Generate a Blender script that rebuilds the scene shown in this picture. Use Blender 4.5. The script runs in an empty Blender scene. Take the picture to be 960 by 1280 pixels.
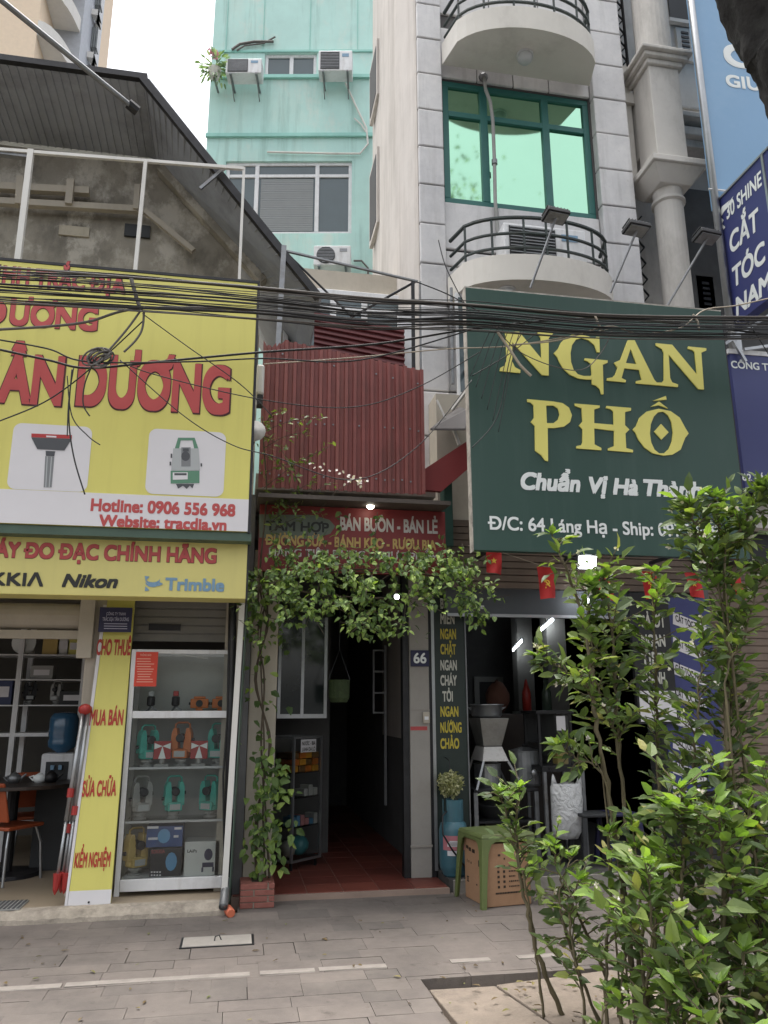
import bpy, bmesh, math, random
from mathutils import Vector, Matrix
from mathutils.geometry import tessellate_polygon
random.seed(11)
R = math.radians
scene = bpy.context.scene
COL = scene.collection

# ------------------------------------------------------------------ camera
FPX, CAMH = 980.0, 1.5
PITCH, YAW, ROLL = R(14.1), R(10.4), R(.18)
cd = bpy.data.cameras.new('camera'); cam = bpy.data.objects.new('camera', cd); COL.objects.link(cam)
scene.camera = cam
fw = Vector((math.sin(YAW)*math.cos(PITCH), math.cos(YAW)*math.cos(PITCH), math.sin(PITCH)))
r0 = Vector((math.cos(YAW), -math.sin(YAW), 0)); u0 = r0.cross(fw)
rt = r0*math.cos(ROLL) - u0*math.sin(ROLL); up = r0*math.sin(ROLL) + u0*math.cos(ROLL)
M = Matrix((rt, up, -fw)).transposed().to_4x4(); M.translation = (0, 0, CAMH)
cam.matrix_world = M
cd.sensor_fit = 'VERTICAL'; cd.sensor_height = 36; cd.lens = 36*FPX/1280
cd.clip_start = .05; cd.clip_end = 2000
scene.render.resolution_x = 768; scene.render.resolution_y = 1024

# ------------------------------------------------------------------ sky, sun, exposure
SUN = Vector((-.12, .10, .98)).normalized()
w = bpy.data.worlds.new("World"); scene.world = w; w.use_nodes = True
nt = w.node_tree; bg = nt.nodes['Background']
sky = nt.nodes.new('ShaderNodeTexSky'); sky.sky_type = 'NISHITA'; sky.sun_disc = False
sky.sun_elevation = math.asin(SUN.z); sky.sun_rotation = math.atan2(SUN.x, SUN.y)
sky.air_density = 1.0; sky.dust_density = 6.0; sky.ozone_density = 1.0
hs = nt.nodes.new('ShaderNodeHueSaturation'); hs.inputs['Saturation'].default_value = .22
nt.links.new(sky.outputs[0], hs.inputs['Color']); nt.links.new(hs.outputs[0], bg.inputs[0])
bg.inputs[1].default_value = .10
sd = bpy.data.lights.new('sun', 'SUN'); sd.energy = .8; sd.angle = R(40); sd.color = (1, .95, .88)
so = bpy.data.objects.new('sun', sd); COL.objects.link(so)
so.rotation_euler = SUN.to_track_quat('Z', 'Y').to_euler(); so.location = SUN*60
scene.view_settings.view_transform = 'Standard'; scene.view_settings.look = 'None'
scene.view_settings.gamma = 1; scene.view_settings.use_curve_mapping = False
scene.view_settings.exposure = 1.92

# ------------------------------------------------------------------ photo geometry helpers
C0 = Vector((0, 0, CAMH))
def ray(px, py): return rt*((px-480)/FPX) + up*((640-py)/FPX) + fw
def P(px, py, Y):
    d = ray(px, py); return C0 + d*(Y/d.y)
def PZ(px, py, z=0.):
    d = ray(px, py); return C0 + d*((z-CAMH)/d.z)
class Frame:
    """a local plane: a runs along it, c up it, b into it (away from the viewer)"""
    def __init__(s, o, ux, uz):
        s.o = Vector(o); s.ux = Vector(ux).normalized(); s.uz = Vector(uz).normalized()
        s.uy = s.uz.cross(s.ux)
    def w(s, a, b, c): return s.o + s.ux*a + s.uy*b + s.uz*c
    def px(s, x, y, b=0.):
        d = ray(x, y); o = s.o + s.uy*b
        q = C0 + d*((o-C0).dot(s.uy)/d.dot(s.uy)) - o
        return q.dot(s.ux), q.dot(s.uz)
WF = Frame((0,0,0), (1,0,0), (0,0,1))
def FY(Y): return Frame((0,Y,0), (1,0,0), (0,0,1))

# ------------------------------------------------------------------ materials
def lin(c):
    return tuple(((v/255)/12.92 if v/255 <= .04045 else ((v/255+.055)/1.055)**2.4) for v in c)
def mat(name, col, rough=.6, metal=0., var=.12, vs=4., bump=0., bs=40., dirt=None, ds=1.5, damt=.5, streak=0., spec=.5, emit=None, es=0., trans=0.):
    """col / dirt in sRGB 0-255 albedo; var = mottling of the surface's own colour, streak = vertical run marks"""
    m = bpy.data.materials.new(name); m.use_nodes = True; n = m.node_tree; b = n.nodes['Principled BSDF']
    L = n.links.new; N = n.nodes.new
    c = lin(col); b.inputs['Roughness'].default_value = rough; b.inputs['Metallic'].default_value = metal
    b.inputs['Specular IOR Level'].default_value = spec
    tc = N('ShaderNodeTexCoord')
    src = None
    if var > 0:
        no = N('ShaderNodeTexNoise'); no.inputs['Scale'].default_value = vs; no.inputs['Detail'].default_value = 6; no.inputs['Roughness'].default_value = .65
        L(tc.outputs['Object'], no.inputs['Vector'])
        rp = N('ShaderNodeValToRGB'); rp.color_ramp.elements[0].position = .3; rp.color_ramp.elements[1].position = .72
        rp.color_ramp.elements[0].color = (*[x*(1-var) for x in c], 1); rp.color_ramp.elements[1].color = (*[min(1, x*(1+var)) for x in c], 1)
        L(no.outputs[0], rp.inputs[0]); src = rp.outputs[0]
    else:
        rg = N('ShaderNodeRGB'); rg.outputs[0].default_value = (*c, 1); src = rg.outputs[0]
    if dirt:
        d = lin(dirt)
        mp = N('ShaderNodeMapping'); mp.inputs['Scale'].default_value = (1, 1, 1-.88*streak)
        L(tc.outputs['Object'], mp.inputs[0])
        n2 = N('ShaderNodeTexNoise'); n2.inputs['Scale'].default_value = ds; n2.inputs['Detail'].default_value = 9; n2.inputs['Roughness'].default_value = .72
        L(mp.outputs[0], n2.inputs['Vector'])
        r2 = N('ShaderNodeValToRGB'); r2.color_ramp.elements[0].position = .5; r2.color_ramp.elements[1].position = .78
        r2.color_ramp.elements[0].color = (0,0,0,1); r2.color_ramp.elements[1].color = (damt,)*3+(1,)
        L(n2.outputs[0], r2.inputs[0])
        mx = N('ShaderNodeMixRGB'); L(r2.outputs[0], mx.inputs[0]); L(src, mx.inputs[1]); mx.inputs[2].default_value = (*d, 1)
        src = mx.outputs[0]
    L(src, b.inputs['Base Color'])
    if bump > 0:
        n3 = N('ShaderNodeTexNoise'); n3.inputs['Scale'].default_value = bs; n3.inputs['Detail'].default_value = 5
        L(tc.outputs['Object'], n3.inputs['Vector'])
        bp = N('ShaderNodeBump'); bp.inputs['Strength'].default_value = bump; bp.inputs['Distance'].default_value = .01
        L(n3.outputs[0], bp.inputs['Height']); L(bp.outputs[0], b.inputs['Normal'])
    if emit:
        b.inputs['Emission Color'].default_value = (*lin(emit), 1); b.inputs['Emission Strength'].default_value = es
    return m
def leaf_mat(name, cols, trans=.25, rough=.42):
    m = bpy.data.materials.new(name); m.use_nodes = True; n = m.node_tree; b = n.nodes['Principled BSDF']
    L = n.links.new; N = n.nodes.new
    g = N('ShaderNodeNewGeometry'); rp = N('ShaderNodeValToRGB'); e = rp.color_ramp.elements
    while len(e) < len(cols): e.new(.5)
    for i, (p, c) in enumerate(cols): e[i].position = p; e[i].color = (*lin(c), 1)
    L(g.outputs['Random Per Island'], rp.inputs[0]); L(rp.outputs[0], b.inputs['Base Color'])
    b.inputs['Roughness'].default_value = rough
    t = N('ShaderNodeBsdfTranslucent'); mx = N('ShaderNodeMixRGB'); mx.blend_type = 'MULTIPLY'; mx.inputs[0].default_value = 1
    mx.inputs[2].default_value = (1.5, 1.7, .5, 1); L(rp.outputs[0], mx.inputs[1]); L(mx.outputs[0], t.inputs[0])
    ms = N('ShaderNodeMixShader'); ms.inputs[0].default_value = trans
    L(b.outputs[0], ms.inputs[1]); L(t.outputs[0], ms.inputs[2]); L(ms.outputs[0], n.nodes['Material Output'].inputs[0])
    return m
def glass_mat(name, tint=(255,255,255), refl=.12, rough=.02):
    m = bpy.data.materials.new(name); m.use_nodes = True; n = m.node_tree
    L = n.links.new; N = n.nodes.new; n.nodes.remove(n.nodes['Principled BSDF'])
    t = N('ShaderNodeBsdfTransparent'); t.inputs[0].default_value = (*lin(tint), 1)
    g = N('ShaderNodeBsdfGlossy'); g.inputs['Roughness'].default_value = rough
    f = N('ShaderNodeFresnel'); f.inputs[0].default_value = 1.45
    a = N('ShaderNodeMath'); a.operation = 'ADD'; a.inputs[1].default_value = refl; L(f.outputs[0], a.inputs[0])
    ms = N('ShaderNodeMixShader'); L(a.outputs[0], ms.inputs[0]); L(t.outputs[0], ms.inputs[1]); L(g.outputs[0], ms.inputs[2])
    L(ms.outputs[0], n.nodes['Material Output'].inputs[0]); return m

# ------------------------------------------------------------------ mesh building
class MB:
    def __init__(s, fr=WF): s.v = []; s.f = []; s.fr = fr; s.sm = False
    def add(s, pts, faces, raw=False):
        o = len(s.v)
        s.v += [Vector(p) if raw else s.fr.w(*p) for p in pts]
        s.f += [tuple(i+o for i in f) for f in faces]; return s
    def box(s, a0, a1, b0, b1, c0, c1):
        p = [(a,b,c) for a in (a0,a1) for b in (b0,b1) for c in (c0,c1)]
        return s.add(p, [(0,1,3,2),(4,6,7,5),(0,4,5,1),(2,3,7,6),(0,2,6,4),(1,5,7,3)])
    def hexa(s, q0, q1):
        """two quads of four points (same order) joined to a solid"""
        return s.add(list(q0)+list(q1), [(3,2,1,0),(4,5,6,7),(0,1,5,4),(1,2,6,5),(2,3,7,6),(3,0,4,7)])
    def prism(s, poly, b0, b1, holes=()):
        """polygon in (a,c), extruded from b0 to b1"""
        loops = [list(poly)] + [list(h) for h in holes]
        flat = [p for l in loops for p in l]; n = len(flat)
        tri = tessellate_polygon([[Vector((p[0], p[1], 0)) for p in l] for l in loops])
        pts = [(p[0], b0, p[1]) for p in flat] + [(p[0], b1, p[1]) for p in flat]
        fs = [tuple(t) for t in tri] + [tuple(i+n for i in reversed(t)) for t in tri]
        k = 0
        for l in loops:
            m = len(l)
            for i in range(m):
                j = (i+1) % m; fs.append((k+i, k+j, k+j+n, k+i+n))
            k += m
        return s.add(pts, fs)
    def hprism(s, poly, c0, c1):
        """polygon in (a,b), extruded from height c0 to c1"""
        n = len(poly); tri = tessellate_polygon([[Vector((p[0], p[1], 0)) for p in poly]])
        pts = [(p[0], p[1], c0) for p in poly] + [(p[0], p[1], c1) for p in poly]
        fs = [tuple(t) for t in tri] + [tuple(i+n for i in reversed(t)) for t in tri]
        fs += [(i, (i+1) % n, (i+1) % n+n, i+n) for i in range(n)]
        return s.add(pts, fs)
    def flat(s, poly, b=0., holes=()):
        loops = [list(poly)] + [list(h) for h in holes]; flat = [p for l in loops for p in l]
        tri = tessellate_polygon([[Vector((p[0], p[1], 0)) for p in l] for l in loops])
        return s.add([(p[0], b, p[1]) for p in flat], [tuple(t) for t in tri])
    def tube(s, pts, r, n=6, caps=True, raw=False):
        pts = [Vector(p) if raw else s.fr.w(*p) for p in pts]; m = len(pts)
        rr = r if isinstance(r, (list, tuple)) else [r]*m
        o = len(s.v); ref = None
        for i, p in enumerate(pts):
            d = (pts[min(i+1, m-1)] - pts[max(i-1, 0)]).normalized()
            if ref is None: ref = Vector((0,0,1)) if abs(d.z) < .9 else Vector((1,0,0))
            x = ref - d*ref.dot(d)
            if x.length < 1e-4: x = d.orthogonal()
            x.normalize(); y = d.cross(x); ref = x
            for k in range(n):
                a = 2*math.pi*k/n + (math.pi/4 if n == 4 else 0)
                s.v.append(p + (x*math.cos(a) + y*math.sin(a))*rr[i])
        for i in range(m-1):
            for k in range(n):
                k2 = (k+1) % n
                s.f.append((o+i*n+k, o+i*n+k2, o+(i+1)*n+k2, o+(i+1)*n+k))
        if caps:
            s.f.append(tuple(o+k for k in reversed(range(n)))); s.f.append(tuple(o+(m-1)*n+k for k in range(n)))
        return s
    def lathe(s, prof, ctr=(0,0,0), n=20, axis='c'):
        """prof = [(radius, height)], turned about a vertical axis (or the b axis)"""
        o = len(s.v); m = len(prof)
        for (r, h) in prof:
            for k in range(n):
                t = 2*math.pi*k/n; x, y = r*math.cos(t), r*math.sin(t)
                if axis == 'c': p = (ctr[0]+x, ctr[1]+y, ctr[2]+h)
                elif axis == 'b': p = (ctr[0]+x, ctr[1]+h, ctr[2]+y)
                else: p = (ctr[0]+h, ctr[1]+x, ctr[2]+y)
                s.v.append(s.fr.w(*p))
        for i in range(m-1):
            for k in range(n):
                k2 = (k+1) % n; s.f.append((o+i*n+k, o+i*n+k2, o+(i+1)*n+k2, o+(i+1)*n+k))
        s.f.append(tuple(o+k for k in reversed(range(n)))); s.f.append(tuple(o+(m-1)*n+k for k in range(n)))
        return s
    def ball(s, ctr, r, n=12, sc=(1,1,1), jit=0.):
        prof = []; o = len(s.v); m = n//2
        for i in range(m+1):
            t = math.pi*i/m
            for k in range(n):
                a = 2*math.pi*k/n; q = 1+random.uniform(-jit, jit)
                s.v.append(s.fr.w(ctr[0]+r*sc[0]*q*math.sin(t)*math.cos(a), ctr[1]+r*sc[1]*q*math.sin(t)*math.sin(a), ctr[2]-r*sc[2]*q*math.cos(t)))
        for i in range(m):
            for k in range(n):
                k2 = (k+1) % n; s.f.append((o+i*n+k, o+i*n+k2, o+(i+1)*n+k2, o+(i+1)*n+k))
        return s
    def leaf(s, b, d, nrm, L, W, fold=.25, droop=.15):
        d = d.normalized(); x = d.cross(nrm)
        if x.length < 1e-3: x = d.orthogonal()
        x.normalize(); nn = x.cross(d)
        m = lambda t, k, h: b + d*(L*t) + x*(W*.5*k) + nn*(h - droop*L*t*t)
        o = len(s.v); fl = fold*W*.5
        s.v += [m(0,0,0), m(.38,0,0), m(.74,0,0), m(1,0,0), m(.3,1,fl), m(.7,.72,fl*.8), m(.3,-1,fl), m(.7,-.72,fl*.8)]
        s.f += [(o,o+1,o+4),(o+1,o+2,o+5,o+4),(o+2,o+3,o+5),(o,o+6,o+1),(o+1,o+6,o+7,o+2),(o+2,o+7,o+3)]
        return s
    def build(s, name, m, parent=None, bevel=0., smooth=False, label=None, loc=None):
        """ONE mesh object; points are world points, kept relative to the thing's base"""
        base = Vector(loc) if loc is not None else (world_loc(parent) if parent else None)
        if base is None:
            xs = [p.x for p in s.v]; ys = [p.y for p in s.v]; zs = [p.z for p in s.v]
            base = Vector(((min(xs)+max(xs))/2, (min(ys)+max(ys))/2, min(zs)))
        me = bpy.data.meshes.new(name); me.from_pydata([p-base for p in s.v], [], s.f)
        bm = bmesh.new(); bm.from_mesh(me); bmesh.ops.recalc_face_normals(bm, faces=bm.faces); bm.to_mesh(me); bm.free()
        me.materials.append(m)
        if smooth: me.polygons.foreach_set('use_smooth', [True]*len(me.polygons))
        o = bpy.data.objects.new(name, me); COL.objects.link(o)
        if parent: o.parent = parent; o.location = base - world_loc(parent)
        else: o.location = base
        if bevel:
            bv = o.modifiers.new('edge', 'BEVEL'); bv.width = bevel; bv.segments = 2; bv.limit_method = 'ANGLE'; bv.angle_limit = R(40)
        if label: o['label'] = label
        return o
def world_loc(o):
    l = Vector((0,0,0))
    while o: l = l + Vector(o.location); o = o.parent
    return l
def tag(o, label, cat, group=None):
    o['label'] = label; o['category'] = cat
    if group: o['group'] = group
    return o
def thing(name, label, cat, loc=(0,0,0), group=None):
    o = bpy.data.objects.new(name, None); COL.objects.link(o); o.location = loc; o.empty_display_size = .1
    return tag(o, label, cat, group)
def structure(o): o['kind'] = 'structure'; return o
def dup(root, loc, rotz=0., label=None, scale=None):
    r = root.copy(); COL.objects.link(r); r.location = loc; r.rotation_euler = (0, 0, rotz)
    if scale: r.scale = scale
    if label: r['label'] = label
    for ch in list(root.children):
        c = ch.copy(); COL.objects.link(c); c.parent = r
        for g in list(ch.children):
            d = g.copy(); COL.objects.link(d); d.parent = c
    return r
def recolour(root, names, m):
    for ch in root.children:
        if ch.name.split('.')[0] in names:
            ch.data = ch.data.copy(); ch.data.materials[0] = m

# ------------------------------------------------------------------ lettering
_G = {}
def glyphs(t, shear=0., spacing=1.):
    k = (t, shear, spacing)
    if k in _G: return _G[k]
    sw = {'Đ':'D','Ơ':'O','Ớ':'Ó','Ờ':'Ò','Ợ':'Ọ','Ở':'Ỏ'}
    if any(ch in sw for ch in t):                         # letters with a bar or a horn are put together here
        pl = ''.join(sw.get(ch, ch) for ch in t); v, f, isl = [list(q) for q in glyphs(pl, 0, spacing)]
        for i, ch in enumerate(t):
            if ch in sw:
                base = 'D' if ch == 'Đ' else 'O'; g = glyphs(base)[0]; wd = max(p[0] for p in g)-min(p[0] for p in g)
                x = max(p[0] for p in glyphs(pl[:i]+base, 0, spacing)[0])-wd; H_ = max(p[1] for p in glyphs('H')[0])
                q = [(-.16,.44),(.46,.44),(.46,.56),(-.16,.56)] if base == 'D' else [(.78,.86),(1.0,.97),(1.1,1.16),(.98,1.17),(.93,1.06),(.72,.98)]
                o = len(v); v += [(x+a*wd, b*H_) for a, b in q]; f.append(tuple(range(o, o+len(q)))); isl += [max(isl)+1]*len(q)
        _G[k] = ([(p[0]+p[1]*shear, p[1]) for p in v], f, isl); return _G[k]
    c = bpy.data.curves.new('lettering', 'FONT'); c.body = t; c.shear = shear; c.space_character = spacing
    o = bpy.data.objects.new('lettering', c); COL.objects.link(o)
    me = bpy.data.meshes.new_from_object(o.evaluated_get(bpy.context.evaluated_depsgraph_get()))
    v = [(p.co.x, p.co.y) for p in me.vertices]; f = [tuple(p.vertices) for p in me.polygons]
    bpy.data.objects.remove(o); bpy.data.curves.remove(c); bpy.data.meshes.remove(me)
    par = list(range(len(v)))                            # islands, so overlapping pieces never share a plane
    def find(i):
        while par[i] != i: par[i] = par[par[i]]; i = par[i]
        return i
    for q in f:
        for i in q[1:]: par[find(i)] = find(q[0])
    ids = {}; isl = [ids.setdefault(find(i), len(ids)) for i in range(len(v))]
    _G[k] = (v, f, isl); return _G[k]
CAP = max(y for x, y in glyphs('H')[0])
def write(fr, t, a0, a1, c0, cap, n=.004, bold=.0, shear=0., spacing=1.):
    v, f, isl = glyphs(t, shear, spacing); x0 = min(p[0] for p in v); x1 = max(p[0] for p in v)
    bold *= .62; bw = bold*cap; sx = (a1-a0)/(x1-x0); sy = cap/CAP; bx = bw*max(.3, min(1., sx/sy))
    sx = (a1-a0-2*bx)/(x1-x0); sy = (cap-2*bw)/CAP
    mb = MB(fr); shifts = [(0,0)] if bold <= 0 else [(-bx,-bw),(bx,-bw),(-bx,bw),(bx,bw),(0,0)]
    if bold > .06: shifts += [(-bx,0),(bx,0),(0,-bw),(0,bw)]
    for k, (dx, dy) in enumerate(shifts):
        mb.add([(a0+bx+(p[0]-x0)*sx+dx, -(n+k*.00025+(isl[i] % 5)*.00004), c0+bw+p[1]*sy+dy) for i, p in enumerate(v)], f)
    return mb
def letters(parent, fr, t, L, Rt, caph, m, bold=.05, n=.004, shear=0., spacing=1., name='lettering', outline=None, grow=.0):
    """L, Rt: photo points of the baseline's two ends on the sign's plane; caph: cap height in photo pixels"""
    a0, c0 = fr.px(*L); a1, c1 = fr.px(*Rt); cap = fr.px(L[0], L[1]-caph)[1] - c0
    if outline:
        g = grow*cap
        write(fr, t, a0-g, a1+g*1.6, c0-g*1.6, cap+2*g, n*.5, bold+grow, shear, spacing).build('letter_outline', outline, parent)
    return write(fr, t, a0, a1, c0, cap, n, bold, shear, spacing).build(name, m, parent)

# ------------------------------------------------------------------ palette
m_paver = leaf_mat('paver', [(0,(104,98,94)),(.15,(112,105,100)),(.8,(117,109,104)),(1,(123,115,109))], trans=0, rough=.85)
def roughen(m, sc=9., amt=.35, bsc=120., bstr=.35):
    """stains and grain over a per-piece colour"""
    n = m.node_tree; b = n.nodes['Principled BSDF']; L = n.links.new; N = n.nodes.new
    src = b.inputs['Base Color'].links[0].from_socket; tc = N('ShaderNodeTexCoord')
    a = N('ShaderNodeTexNoise'); a.inputs['Scale'].default_value = sc*.16; a.inputs['Detail'].default_value = 10; a.inputs['Roughness'].default_value = .75
    L(tc.outputs['Object'], a.inputs['Vector'])
    r = N('ShaderNodeValToRGB'); r.color_ramp.elements[0].position = .36; r.color_ramp.elements[1].position = .66
    r.color_ramp.elements[0].color = (1-amt, 1-amt, 1-amt, 1); r.color_ramp.elements[1].color = (1.08, 1.07, 1.05, 1)
    L(a.outputs[0], r.inputs[0]); x = N('ShaderNodeMixRGB'); x.blend_type = 'MULTIPLY'; x.inputs[0].default_value = 1
    L(src, x.inputs[1]); L(r.outputs[0], x.inputs[2])
    a2 = N('ShaderNodeTexNoise'); a2.inputs['Scale'].default_value = sc*.9; a2.inputs['Detail'].default_value = 8; a2.inputs['Roughness'].default_value = .7; L(tc.outputs['Object'], a2.inputs['Vector'])
    r2 = N('ShaderNodeValToRGB'); r2.color_ramp.elements[0].position = .6; r2.color_ramp.elements[1].position = .74; r2.color_ramp.elements[0].color = (1,1,1,1); r2.color_ramp.elements[1].color = (1-amt*1.3, 1-amt*1.35, 1-amt*1.4, 1)
    L(a2.outputs[0], r2.inputs[0]); x2 = N('ShaderNodeMixRGB'); x2.blend_type = 'MULTIPLY'; x2.inputs[0].default_value = 1; L(x.outputs[0], x2.inputs[1]); L(r2.outputs[0], x2.inputs[2]); L(x2.outputs[0], b.inputs['Base Color'])
    g = N('ShaderNodeTexNoise'); g.inputs['Scale'].default_value = bsc; g.inputs['Detail'].default_value = 4; L(tc.outputs['Object'], g.inputs['Vector'])
    bp = N('ShaderNodeBump'); bp.inputs['Strength'].default_value = bstr; bp.inputs['Distance'].default_value = .004
    L(g.outputs[0], bp.inputs['Height']); L(bp.outputs[0], b.inputs['Normal'])
roughen(m_paver)
m_asph = mat('asphalt', (62,62,63), .9, var=.2, vs=3, bump=.4, bs=200)
m_joint = mat('joint_dirt', (112,104,97), .95, var=.3, vs=30)
m_conc = mat('concrete', (150,145,138), .85, var=.15, vs=3, bump=.3, bs=80, dirt=(96,90,84), ds=2.5, damt=.5)
m_slab = mat('slab_concrete', (134,122,110), .85, var=.22, vs=3, bump=.5, bs=70, dirt=(84,76,70), ds=3.5, damt=.8)
m_mortar = mat('mortar', (158,149,136), .95, var=.3, vs=9, bump=1., bs=28, dirt=(96,88,80), ds=5, damt=.85)
m_whiteline = mat('pale_paver', (143,136,129), .85, var=.15, vs=9, dirt=(116,109,104), ds=6, damt=1.)
m_floorL = mat('shop_floor', (150,136,116), .6, var=.15, vs=2, dirt=(104,92,80), ds=2, damt=.5)
m_redtile = leaf_mat('red_tile', [(0,(108,56,47)),(.5,(120,62,52)),(1,(130,72,60))], trans=0, rough=.5); roughen(m_redtile, 9, .3, 60, .1)
m_grout = mat('grout', (150,130,118), .9)
m_grime = mat('grey_render', (150,144,132), .9, var=.18, vs=2.5, bump=.4, bs=30, dirt=(48,45,40), ds=1.6, damt=.85, streak=.5)
m_render2 = mat('old_cream_render', (180,172,154), .9, var=.15, vs=2, bump=.3, bs=30, dirt=(66,62,54), ds=1.4, damt=.8, streak=.7)
m_beige = mat('beige_render', (192,186,180), .85, var=.08, vs=1.6, bump=.15, bs=20, dirt=(118,110,100), ds=1.5, damt=.55, streak=.9)
m_mint = mat('mint_paint', (180,217,209), .75, var=.08, vs=1.2, bump=.1, bs=15, dirt=(196,216,206), ds=1.3, damt=.8, streak=.75)
m_mintd = mat('mint_trim', (148,200,190), .75, var=.08)
m_tile = leaf_mat('cladding_tile', [(0,(196,195,196)),(.5,(206,205,206)),(1,(213,212,212))], trans=0, rough=.4); roughen(m_tile, 14, .16, 40, .05)
m_joint2 = mat('dark_joint', (92,90,90), .9)
m_whitep = mat('white_paint', (214,212,206), .6, var=.05, vs=3, dirt=(150,145,136), ds=2.2, damt=.55, streak=.8)
m_whitem = mat('white_metal', (220,221,222), .4, var=.05, vs=8, dirt=(150,146,140), ds=5, damt=.35)
m_alu = mat('aluminium', (168,170,172), .38, metal=.85, var=.08, vs=12)
m_steel = mat('grey_steel', (134,136,138), .45, metal=.7, var=.2, vs=9, dirt=(96,72,54), ds=5, damt=.5)
m_darksteel = mat('dark_steel', (52,52,54), .5, metal=.6, var=.25, vs=10)
m_black = mat('black_plastic', (20,20,22), .5, var=.15, vs=10)
m_dark = mat('dark_paint', (40,42,44), .6, var=.15, vs=5)
m_teal = mat('teal_window_frame', (44,104,98), .45, var=.08)
m_rail = mat('dark_green_rail', (38,50,48), .5, var=.2, vs=8, dirt=(86,76,66), ds=6, damt=.4)
m_mirror = mat('green_reflecting_glass', (172,220,190), .06, metal=1, var=.03, vs=.8)
m_wglass = mat('dim_window_glass', (74,88,92), .12, var=.1, vs=1, spec=.8)
m_blind = mat('closed_blind', (136,140,140), .35, var=.05)
m_glass = glass_mat('clear_glass', (250,252,251), .0)
m_rust = mat('red_sheet', (126,68,64), .6, var=.16, vs=2.5, bump=.15, bs=14, dirt=(84,52,44), ds=3, damt=.8, streak=.85)
m_rust2 = mat('maroon_sheet', (104,50,52), .5, var=.15, vs=4, dirt=(66,40,38), ds=3, damt=.5)
m_roof = mat('dark_roof_sheet', (150,154,160), .7, var=.2, vs=1.5, dirt=(84,84,84), ds=2, damt=.6)
m_yellow = mat('yellow_sign', (210,203,108), .5, var=.03, vs=.8, dirt=(196,188,92), ds=1.2, damt=.35, streak=.6)
m_yellow2 = mat('pale_yellow_sign', (210,200,122), .5, var=.04, vs=1, dirt=(196,188,120), ds=1.5, damt=.35, streak=.5)
m_signwhite = mat('white_sign_vinyl', (212,210,212), .5, var=.02)
m_red = mat('red_lettering', (180,72,70), .5, var=.04)
m_red2 = mat('signal_red', (158,44,40), .5, var=.08)
m_outl = mat('dark_outline', (70,26,26), .6, var=0)
m_blackv = mat('black_vinyl', (34,34,30), .5, var=0)
m_bluev = mat('pale_blue_vinyl', (116,150,176), .5, var=0)
m_green = mat('dark_green_sign', (40,70,61), .45, var=.05, vs=1.2, dirt=(58,82,74), ds=1.5, damt=.35, streak=.5)
m_gold = mat('yellow_vinyl', (222,214,116), .5, var=.03)
m_whitev = mat('white_vinyl', (226,230,228), .5, var=0)
m_navy = mat('navy_sign', (52,58,110), .45, var=.05, vs=1)
m_navyd = mat('navy_plaque', (36,36,70), .5, var=.08)
m_skyblue = mat('sky_blue_sign', (122,160,194), .3, var=.06, vs=.6, dirt=(150,180,204), ds=.8, damt=.5)
m_redsign = mat('dull_red_sign', (128,46,46), .55, var=.08, vs=2, dirt=(106,36,36), ds=2.2, damt=.5)
m_slat = mat('brown_shutter', (122,106,92), .6, var=.12, vs=4, dirt=(72,62,54), ds=2, damt=.5, streak=.5)
m_slatg = mat('grey_shutter', (120,118,112), .55, var=.12, vs=4, dirt=(66,62,56), ds=2, damt=.5)
m_wallin = mat('interior_wall', (98,97,93), .85, var=.1)
m_wallindk = mat('dim_interior_wall', (96,96,96), .9, var=.15)
m_wood = mat('dark_wood', (52,42,36), .5, var=.2, vs=6)
m_cream = mat('cream_wall', (176,168,154), .85, var=.08, vs=3, dirt=(120,112,102), ds=2, damt=.4, streak=.6)
m_orange = mat('orange_plastic', (156,76,44), .45, var=.08)
m_orange2 = mat('survey_orange', (190,106,48), .5, var=.1)
m_tealp = mat('survey_teal', (62,166,150), .45, var=.08)
m_greyp = mat('survey_grey', (150,150,146), .5, var=.1)
m_tan = mat('survey_tan', (190,164,96), .5, var=.1)
m_bark = mat('bark', (40,39,38), .95, var=.45, vs=9, bump=1., bs=22, dirt=(70,74,68), ds=7, damt=.5)
m_stem = mat('green_brown_stem', (92,84,62), .8, var=.25, vs=15)
m_vstem = mat('vine_stem', (84,74,62), .9, var=.3, vs=15)
m_brick = mat('planter_brick', (140,86,76), .85, var=.18, vs=12, bump=.4, bs=60, dirt=(110,96,88), ds=6, damt=.5)
m_soil = mat('soil', (52,42,34), .95, var=.3, vs=30)
m_lamp = mat('lit_tube', (240,246,255), .4, var=0, emit=(240,248,255), es=18)
m_lamp2 = mat('lit_lamp_face', (250,250,255), .4, var=0, emit=(250,250,255), es=8)
m_lampw = mat('lit_bulb', (255,246,226), .4, var=0, emit=(255,246,226), es=4)
m_frost = mat('frosted_lamp_cover', (190,192,192), .4, var=.03)
m_cable = mat('cable_sheath', (30,30,31), .6, var=.2)
m_cablep = mat('pale_cable', (170,158,140), .6, var=.15)
m_cableg = mat('grey_cable', (96,92,88), .6, var=.2)

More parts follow.
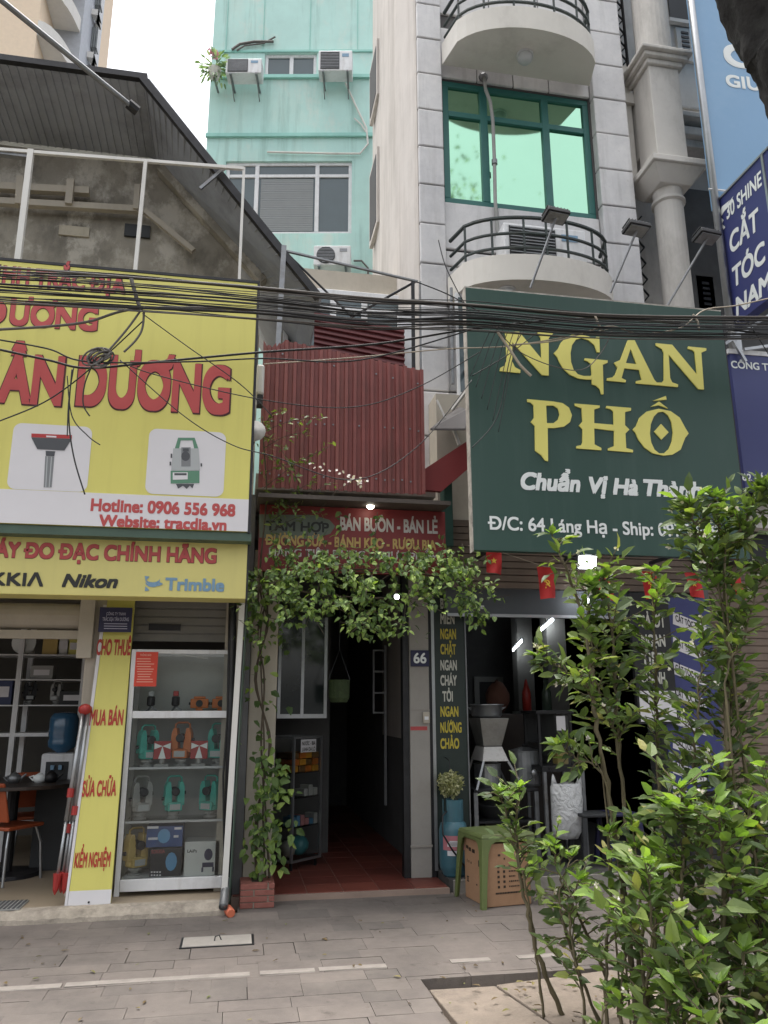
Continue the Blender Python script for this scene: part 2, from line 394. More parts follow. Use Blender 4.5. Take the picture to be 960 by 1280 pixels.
def streaks(m, col, sc=2., amt=.5, stretch=.06, lo=.52, hi=.72):
    """run marks and blotches of weathering over a wall's own colour"""
    n = m.node_tree; b = n.nodes['Principled BSDF']; L = n.links.new; N = n.nodes.new
    src = b.inputs['Base Color'].links[0].from_socket; tc = N('ShaderNodeTexCoord'); mp = N('ShaderNodeMapping'); mp.inputs['Scale'].default_value = (1,1,stretch)
    L(tc.outputs['Object'], mp.inputs[0]); a = N('ShaderNodeTexNoise'); a.inputs['Scale'].default_value = sc; a.inputs['Detail'].default_value = 10; a.inputs['Roughness'].default_value = .7; L(mp.outputs[0], a.inputs['Vector'])
    r = N('ShaderNodeValToRGB'); r.color_ramp.elements[0].position = lo; r.color_ramp.elements[1].position = hi; r.color_ramp.elements[0].color = (0,0,0,1); r.color_ramp.elements[1].color = (amt,amt,amt,1); L(a.outputs[0], r.inputs[0])
    x = N('ShaderNodeMixRGB'); L(r.outputs[0], x.inputs[0]); L(src, x.inputs[1]); x.inputs[2].default_value = (*lin(col),1); L(x.outputs[0], b.inputs['Base Color'])
streaks(m_mint, (120,158,148), 5, .5); streaks(m_mint, (206,216,206), 1.6, .6, .5, .55, .66)
streaks(m_beige, (128,118,108), 4, .5, .04); streaks(m_tile, (140,136,132), 6, .4, .08); streaks(m_grime, (196,190,178), 2.2, .8, .7, .5, .6)
streaks(m_render2, (96,88,76), 4, .6, .1); streaks(m_yellow, (186,176,92), 7, .3, .04); streaks(m_yellow2, (186,178,112), 7, .3, .04)
streaks(m_green, (66,88,80), 6, .35, .05); streaks(m_rust, (150,96,84), 6, .45, .05); streaks(m_redsign, (112,52,48), 6, .4, .1); streaks(m_whitem, (160,154,146), 9, .35, .12)

# ------------------------------------------------------------------ ground
structure(MB().box(-150,150,-150,150,-.5,-.13).build('ground', m_asph))
structure(MB().box(-14,14,-1,7.45,-.12,-.06).build('pavement_bed', m_joint))
mb = MB()
y = -1.0
PIT = (1.1, 2.35, 3.95, 4.88)
def outside_pit(x0, x1, y0, y1):
    if not (x1 > PIT[0] and x0 < PIT[1] and y1 > PIT[2] and y0 < PIT[3]): return [(x0,x1,y0,y1)]
    o = [(x0,x1,PIT[3],y1)] if y1 > PIT[3]+.01 else []
    o += [(x0,x1,y0,PIT[2])] if y0 < PIT[2]-.01 else []
    a, b_ = max(y0,PIT[2]), min(y1,PIT[3])
    if x0 < PIT[0]-.01: o.append((x0,PIT[0],a,b_))
    if x1 > PIT[1]+.01: o.append((PIT[1],x1,a,b_))
    return o
while y < 7.4:
    d = random.choice((.16,.2,.2,.25)); x = -9-random.random()*.3
    while x < 10:
        l = random.choice((.2,.3,.38,.38,.46)); x1, y1 = x+l, min(y+d, 7.45)
        if not (y1 > 6.62 and x < -.02):
          for (xa,xb,ya,yb) in outside_pit(x, x1, y, y1):
            z = random.uniform(-.0012, .001); g = random.choice((.0003,.0004,.0006,.0008,.0025)); tx = random.uniform(-.002,.002)
            p = [(xa+g,ya+g,-.1),(xb-g,ya+g,-.1),(xb-g,yb-g,-.1),(xa+g,yb-g,-.1)]
            q = [(xa+g,ya+g,z),(xb-g,ya+g,z+tx*.6),(xb-g,yb-g,z+tx),(xa+g,yb-g,z+tx*.3)]
            mb.hexa(p, q)
        x = x1
    y += d
structure(mb.build('pavement', m_paver, bevel=0))
mb = MB()
for x0, x1 in ((-6,-2.2),(-2.18,-.9),(-.88,.14),(.2,.52),(.545,.95),(1.35,1.6),(1.78,2.02)):
    mb.hexa([(x0,5.12,.001),(x1,5.12,.001),(x1,5.19,.001),(x0,5.19,.001)], [(x0,5.12,.005),(x1,5.125,.005),(x1,5.185,.005),(x0,5.19,.005)])
structure(mb.build('pavement_line', m_whiteline))
# sunken patch of bigger slabs
mb = MB()
mb.hexa([(1.16,3.96,-.1),(1.62,3.96,-.1),(1.5,4.76,-.1),(1.13,4.80,-.1)], [(1.16,3.96,-.012),(1.62,3.96,-.008),(1.5,4.76,-.02),(1.13,4.80,-.03)])
mb.hexa([(1.635,3.96,-.1),(2.34,3.96,-.1),(2.34,4.87,-.1),(1.515,4.77,-.1)], [(1.635,3.96,-.006),(2.34,3.96,0.),(2.34,4.87,-.006),(1.515,4.77,-.018)])
structure(mb.build('concrete_slab', m_slab, bevel=.006))
# fallen leaves and grit
mb = MB()
for i in range(150):
    x, yv = (random.uniform(-2.5,3), random.uniform(4.2,6.5)) if i < 90 else (random.gauss(1.8,.45), random.gauss(4.35,.35))
    a = random.uniform(0,6.28); mb.leaf(Vector((x,yv,.006+random.random()*.006)), Vector((math.cos(a),math.sin(a),.05)), Vector((random.gauss(0,.2),random.gauss(0,.2),1)), random.uniform(.015,.06), random.uniform(.01,.026), .4, .1)
o = mb.build('fallen_leaves', leaf_mat('dry_leaf', [(0,(72,58,44)),(.5,(110,92,60)),(.8,(126,116,70)),(1,(86,98,56))], trans=.1, rough=.7)); o['kind'] = 'stuff'
# manhole cover
t = thing('drain_cover', 'square concrete drain cover with a wire lifting loop set in the paving', 'drain cover', (-.06, 5.86, 0))
MB().box(-.3,.18,5.74,5.99,-.02,.006).build('cover_frame', m_darksteel, t)
MB().box(-.285,.165,5.755,5.975,-.02,.010).build('cover_slab', m_conc, t, bevel=.004)
MB().tube([(-.08,5.85,.01),(-.075,5.86,.035),(-.05,5.87,.038),(-.035,5.87,.01)], .004).build('lifting_loop', m_darksteel, t)
# raised floor of the survey shop with its rough mortar edge
structure(MB().box(-6,-.0,6.7,10.8,-.05,.08).build('shop_floor', m_floorL))
mb = MB(); n = 120; pts = []; fs = []
for i in range(n+1):
    x = -6 + 5.98*i/n; j = .5*j+random.uniform(-.008,.006) if i else 0; k = random.uniform(-.005,.005)
    pts += [(x,6.56+j,-.02),(x,6.57+j,.03+k),(x,6.63+j*.5,.075+k),(x,6.71,.083+k*.4),(x,6.71,-.05)]
for i in range(n):
    for k in range(4): fs.append((i*5+k, i*5+k+1, i*5+5+k+1, i*5+5+k))
structure(mb.add(pts, fs).build('mortar_edge', m_mortar))
# red tiled threshold of number 66 and the floor behind it
structure(MB().box(.02,1.82,6.92,13,-.05,.044).build('tile_bed', m_grout))
mb = MB()
yy = 6.95
while yy < 12.8:
    x = .03
    while x < 1.8:
        mb.box(x+.004, min(x+.3,1.815)-.004, yy+.004, yy+.296, -.04, .05+random.uniform(-.0008,.0008)); x += .3
    yy += .3
structure(mb.build('red_tile_floor', m_redtile))
structure(MB().box(1.83,5.3,6.96,13,-.05,.1).build('eatery_floor', mat('dark_floor', (72,70,68), .7, var=.2)))

# ------------------------------------------------------------------ far apartment tower
t = thing('apartment_tower', 'tall pale apartment tower with curved stacked balconies behind the dark roof', 'building', (-12,40,0))
mb = MB()
xw, _ = FY(40).px(46, 40); x2, _ = FY(40).px(84, 40); x3, _ = FY(46).px(124, 60)
mb.box(-34, xw, 40, 58, -.13, 62)
mb.build('wall', mat('peach_render', (236,214,188), .9, var=.05), t)
MB().box(xw, x3-.3, 46, 47.5, -.13, 62).build('rear_wall', mat('haze_paled_render', (214,216,220), .9, var=.06), t)
pale = mat('balcony_edge', (226,222,216), .8, var=.05); dk = mat('haze_paled_recess', (180,184,192), .7, var=.1)  # haze and glare are put into the tower's lightened tones
MB().box(xw+.01, x2, 43, 45.9, 0, 60).build('haze_paled_recess', dk, t)
for k in range(14):
    z = 12 + k*3.4
    mb = MB(); poly = [(xw, 40)] + [(xw+(x2-xw)*math.sin(a*math.pi/16), 40+4.5-4.5*math.cos(a*math.pi/16)) for a in range(9)] + [(xw, 45.5)]
    mb.hprism(poly, z, z+1.0); mb.build('balcony', pale, t)
    mb = MB()
    for q in range(3): mb.box(x2+(x3-x2)*(q+.15)/3, x2+(x3-x2)*(q+.85)/3, 45.4-q*.01, 46, z+1.3, z+2.9)
    mb.build('window', m_blind, t)
    MB().hprism([(x2,46),(x2+.4,44.8),(x3-.5,44.8),(x3,46)], z-.1, z+.35).build('balcony', pale, t)

# ------------------------------------------------------------------ mint green house, square on to the camera
GF = Frame((rt.x*0+fw.x/ math.hypot(fw.x,fw.y)*14, fw.y/math.hypot(fw.x,fw.y)*14, 0), (math.cos(YAW), -math.sin(YAW), 0), (0,0,1))
aL, _ = GF.px(254, 250); aR, _ = GF.px(471, 250)
t = thing('mint_house', 'tall narrow house painted mint green with white framed windows', 'building', GF.w((aL+aR)/2, 3, -.13))
def gp(x, y, b=0): return GF.px(x, y, b)
w1 = [*gp(278,292), *gp(440,201)]; w2 = [*gp(330,97), *gp(396,66)]
MB(GF).prism([(aL,-.13),(aR,-.13),(aR,22),(aL,22)], 0, .25, holes=[[(w1[0],w1[1]),(w1[2],w1[1]),(w1[2],w1[3]),(w1[0],w1[3])], [(w2[0],w2[1]),(w2[2],w2[1]),(w2[2],w2[3]),(w2[0],w2[3])]]).build('wall', m_mint, t)
MB(GF).box(aL, aR, .251, 9, -.13, 21.9).build('rear_wall', m_mintd, t)
for py in (170, 97):
    c = gp(300, py)[1]; MB(GF).box(aL-.02, aR+.02, -.06, -.002, c-.05, c+.03).build('band_course', m_mintd, t)
mb = MB(GF); c = gp(300, 66)[1]
for px_ in (284, 330, 388, 447): a = gp(px_, 30)[0]; mb.box(a-.008, a+.008, -.012, -.002, c, 22)
mb.box(aL, aR, -.03, -.002, c, c+.05); mb.build('panel_joint', m_mintd, t)
def window(parent, fr, r, posts, rails, b=.05, wd=.07, gm=m_wglass, fm=m_whitem):
    f = MB(fr); a0,c0,a1,c1 = r
    f.box(a0,a1,b,b+.08,c0,c0+wd); f.box(a0,a1,b,b+.08,c1-wd,c1)
    f.box(a0,a0+wd,b,b+.08,c0+wd,c1-wd); f.box(a1-wd,a1,b,b+.08,c0+wd,c1-wd)
    for p, lo, hi in posts: f.box(p-wd*.6,p+wd*.6,b-.004,b+.078,c0+(c1-c0)*lo+wd,c0+(c1-c0)*hi-wd)
    for q, lo, hi in rails: f.box(a0+(a1-a0)*lo+wd,a0+(a1-a0)*hi-wd,b-.002,b+.079,q-wd*.5,q+wd*.5)
    o = f.build('window', fm, parent, bevel=.006)
    MB(fr).box(a0+wd*.5,a1-wd*.5,b+.03,b+.045,c0+wd*.5,c1-wd*.5).build('pane', gm, o); return o
o = window(t, GF, w1, [(gp(320,240)[0],0,1),(gp(396,240)[0],0,1)], [(gp(300,218)[1],0,1)])
mb = MB(GF); a0, a1 = gp(325,250)[0], gp(391,250)[0]; z = w1[1]+.1; zt = gp(300,222)[1]
while z < zt: mb.box(a0,a1,.062,.072,z,z+.035); z += .042
mb.build('blind', m_blind, o)
window(t, GF, w2, [(gp(364,80)[0],0,1)], [])
# lower storey glazing seen behind the red sheets
w3 = [*gp(356,436), *gp(440,378)]

# ------------------------------------------------------------------ air conditioners
def aircon(loc, ux, label, wdt=.82, h=.56, d=.32, grille='square'):
    fr = Frame((0,0,0), ux, (0,0,1)); t = thing('air_conditioner', label, 'air conditioner', (0,0,0), 'air conditioner units on the upper walls')
    MB(fr).box(-wdt/2, wdt/2, 0, d, 0, h).build('casing', m_whitem, t, bevel=.015)
    mb = MB(fr)
    if grille == 'round': mb.lathe([(h*.43,-.012),(h*.43,0)], (-wdt*.17,0,h*.5), 24, 'b')
    else: mb.box(-wdt*.44, wdt*.12, -.012, 0, h*.08, h*.92)
    g = mb.build('fan_opening', m_dark, t)
    mb = MB(fr)
    for i in range(11):
        c = h*.12 + i*h*.076; hw = wdt*.27
        if grille == 'round': hw = math.sqrt(max(.001, (h*.42)**2-(c-h*.5)**2)); a = -wdt*.17; mb.box(a-hw,a+hw,-.02,-.014,c,c+.012)
        else: mb.box(-wdt*.43, wdt*.11, -.02,-.014,c,c+.012)
    mb.build('fan_guard', m_steel, t)
    MB(fr).box(wdt*.2, wdt*.4, -.006, 0, h*.68, h*.84).build('badge', m_bluev if grille=='square' else m_steel, t)
    for a in (-wdt*.36, wdt*.36): MB(fr).box(a-.02,a+.02,-.02,d+.22,-.04,-.003).tube([(a,.02,-.034),(a,d+.2,-.24)], .013, 4).build('bracket', m_steel, t)
    t.location = loc; return t
gx = GF.ux
a, c = gp(304, 91, -.52); aircon(GF.w(a,-.52,c), gx, 'older white air conditioner with blue badge beside a potted plant high up', .74, .36)
a, c = gp(419, 88, -.52); aircon(GF.w(a,-.52,c), gx, 'boxy white air conditioner above the wide window and beside the small high window', .70, .50)
a, c = gp(415, 331, -.5); aircon(GF.w(a,-.5,c), gx, 'white air conditioner with round fan below the wide white framed window', .72, .42, grille='round')
# the plant beside the first unit
m_pleaf = leaf_mat('grey_green_leaf', [(0,(96,120,98)),(1,(150,168,144))])
a, c = gp(268, 97, -.4); t = thing('potted_plant', 'small bushy plant with a pink flower in a hanging pot high on the mint wall', 'plant', GF.w(a,-.4,c))
MB(GF).lathe([(.1,0),(.14,.2),(.13,.2)], (a,-.4,c), 12).build('pot', m_whitep, t)
mb = MB(GF); mf = MB(GF)
for i in range(150):
    d = Vector((random.gauss(0,1), random.gauss(0,.6), random.gauss(.0,.8))).normalized()
    b = GF.w(a,-.4,c+.22); q = b + (GF.ux*d.x + GF.uy*d.y + Vector((0,0,d.z)))*random.uniform(.05,.32)
    mb.leaf(q, Vector((d.x,d.y,d.z-.3)), Vector((0,0,1)), .13, .05)
for i in range(16):
    q = GF.w(a+random.gauss(0,.07),-.45,c+.5+random.gauss(0,.06)); mf.leaf(q, Vector((random.gauss(0,1),-.5,random.gauss(0,1))), Vector((0,-1,0)), .09, .08)
mb.build('foliage', m_pleaf, t); mf.build('flower', mat('pink_petal', (214,150,160), .6), t)
MB(GF).box(a-.02,a+.02,-.42,-.003,c-.025,c-.004).build('bracket', m_steel, t)
# pipes on the mint wall
def gl(l, b=-.05): return [(*[GF.px(x,y,b)[0]], b, GF.px(x,y,b)[1]) for x,y in l]
t = thing('coolant_pipe', 'grey lagged pipe looping above the first white air conditioner', 'pipe', GF.w(*gl([(290,62)])[0]))
MB(GF).tube(gl([(290,62),(300,55),(318,52),(342,52)]), .028, 8).build('pipe_run', m_cableg, t); MB(GF).tube(gl([(296,63),(306,57),(330,54),(344,46)]), .018, 6).build('pipe_run', m_cableg, t)
t = thing('coolant_pipe', 'white pipe dropping from the boxy air conditioner then turning along the wall', 'pipe', GF.w(*gl([(432,104)])[0]))
MB(GF).tube(gl([(432,104),(446,135),(458,160),(460,180),(450,192),(420,192),(334,190)]), .022, 8).build('pipe_run', m_whitep, t); MB(GF).tube(gl([(443,148),(452,156),(458,166)]), .018, 6).build('pipe_run', m_whitep, t)
t = thing('coolant_pipe', 'dark curled pipe beside the air conditioner with round fan', 'pipe', GF.w(*gl([(440,330)])[0]))
MB(GF).tube(gl([(442,326),(452,326),(460,335),(460,360),(455,375)]), .02, 8).build('pipe_run', m_cableg, t)

# ------------------------------------------------------------------ white tiled building with round balconies
def fx(x, y, Y): return P(x, y, Y).x
def fz(x, y, Y): return P(x, y, Y).z
YW = 7.62
t = thing('tiled_building', 'pale tiled building with green glass windows and curved balconies above the green sign', 'building', (3.1, YW, 0))
xl0, xl1, xr0, xr1 = 1.80, 2.10, 4.02, 4.46
HB = 13.5
wa = (2.13, fz(650,262,YW), 4.0, fz(650,112,YW))               # main window opening
f2 = 3.14                                                       # storey height
z_low = 4.0
holes = [[(wa[0],wa[1]),(wa[2],wa[1]),(wa[2],wa[3]),(wa[0],wa[3])], [(wa[0],wa[1]+f2+.15),(wa[2],wa[1]+f2+.15),(wa[2],wa[3]+f2),(wa[0],wa[3]+f2)]]
MB(FY(YW)).prism([(xl0+.02,3.2),(xr1,3.2),(xr1,HB),(xl0+.02,HB)], .02, .2, holes=holes).build('wall', m_joint2, t)
MB().box(xl0, xr1, YW+.21, YW+2.9, 3.2, HB-.01).build('interior_back', m_wallindk, t)
mb = MB()
for x0, x1, pr in ((xl0, xl1, .1), (xr0, xr1, .1)):
    z = 3.25; h = .505
    while z < HB-.1:
        g = random.uniform(-.003,.003)
        mb.box(x0, x1-.004, YW-pr+g, YW+.018, z+.008, min(z+h, HB)-.008); z += h
# tiles over and under the windows
for zz in (wa[3]+.01, wa[3]+f2+.01):
    xs = [xl1+.004, 2.56, 3.02, 3.48, xr0-.004]
    for i in range(4): mb.box(xs[i]+.005, xs[i+1]-.005, YW-.02, YW+.018, zz, zz+.72)
for zz in (wa[1]-.62, wa[1]+f2-.5):
    xs = [xl1+.004, 2.75, 3.4, xr0-.004]
    for i in range(3): mb.box(xs[i]+.005, xs[i+1]-.005, YW-.018, YW+.018, zz, zz+.6)
z = 3.3
while z < wa[1]-.65:
    xs = [xl1+.004, 2.75, 3.4, xr0-.004]
    for i in range(3): mb.box(xs[i]+.005, xs[i+1]-.005, YW-.018, YW+.018, z, min(z+.5, wa[1]-.64)-.012)
    z += .505
mb.build('tile_cladding', m_tile, t, bevel=.012)
# plain flank, running back
mb = MB(); n = 10
cx = [(1.795, YW-.06), (1.75, YW+.25), (1.72, YW+.8), (1.74, YW+2.0), (1.80, YW+3.1), (2.1, YW+3.3), (2.1, YW+.3)]
mb.hprism(cx, 1.2, HB+.02).build('side_wall', m_beige, t, smooth=False)
for zt_, zb_ in ((195, 288), (62, 130)):
    zz1 = atxz = None
    X0 = 1.70
    d1 = ray(477, zt_); k = 1.725/d1.x
    top = (C0+d1*((YW+2.4)/d1.y)).z; d2 = ray(477, zb_); bot = (C0+d2*((YW+2.4)/d2.y)).z
    o = MB().box(1.715, 1.77, YW+2.2, YW+2.9, bot, top).build('side_window', m_beige, t)
    MB().box(1.708, 1.73, YW+2.27, YW+2.83, bot+.08, top-.08).build('pane', mat('dark_side_pane', (70,70,72), .6), o)
def bigwindow(dz, top=None):
    a0,c0,a1,c1 = wa[0], wa[1]+dz, wa[2], wa[3]+dz
    x_1 = fx(608,200,YW); x_2 = fx(686,200,YW); zr = fz(560,137,YW)-.02+dz
    return window(t, FY(YW), (a0,c0,a1,c1), [(x_1,0,1),(x_2,0,1)], [(zr,0,1)], b=.03, wd=.075, gm=m_mirror, fm=m_teal)
bigwindow(0); bigwindow(f2)
# curved balconies
def arcplan(x0, x1, y0, depth, n=22, inset=0.):
    xm, hw = (x0+x1)/2, (x1-x0)/2-inset; out = []
    for i in range(n+1):
        s_ = -1+2*i/n; th = math.asin(s_)
        out.append((xm+hw*s_, y0-(depth-inset)*(math.cos(th)**.75)))
    return out
m_balc = mat('balcony_plaster', (206,202,194), .8, var=.06, vs=2, dirt=(140,134,126), ds=1.6, damt=.5, streak=.6)
def balcony(zu, x0, x1, depth):
    ar = arcplan(x0, x1, YW-.105, depth)
    o = MB().hprism(ar, zu, zu+.30).build('balcony', m_balc, t, bevel=.01)
    r_ = MB()
    ar2 = arcplan(x0, x1, YW-.105, depth, inset=.04)
    for h_, rr in ((.40,.018),(.57,.018),(.76,.022)):
        r_.tube([(p[0],p[1],zu+h_) for p in ar2], rr, 6)
    for i in (1,4,8,11,14,18,21): r_.tube([(ar2[i][0],ar2[i][1],zu+.30),(ar2[i][0],ar2[i][1],zu+.76)], .014, 5)
    r_.build('railing', m_rail, o); return o
zlow = fz(660,352,6.95); zup = fz(646,34,6.85)
bx0, bx1 = fx(561,330,7.45), fx(762,345,7.4)
balcony(zlow, bx0, bx1, .62); balcony(zlow+f2+.02 if False else zup, bx0, bx1, .68)
# lamp under the upper balcony
q = P(655, 50, 7.2); lx = q.x
t2 = thing('ceiling_lamp', 'round frosted lamp on the underside of the upper curved balcony', 'lamp', (lx,7.2,zup-.11))
MB().lathe([(.10,0),(.10,.025)], (lx,7.2,zup-.027), 20).build('lamp_base', m_whitem, t2)
MB().lathe([(.02,-.085),(.06,-.075),(.085,-.045),(.092,-.01),(.092,0)], (lx,7.2,zup-.028), 20).build('lamp_shade', m_frost, t2, smooth=True)
q = P(632, 338, 7.15)
t2 = thing('ceiling_lamp', 'round lamp on the underside of the lower curved balcony', 'lamp', (q.x,7.15,zlow-.11))
MB().lathe([(.10,0),(.10,.025)], (q.x,7.15,zlow-.027), 20).build('lamp_base', m_whitem, t2)
MB().lathe([(.02,-.085),(.06,-.075),(.085,-.045),(.092,-.01),(.092,0)], (q.x,7.15,zlow-.028), 20).build('lamp_shade', m_frost, t2, smooth=True)
# air conditioner standing on the lower balcony
aircon((fx(680,285,7.2), 7.18, zlow+.345), (1,0,0), 'large white air conditioner standing behind the lower balcony railing', .95, .5, .3)
# drain pipe in front of the window
q = [(x, 7.56, fz(x_,y_,7.56)) for x_,y_ in ((605,97),(607,112),(613,128),(616,150),(618,200),(619,250),(622,292),(628,300)) for x in (fx(x_,y_,7.56),)]
t2 = thing('drain_pipe', 'white kinked drain pipe running down in front of the green glass window', 'pipe', q[-1])
MB().tube(q, .022, 8).build('pipe_run', m_greyp, t2, smooth=True)
MB().tube([q[4], (q[4][0],q[4][1],q[4][2]-.06)], .036, 8).build('pipe_collar', m_steel, t2)
MB().tube([q[0], (q[0][0],q[0][1]+.03,q[0][2]+.03)], [.05,.06], 8).build('pipe_head', m_steel, t2)

# ------------------------------------------------------------------ ornate building with round columns
YO = 7.5
m_orn = mat('old_white_plaster', (202,198,192), .85, var=.08, vs=1.8, bump=.15, bs=25, dirt=(104,100,94), ds=1.7, damt=.6, streak=.75)
t = thing('ornate_building', 'old white building with round columns, moulded cornices and louvred shutters', 'building', (5.8,8.4,0))
MB().box(4.50, 9.5, 8.35, 14, -.13, 14).build('wall', m_orn, t)
cxx = fx(840,300,YO); rc = (fx(856,300,YO)-fx(824,300,YO))/2
zc = fz(838,238,YO)
def cyl(mb, x, y, z0, z1, r, n=24): return mb.lathe([(r,0),(r,z1-z0)], (x,y,z0), n)
mb = MB(); cyl(mb, cxx, YO, 2.5, zc-.16, rc); mb.lathe([(rc,-.02),(rc+.03,0),(rc+.03,.03),(rc,.05)], (cxx,YO,zc-.22), 24)
mb.lathe([(rc-.005,0),(rc+.01,.10)], (cxx,YO,zc-.16), 24)
mb.build('column', m_orn, t, smooth=False)
def square(mb, x, y, hw, z0, z1, hw1=None, hy=None):
    h1 = hw1 if hw1 is not None else hw
    return mb.hexa([(x-hw,y-hw,z0),(x+hw,y-hw,z0),(x+hw,y+hw,z0),(x-hw,y+hw,z0)], [(x-h1,y-h1,z1),(x+h1,y-h1,z1),(x+h1,y+h1,z1),(x-h1,y+h1,z1)])
mb = MB(); square(mb, cxx, YO, .20, zc-.06, zc+.12, .33); square(mb, cxx, YO, .36, zc+.121, zc+.2); mb.build('capital', m_orn, t, bevel=.01)
z1 = fz(830,84,YO-.2)
MB().box(cxx-.20, cxx+.20, YO-.2, YO+.2, zc+.201, z1).box(cxx-.18,cxx+.18,YO+.2,8.349,zc+.6,z1).build('pier', m_orn, t, bevel=.01)
mb = MB()
for h, e, hh in ((0,.24,.07),(.071,.29,.06),(.132,.34,.05)):
    mb.box(cxx-e, cxx+e, YO-e, YO+e, z1+h, z1+h+hh)
    mb.box(cxx+e+.003, 9.4, 8.35-e, 8.348, z1+h, z1+h+hh)
mb.build('cornice', m_orn, t, bevel=.012)
mb = MB(); cyl(mb, cxx+.02, YO, z1+.26, 14, rc+.05); mb.lathe([(rc+.1,0),(rc+.12,.03),(rc+.1,.06),(rc+.05,.08)], (cxx+.02,YO,z1+.183), 24); mb.build('column', m_orn, t)
# projecting left side storey with panel and lattice strip
MB().box(4.50, cxx-.21, 7.75, 8.349, zc+.25, z1+.4).build('side_pier', m_orn, t, bevel=.008)
MB().box(4.52, cxx-.15, 7.7, 7.749, fz(800,130,7.7), fz(800,118,7.7)).build('string_course', m_orn, t); MB().box(4.50,cxx-.2,7.68,7.749,zc+.15,zc+.248).build('string_course', m_orn, t)
mb = MB()
zz = z1+.42
while zz < 13.6:
    mb.tube([(4.56,7.9,zz),(4.74,7.9,zz+.22)], .012, 4); mb.tube([(4.74,7.9,zz),(4.56,7.9,zz+.22)], .012, 4); zz += .22
mb.box(4.54,4.56,7.88,7.92,z1+.41,13.7); mb.box(4.74,4.76,7.88,7.92,z1+.41,13.7); mb.build('lattice_grille', m_darksteel, t)
mb = MB()
zz = fz(812,390,7.9)
while zz < zc-.3:
    mb.tube([(4.56,7.9,zz),(4.74,7.9,zz+.22)], .012, 4); mb.tube([(4.74,7.9,zz),(4.56,7.9,zz+.22)], .012, 4); zz += .22
mb.build('lattice_grille', m_darksteel, t)
# beam with deep mouldings between pier and the right
zb0, zb1 = fz(850,182,8.0), fz(850,146,8.0)
mb = MB()
for h0, h1, e in ((0,.16,.06),(.161,.34,.14),(.341,.5,.02),(.501,.62,.18)):
    k = (zb1-zb0)/.62; mb.box(cxx+.203, 9.4, 8.05-e, 8.348, zb0+h0*k, zb0+h1*k-.002)
mb.build('moulded_beam', m_orn, t, bevel=.015)
# louvred shutters and the arch
def shutter(x0, x1, z0, z1_, Yp=8.33):
    o = MB().box(x0, x1, Yp-.03, Yp+.015, z0, z1_).build('shutter', m_orn, t)
    m2 = MB(); z = z0+.08
    while z < z1_-.1: m2.hexa([(x0+.07,Yp-.045,z),(x1-.07,Yp-.045,z),(x1-.07,Yp-.032,z),(x0+.07,Yp-.032,z)], [(x0+.07,Yp-.04,z+.04),(x1-.07,Yp-.04,z+.04),(x1-.07,Yp-.032,z+.04),(x0+.07,Yp-.032,z+.04)]); z += .075
    m2.build('louvre', m_darksteel, o)
shutter(fx(846,60,8.33), fx(866,60,8.33), fz(846,76,8.33), fz(846,36,8.33))
shutter(fx(872,380,8.33), fx(893,380,8.33), fz(872,396,8.33), fz(872,346,8.33))
xa, xb = fx(836,10,8.33), fx(862,10,8.33); za = fz(840,28,8.33)
mb = MB(FY(8.33)); mb.prism([(xa,za),(xb,za)]+[((xa+xb)/2+(xb-xa)/2*math.cos(a*math.pi/10), za+.55+.35*math.sin(a*math.pi/10)) for a in range(11)], -.012, .01)
o = mb.build('arched_opening', m_dark, t)
MB(FY(8.33)).box(xa-.06, xb+.06, -.08, -.014, za-.06, za).build('sill', m_orn, t)
MB(FY(8.0)).prism([(fx(866,250,8.0),4.2),(9.2,4.2),(9.2,zb0-.4),(fx(866,250,8.0)+.15,zb0-.4),(fx(866,250,8.0),zb0-.65)], .3, .34).build('recess_shade_panel', m_wallindk, t)  # flat panel on the wall; its grey stands in for the recess's shade

# ------------------------------------------------------------------ building of the survey shop (two storeys, dark lean-to roof)
t = thing('survey_shop_building', 'weathered two storey building under a dark overhanging roof behind the yellow billboard', 'building', (-2.5,8.3,0))
YB = 7.9
xe = fx(300,340,YB)
MB().box(-7, .0, YB, 13, 3.0, 5.6).build('upper_wall', m_render2, t)
pl = [(-7,5.61),(xe,5.61),(xe-.02,fz(300,325,YB)),(fx(200,200,YB),fz(200,204,YB)),(-7,fz(0,180,YB))]
MB(FY(YB)).prism(pl, .001, .2).build('gable_wall', m_grime, t)
# ceiling soffit: overhang sheets (front flat part and the sloping verge)
mb = MB()
f0 = P(0,88,6.9); f1 = P(178,103,6.9); f2_ = P(395,376,6.9)
g0 = P(0,182,7.88); g1 = P(192,198,7.88); g2 = P(352,372,7.88)
f0 = Vector((-7, 6.9, f1.z)); g0 = Vector((-7,7.88,g1.z)); up_ = Vector((0,0,.04))
mb.hexa([f0,f1,g1,g0], [f0+up_,f1+up_,g1+up_,g0+up_]); 
mb.build('roof_soffit', m_roof, t)
mb = MB(); u2 = Vector((.03,0,.03))
mb.hexa([f1,f2_,g2,g1], [f1+u2,f2_+u2,g2+u2,g1+u2]); mb.build('roof_verge', m_roof, t)
mb = MB()
ridge = Vector((0,2.8,.9))
mb.hexa([f0+up_*1.1,f1+up_*1.1,f1+ridge,f0+ridge], [f0+up_*2,f1+up_*2,f1+ridge+up_,f0+ridge+up_])
mb.hexa([f1+u2*1.1,f2_+u2*1.1,f2_+Vector((0,3,0)),f1+ridge], [f1+u2*2,f2_+u2*2,f2_+Vector((.03,3,.03)),f1+ridge+u2]); mb.build('roof', m_roof, t)
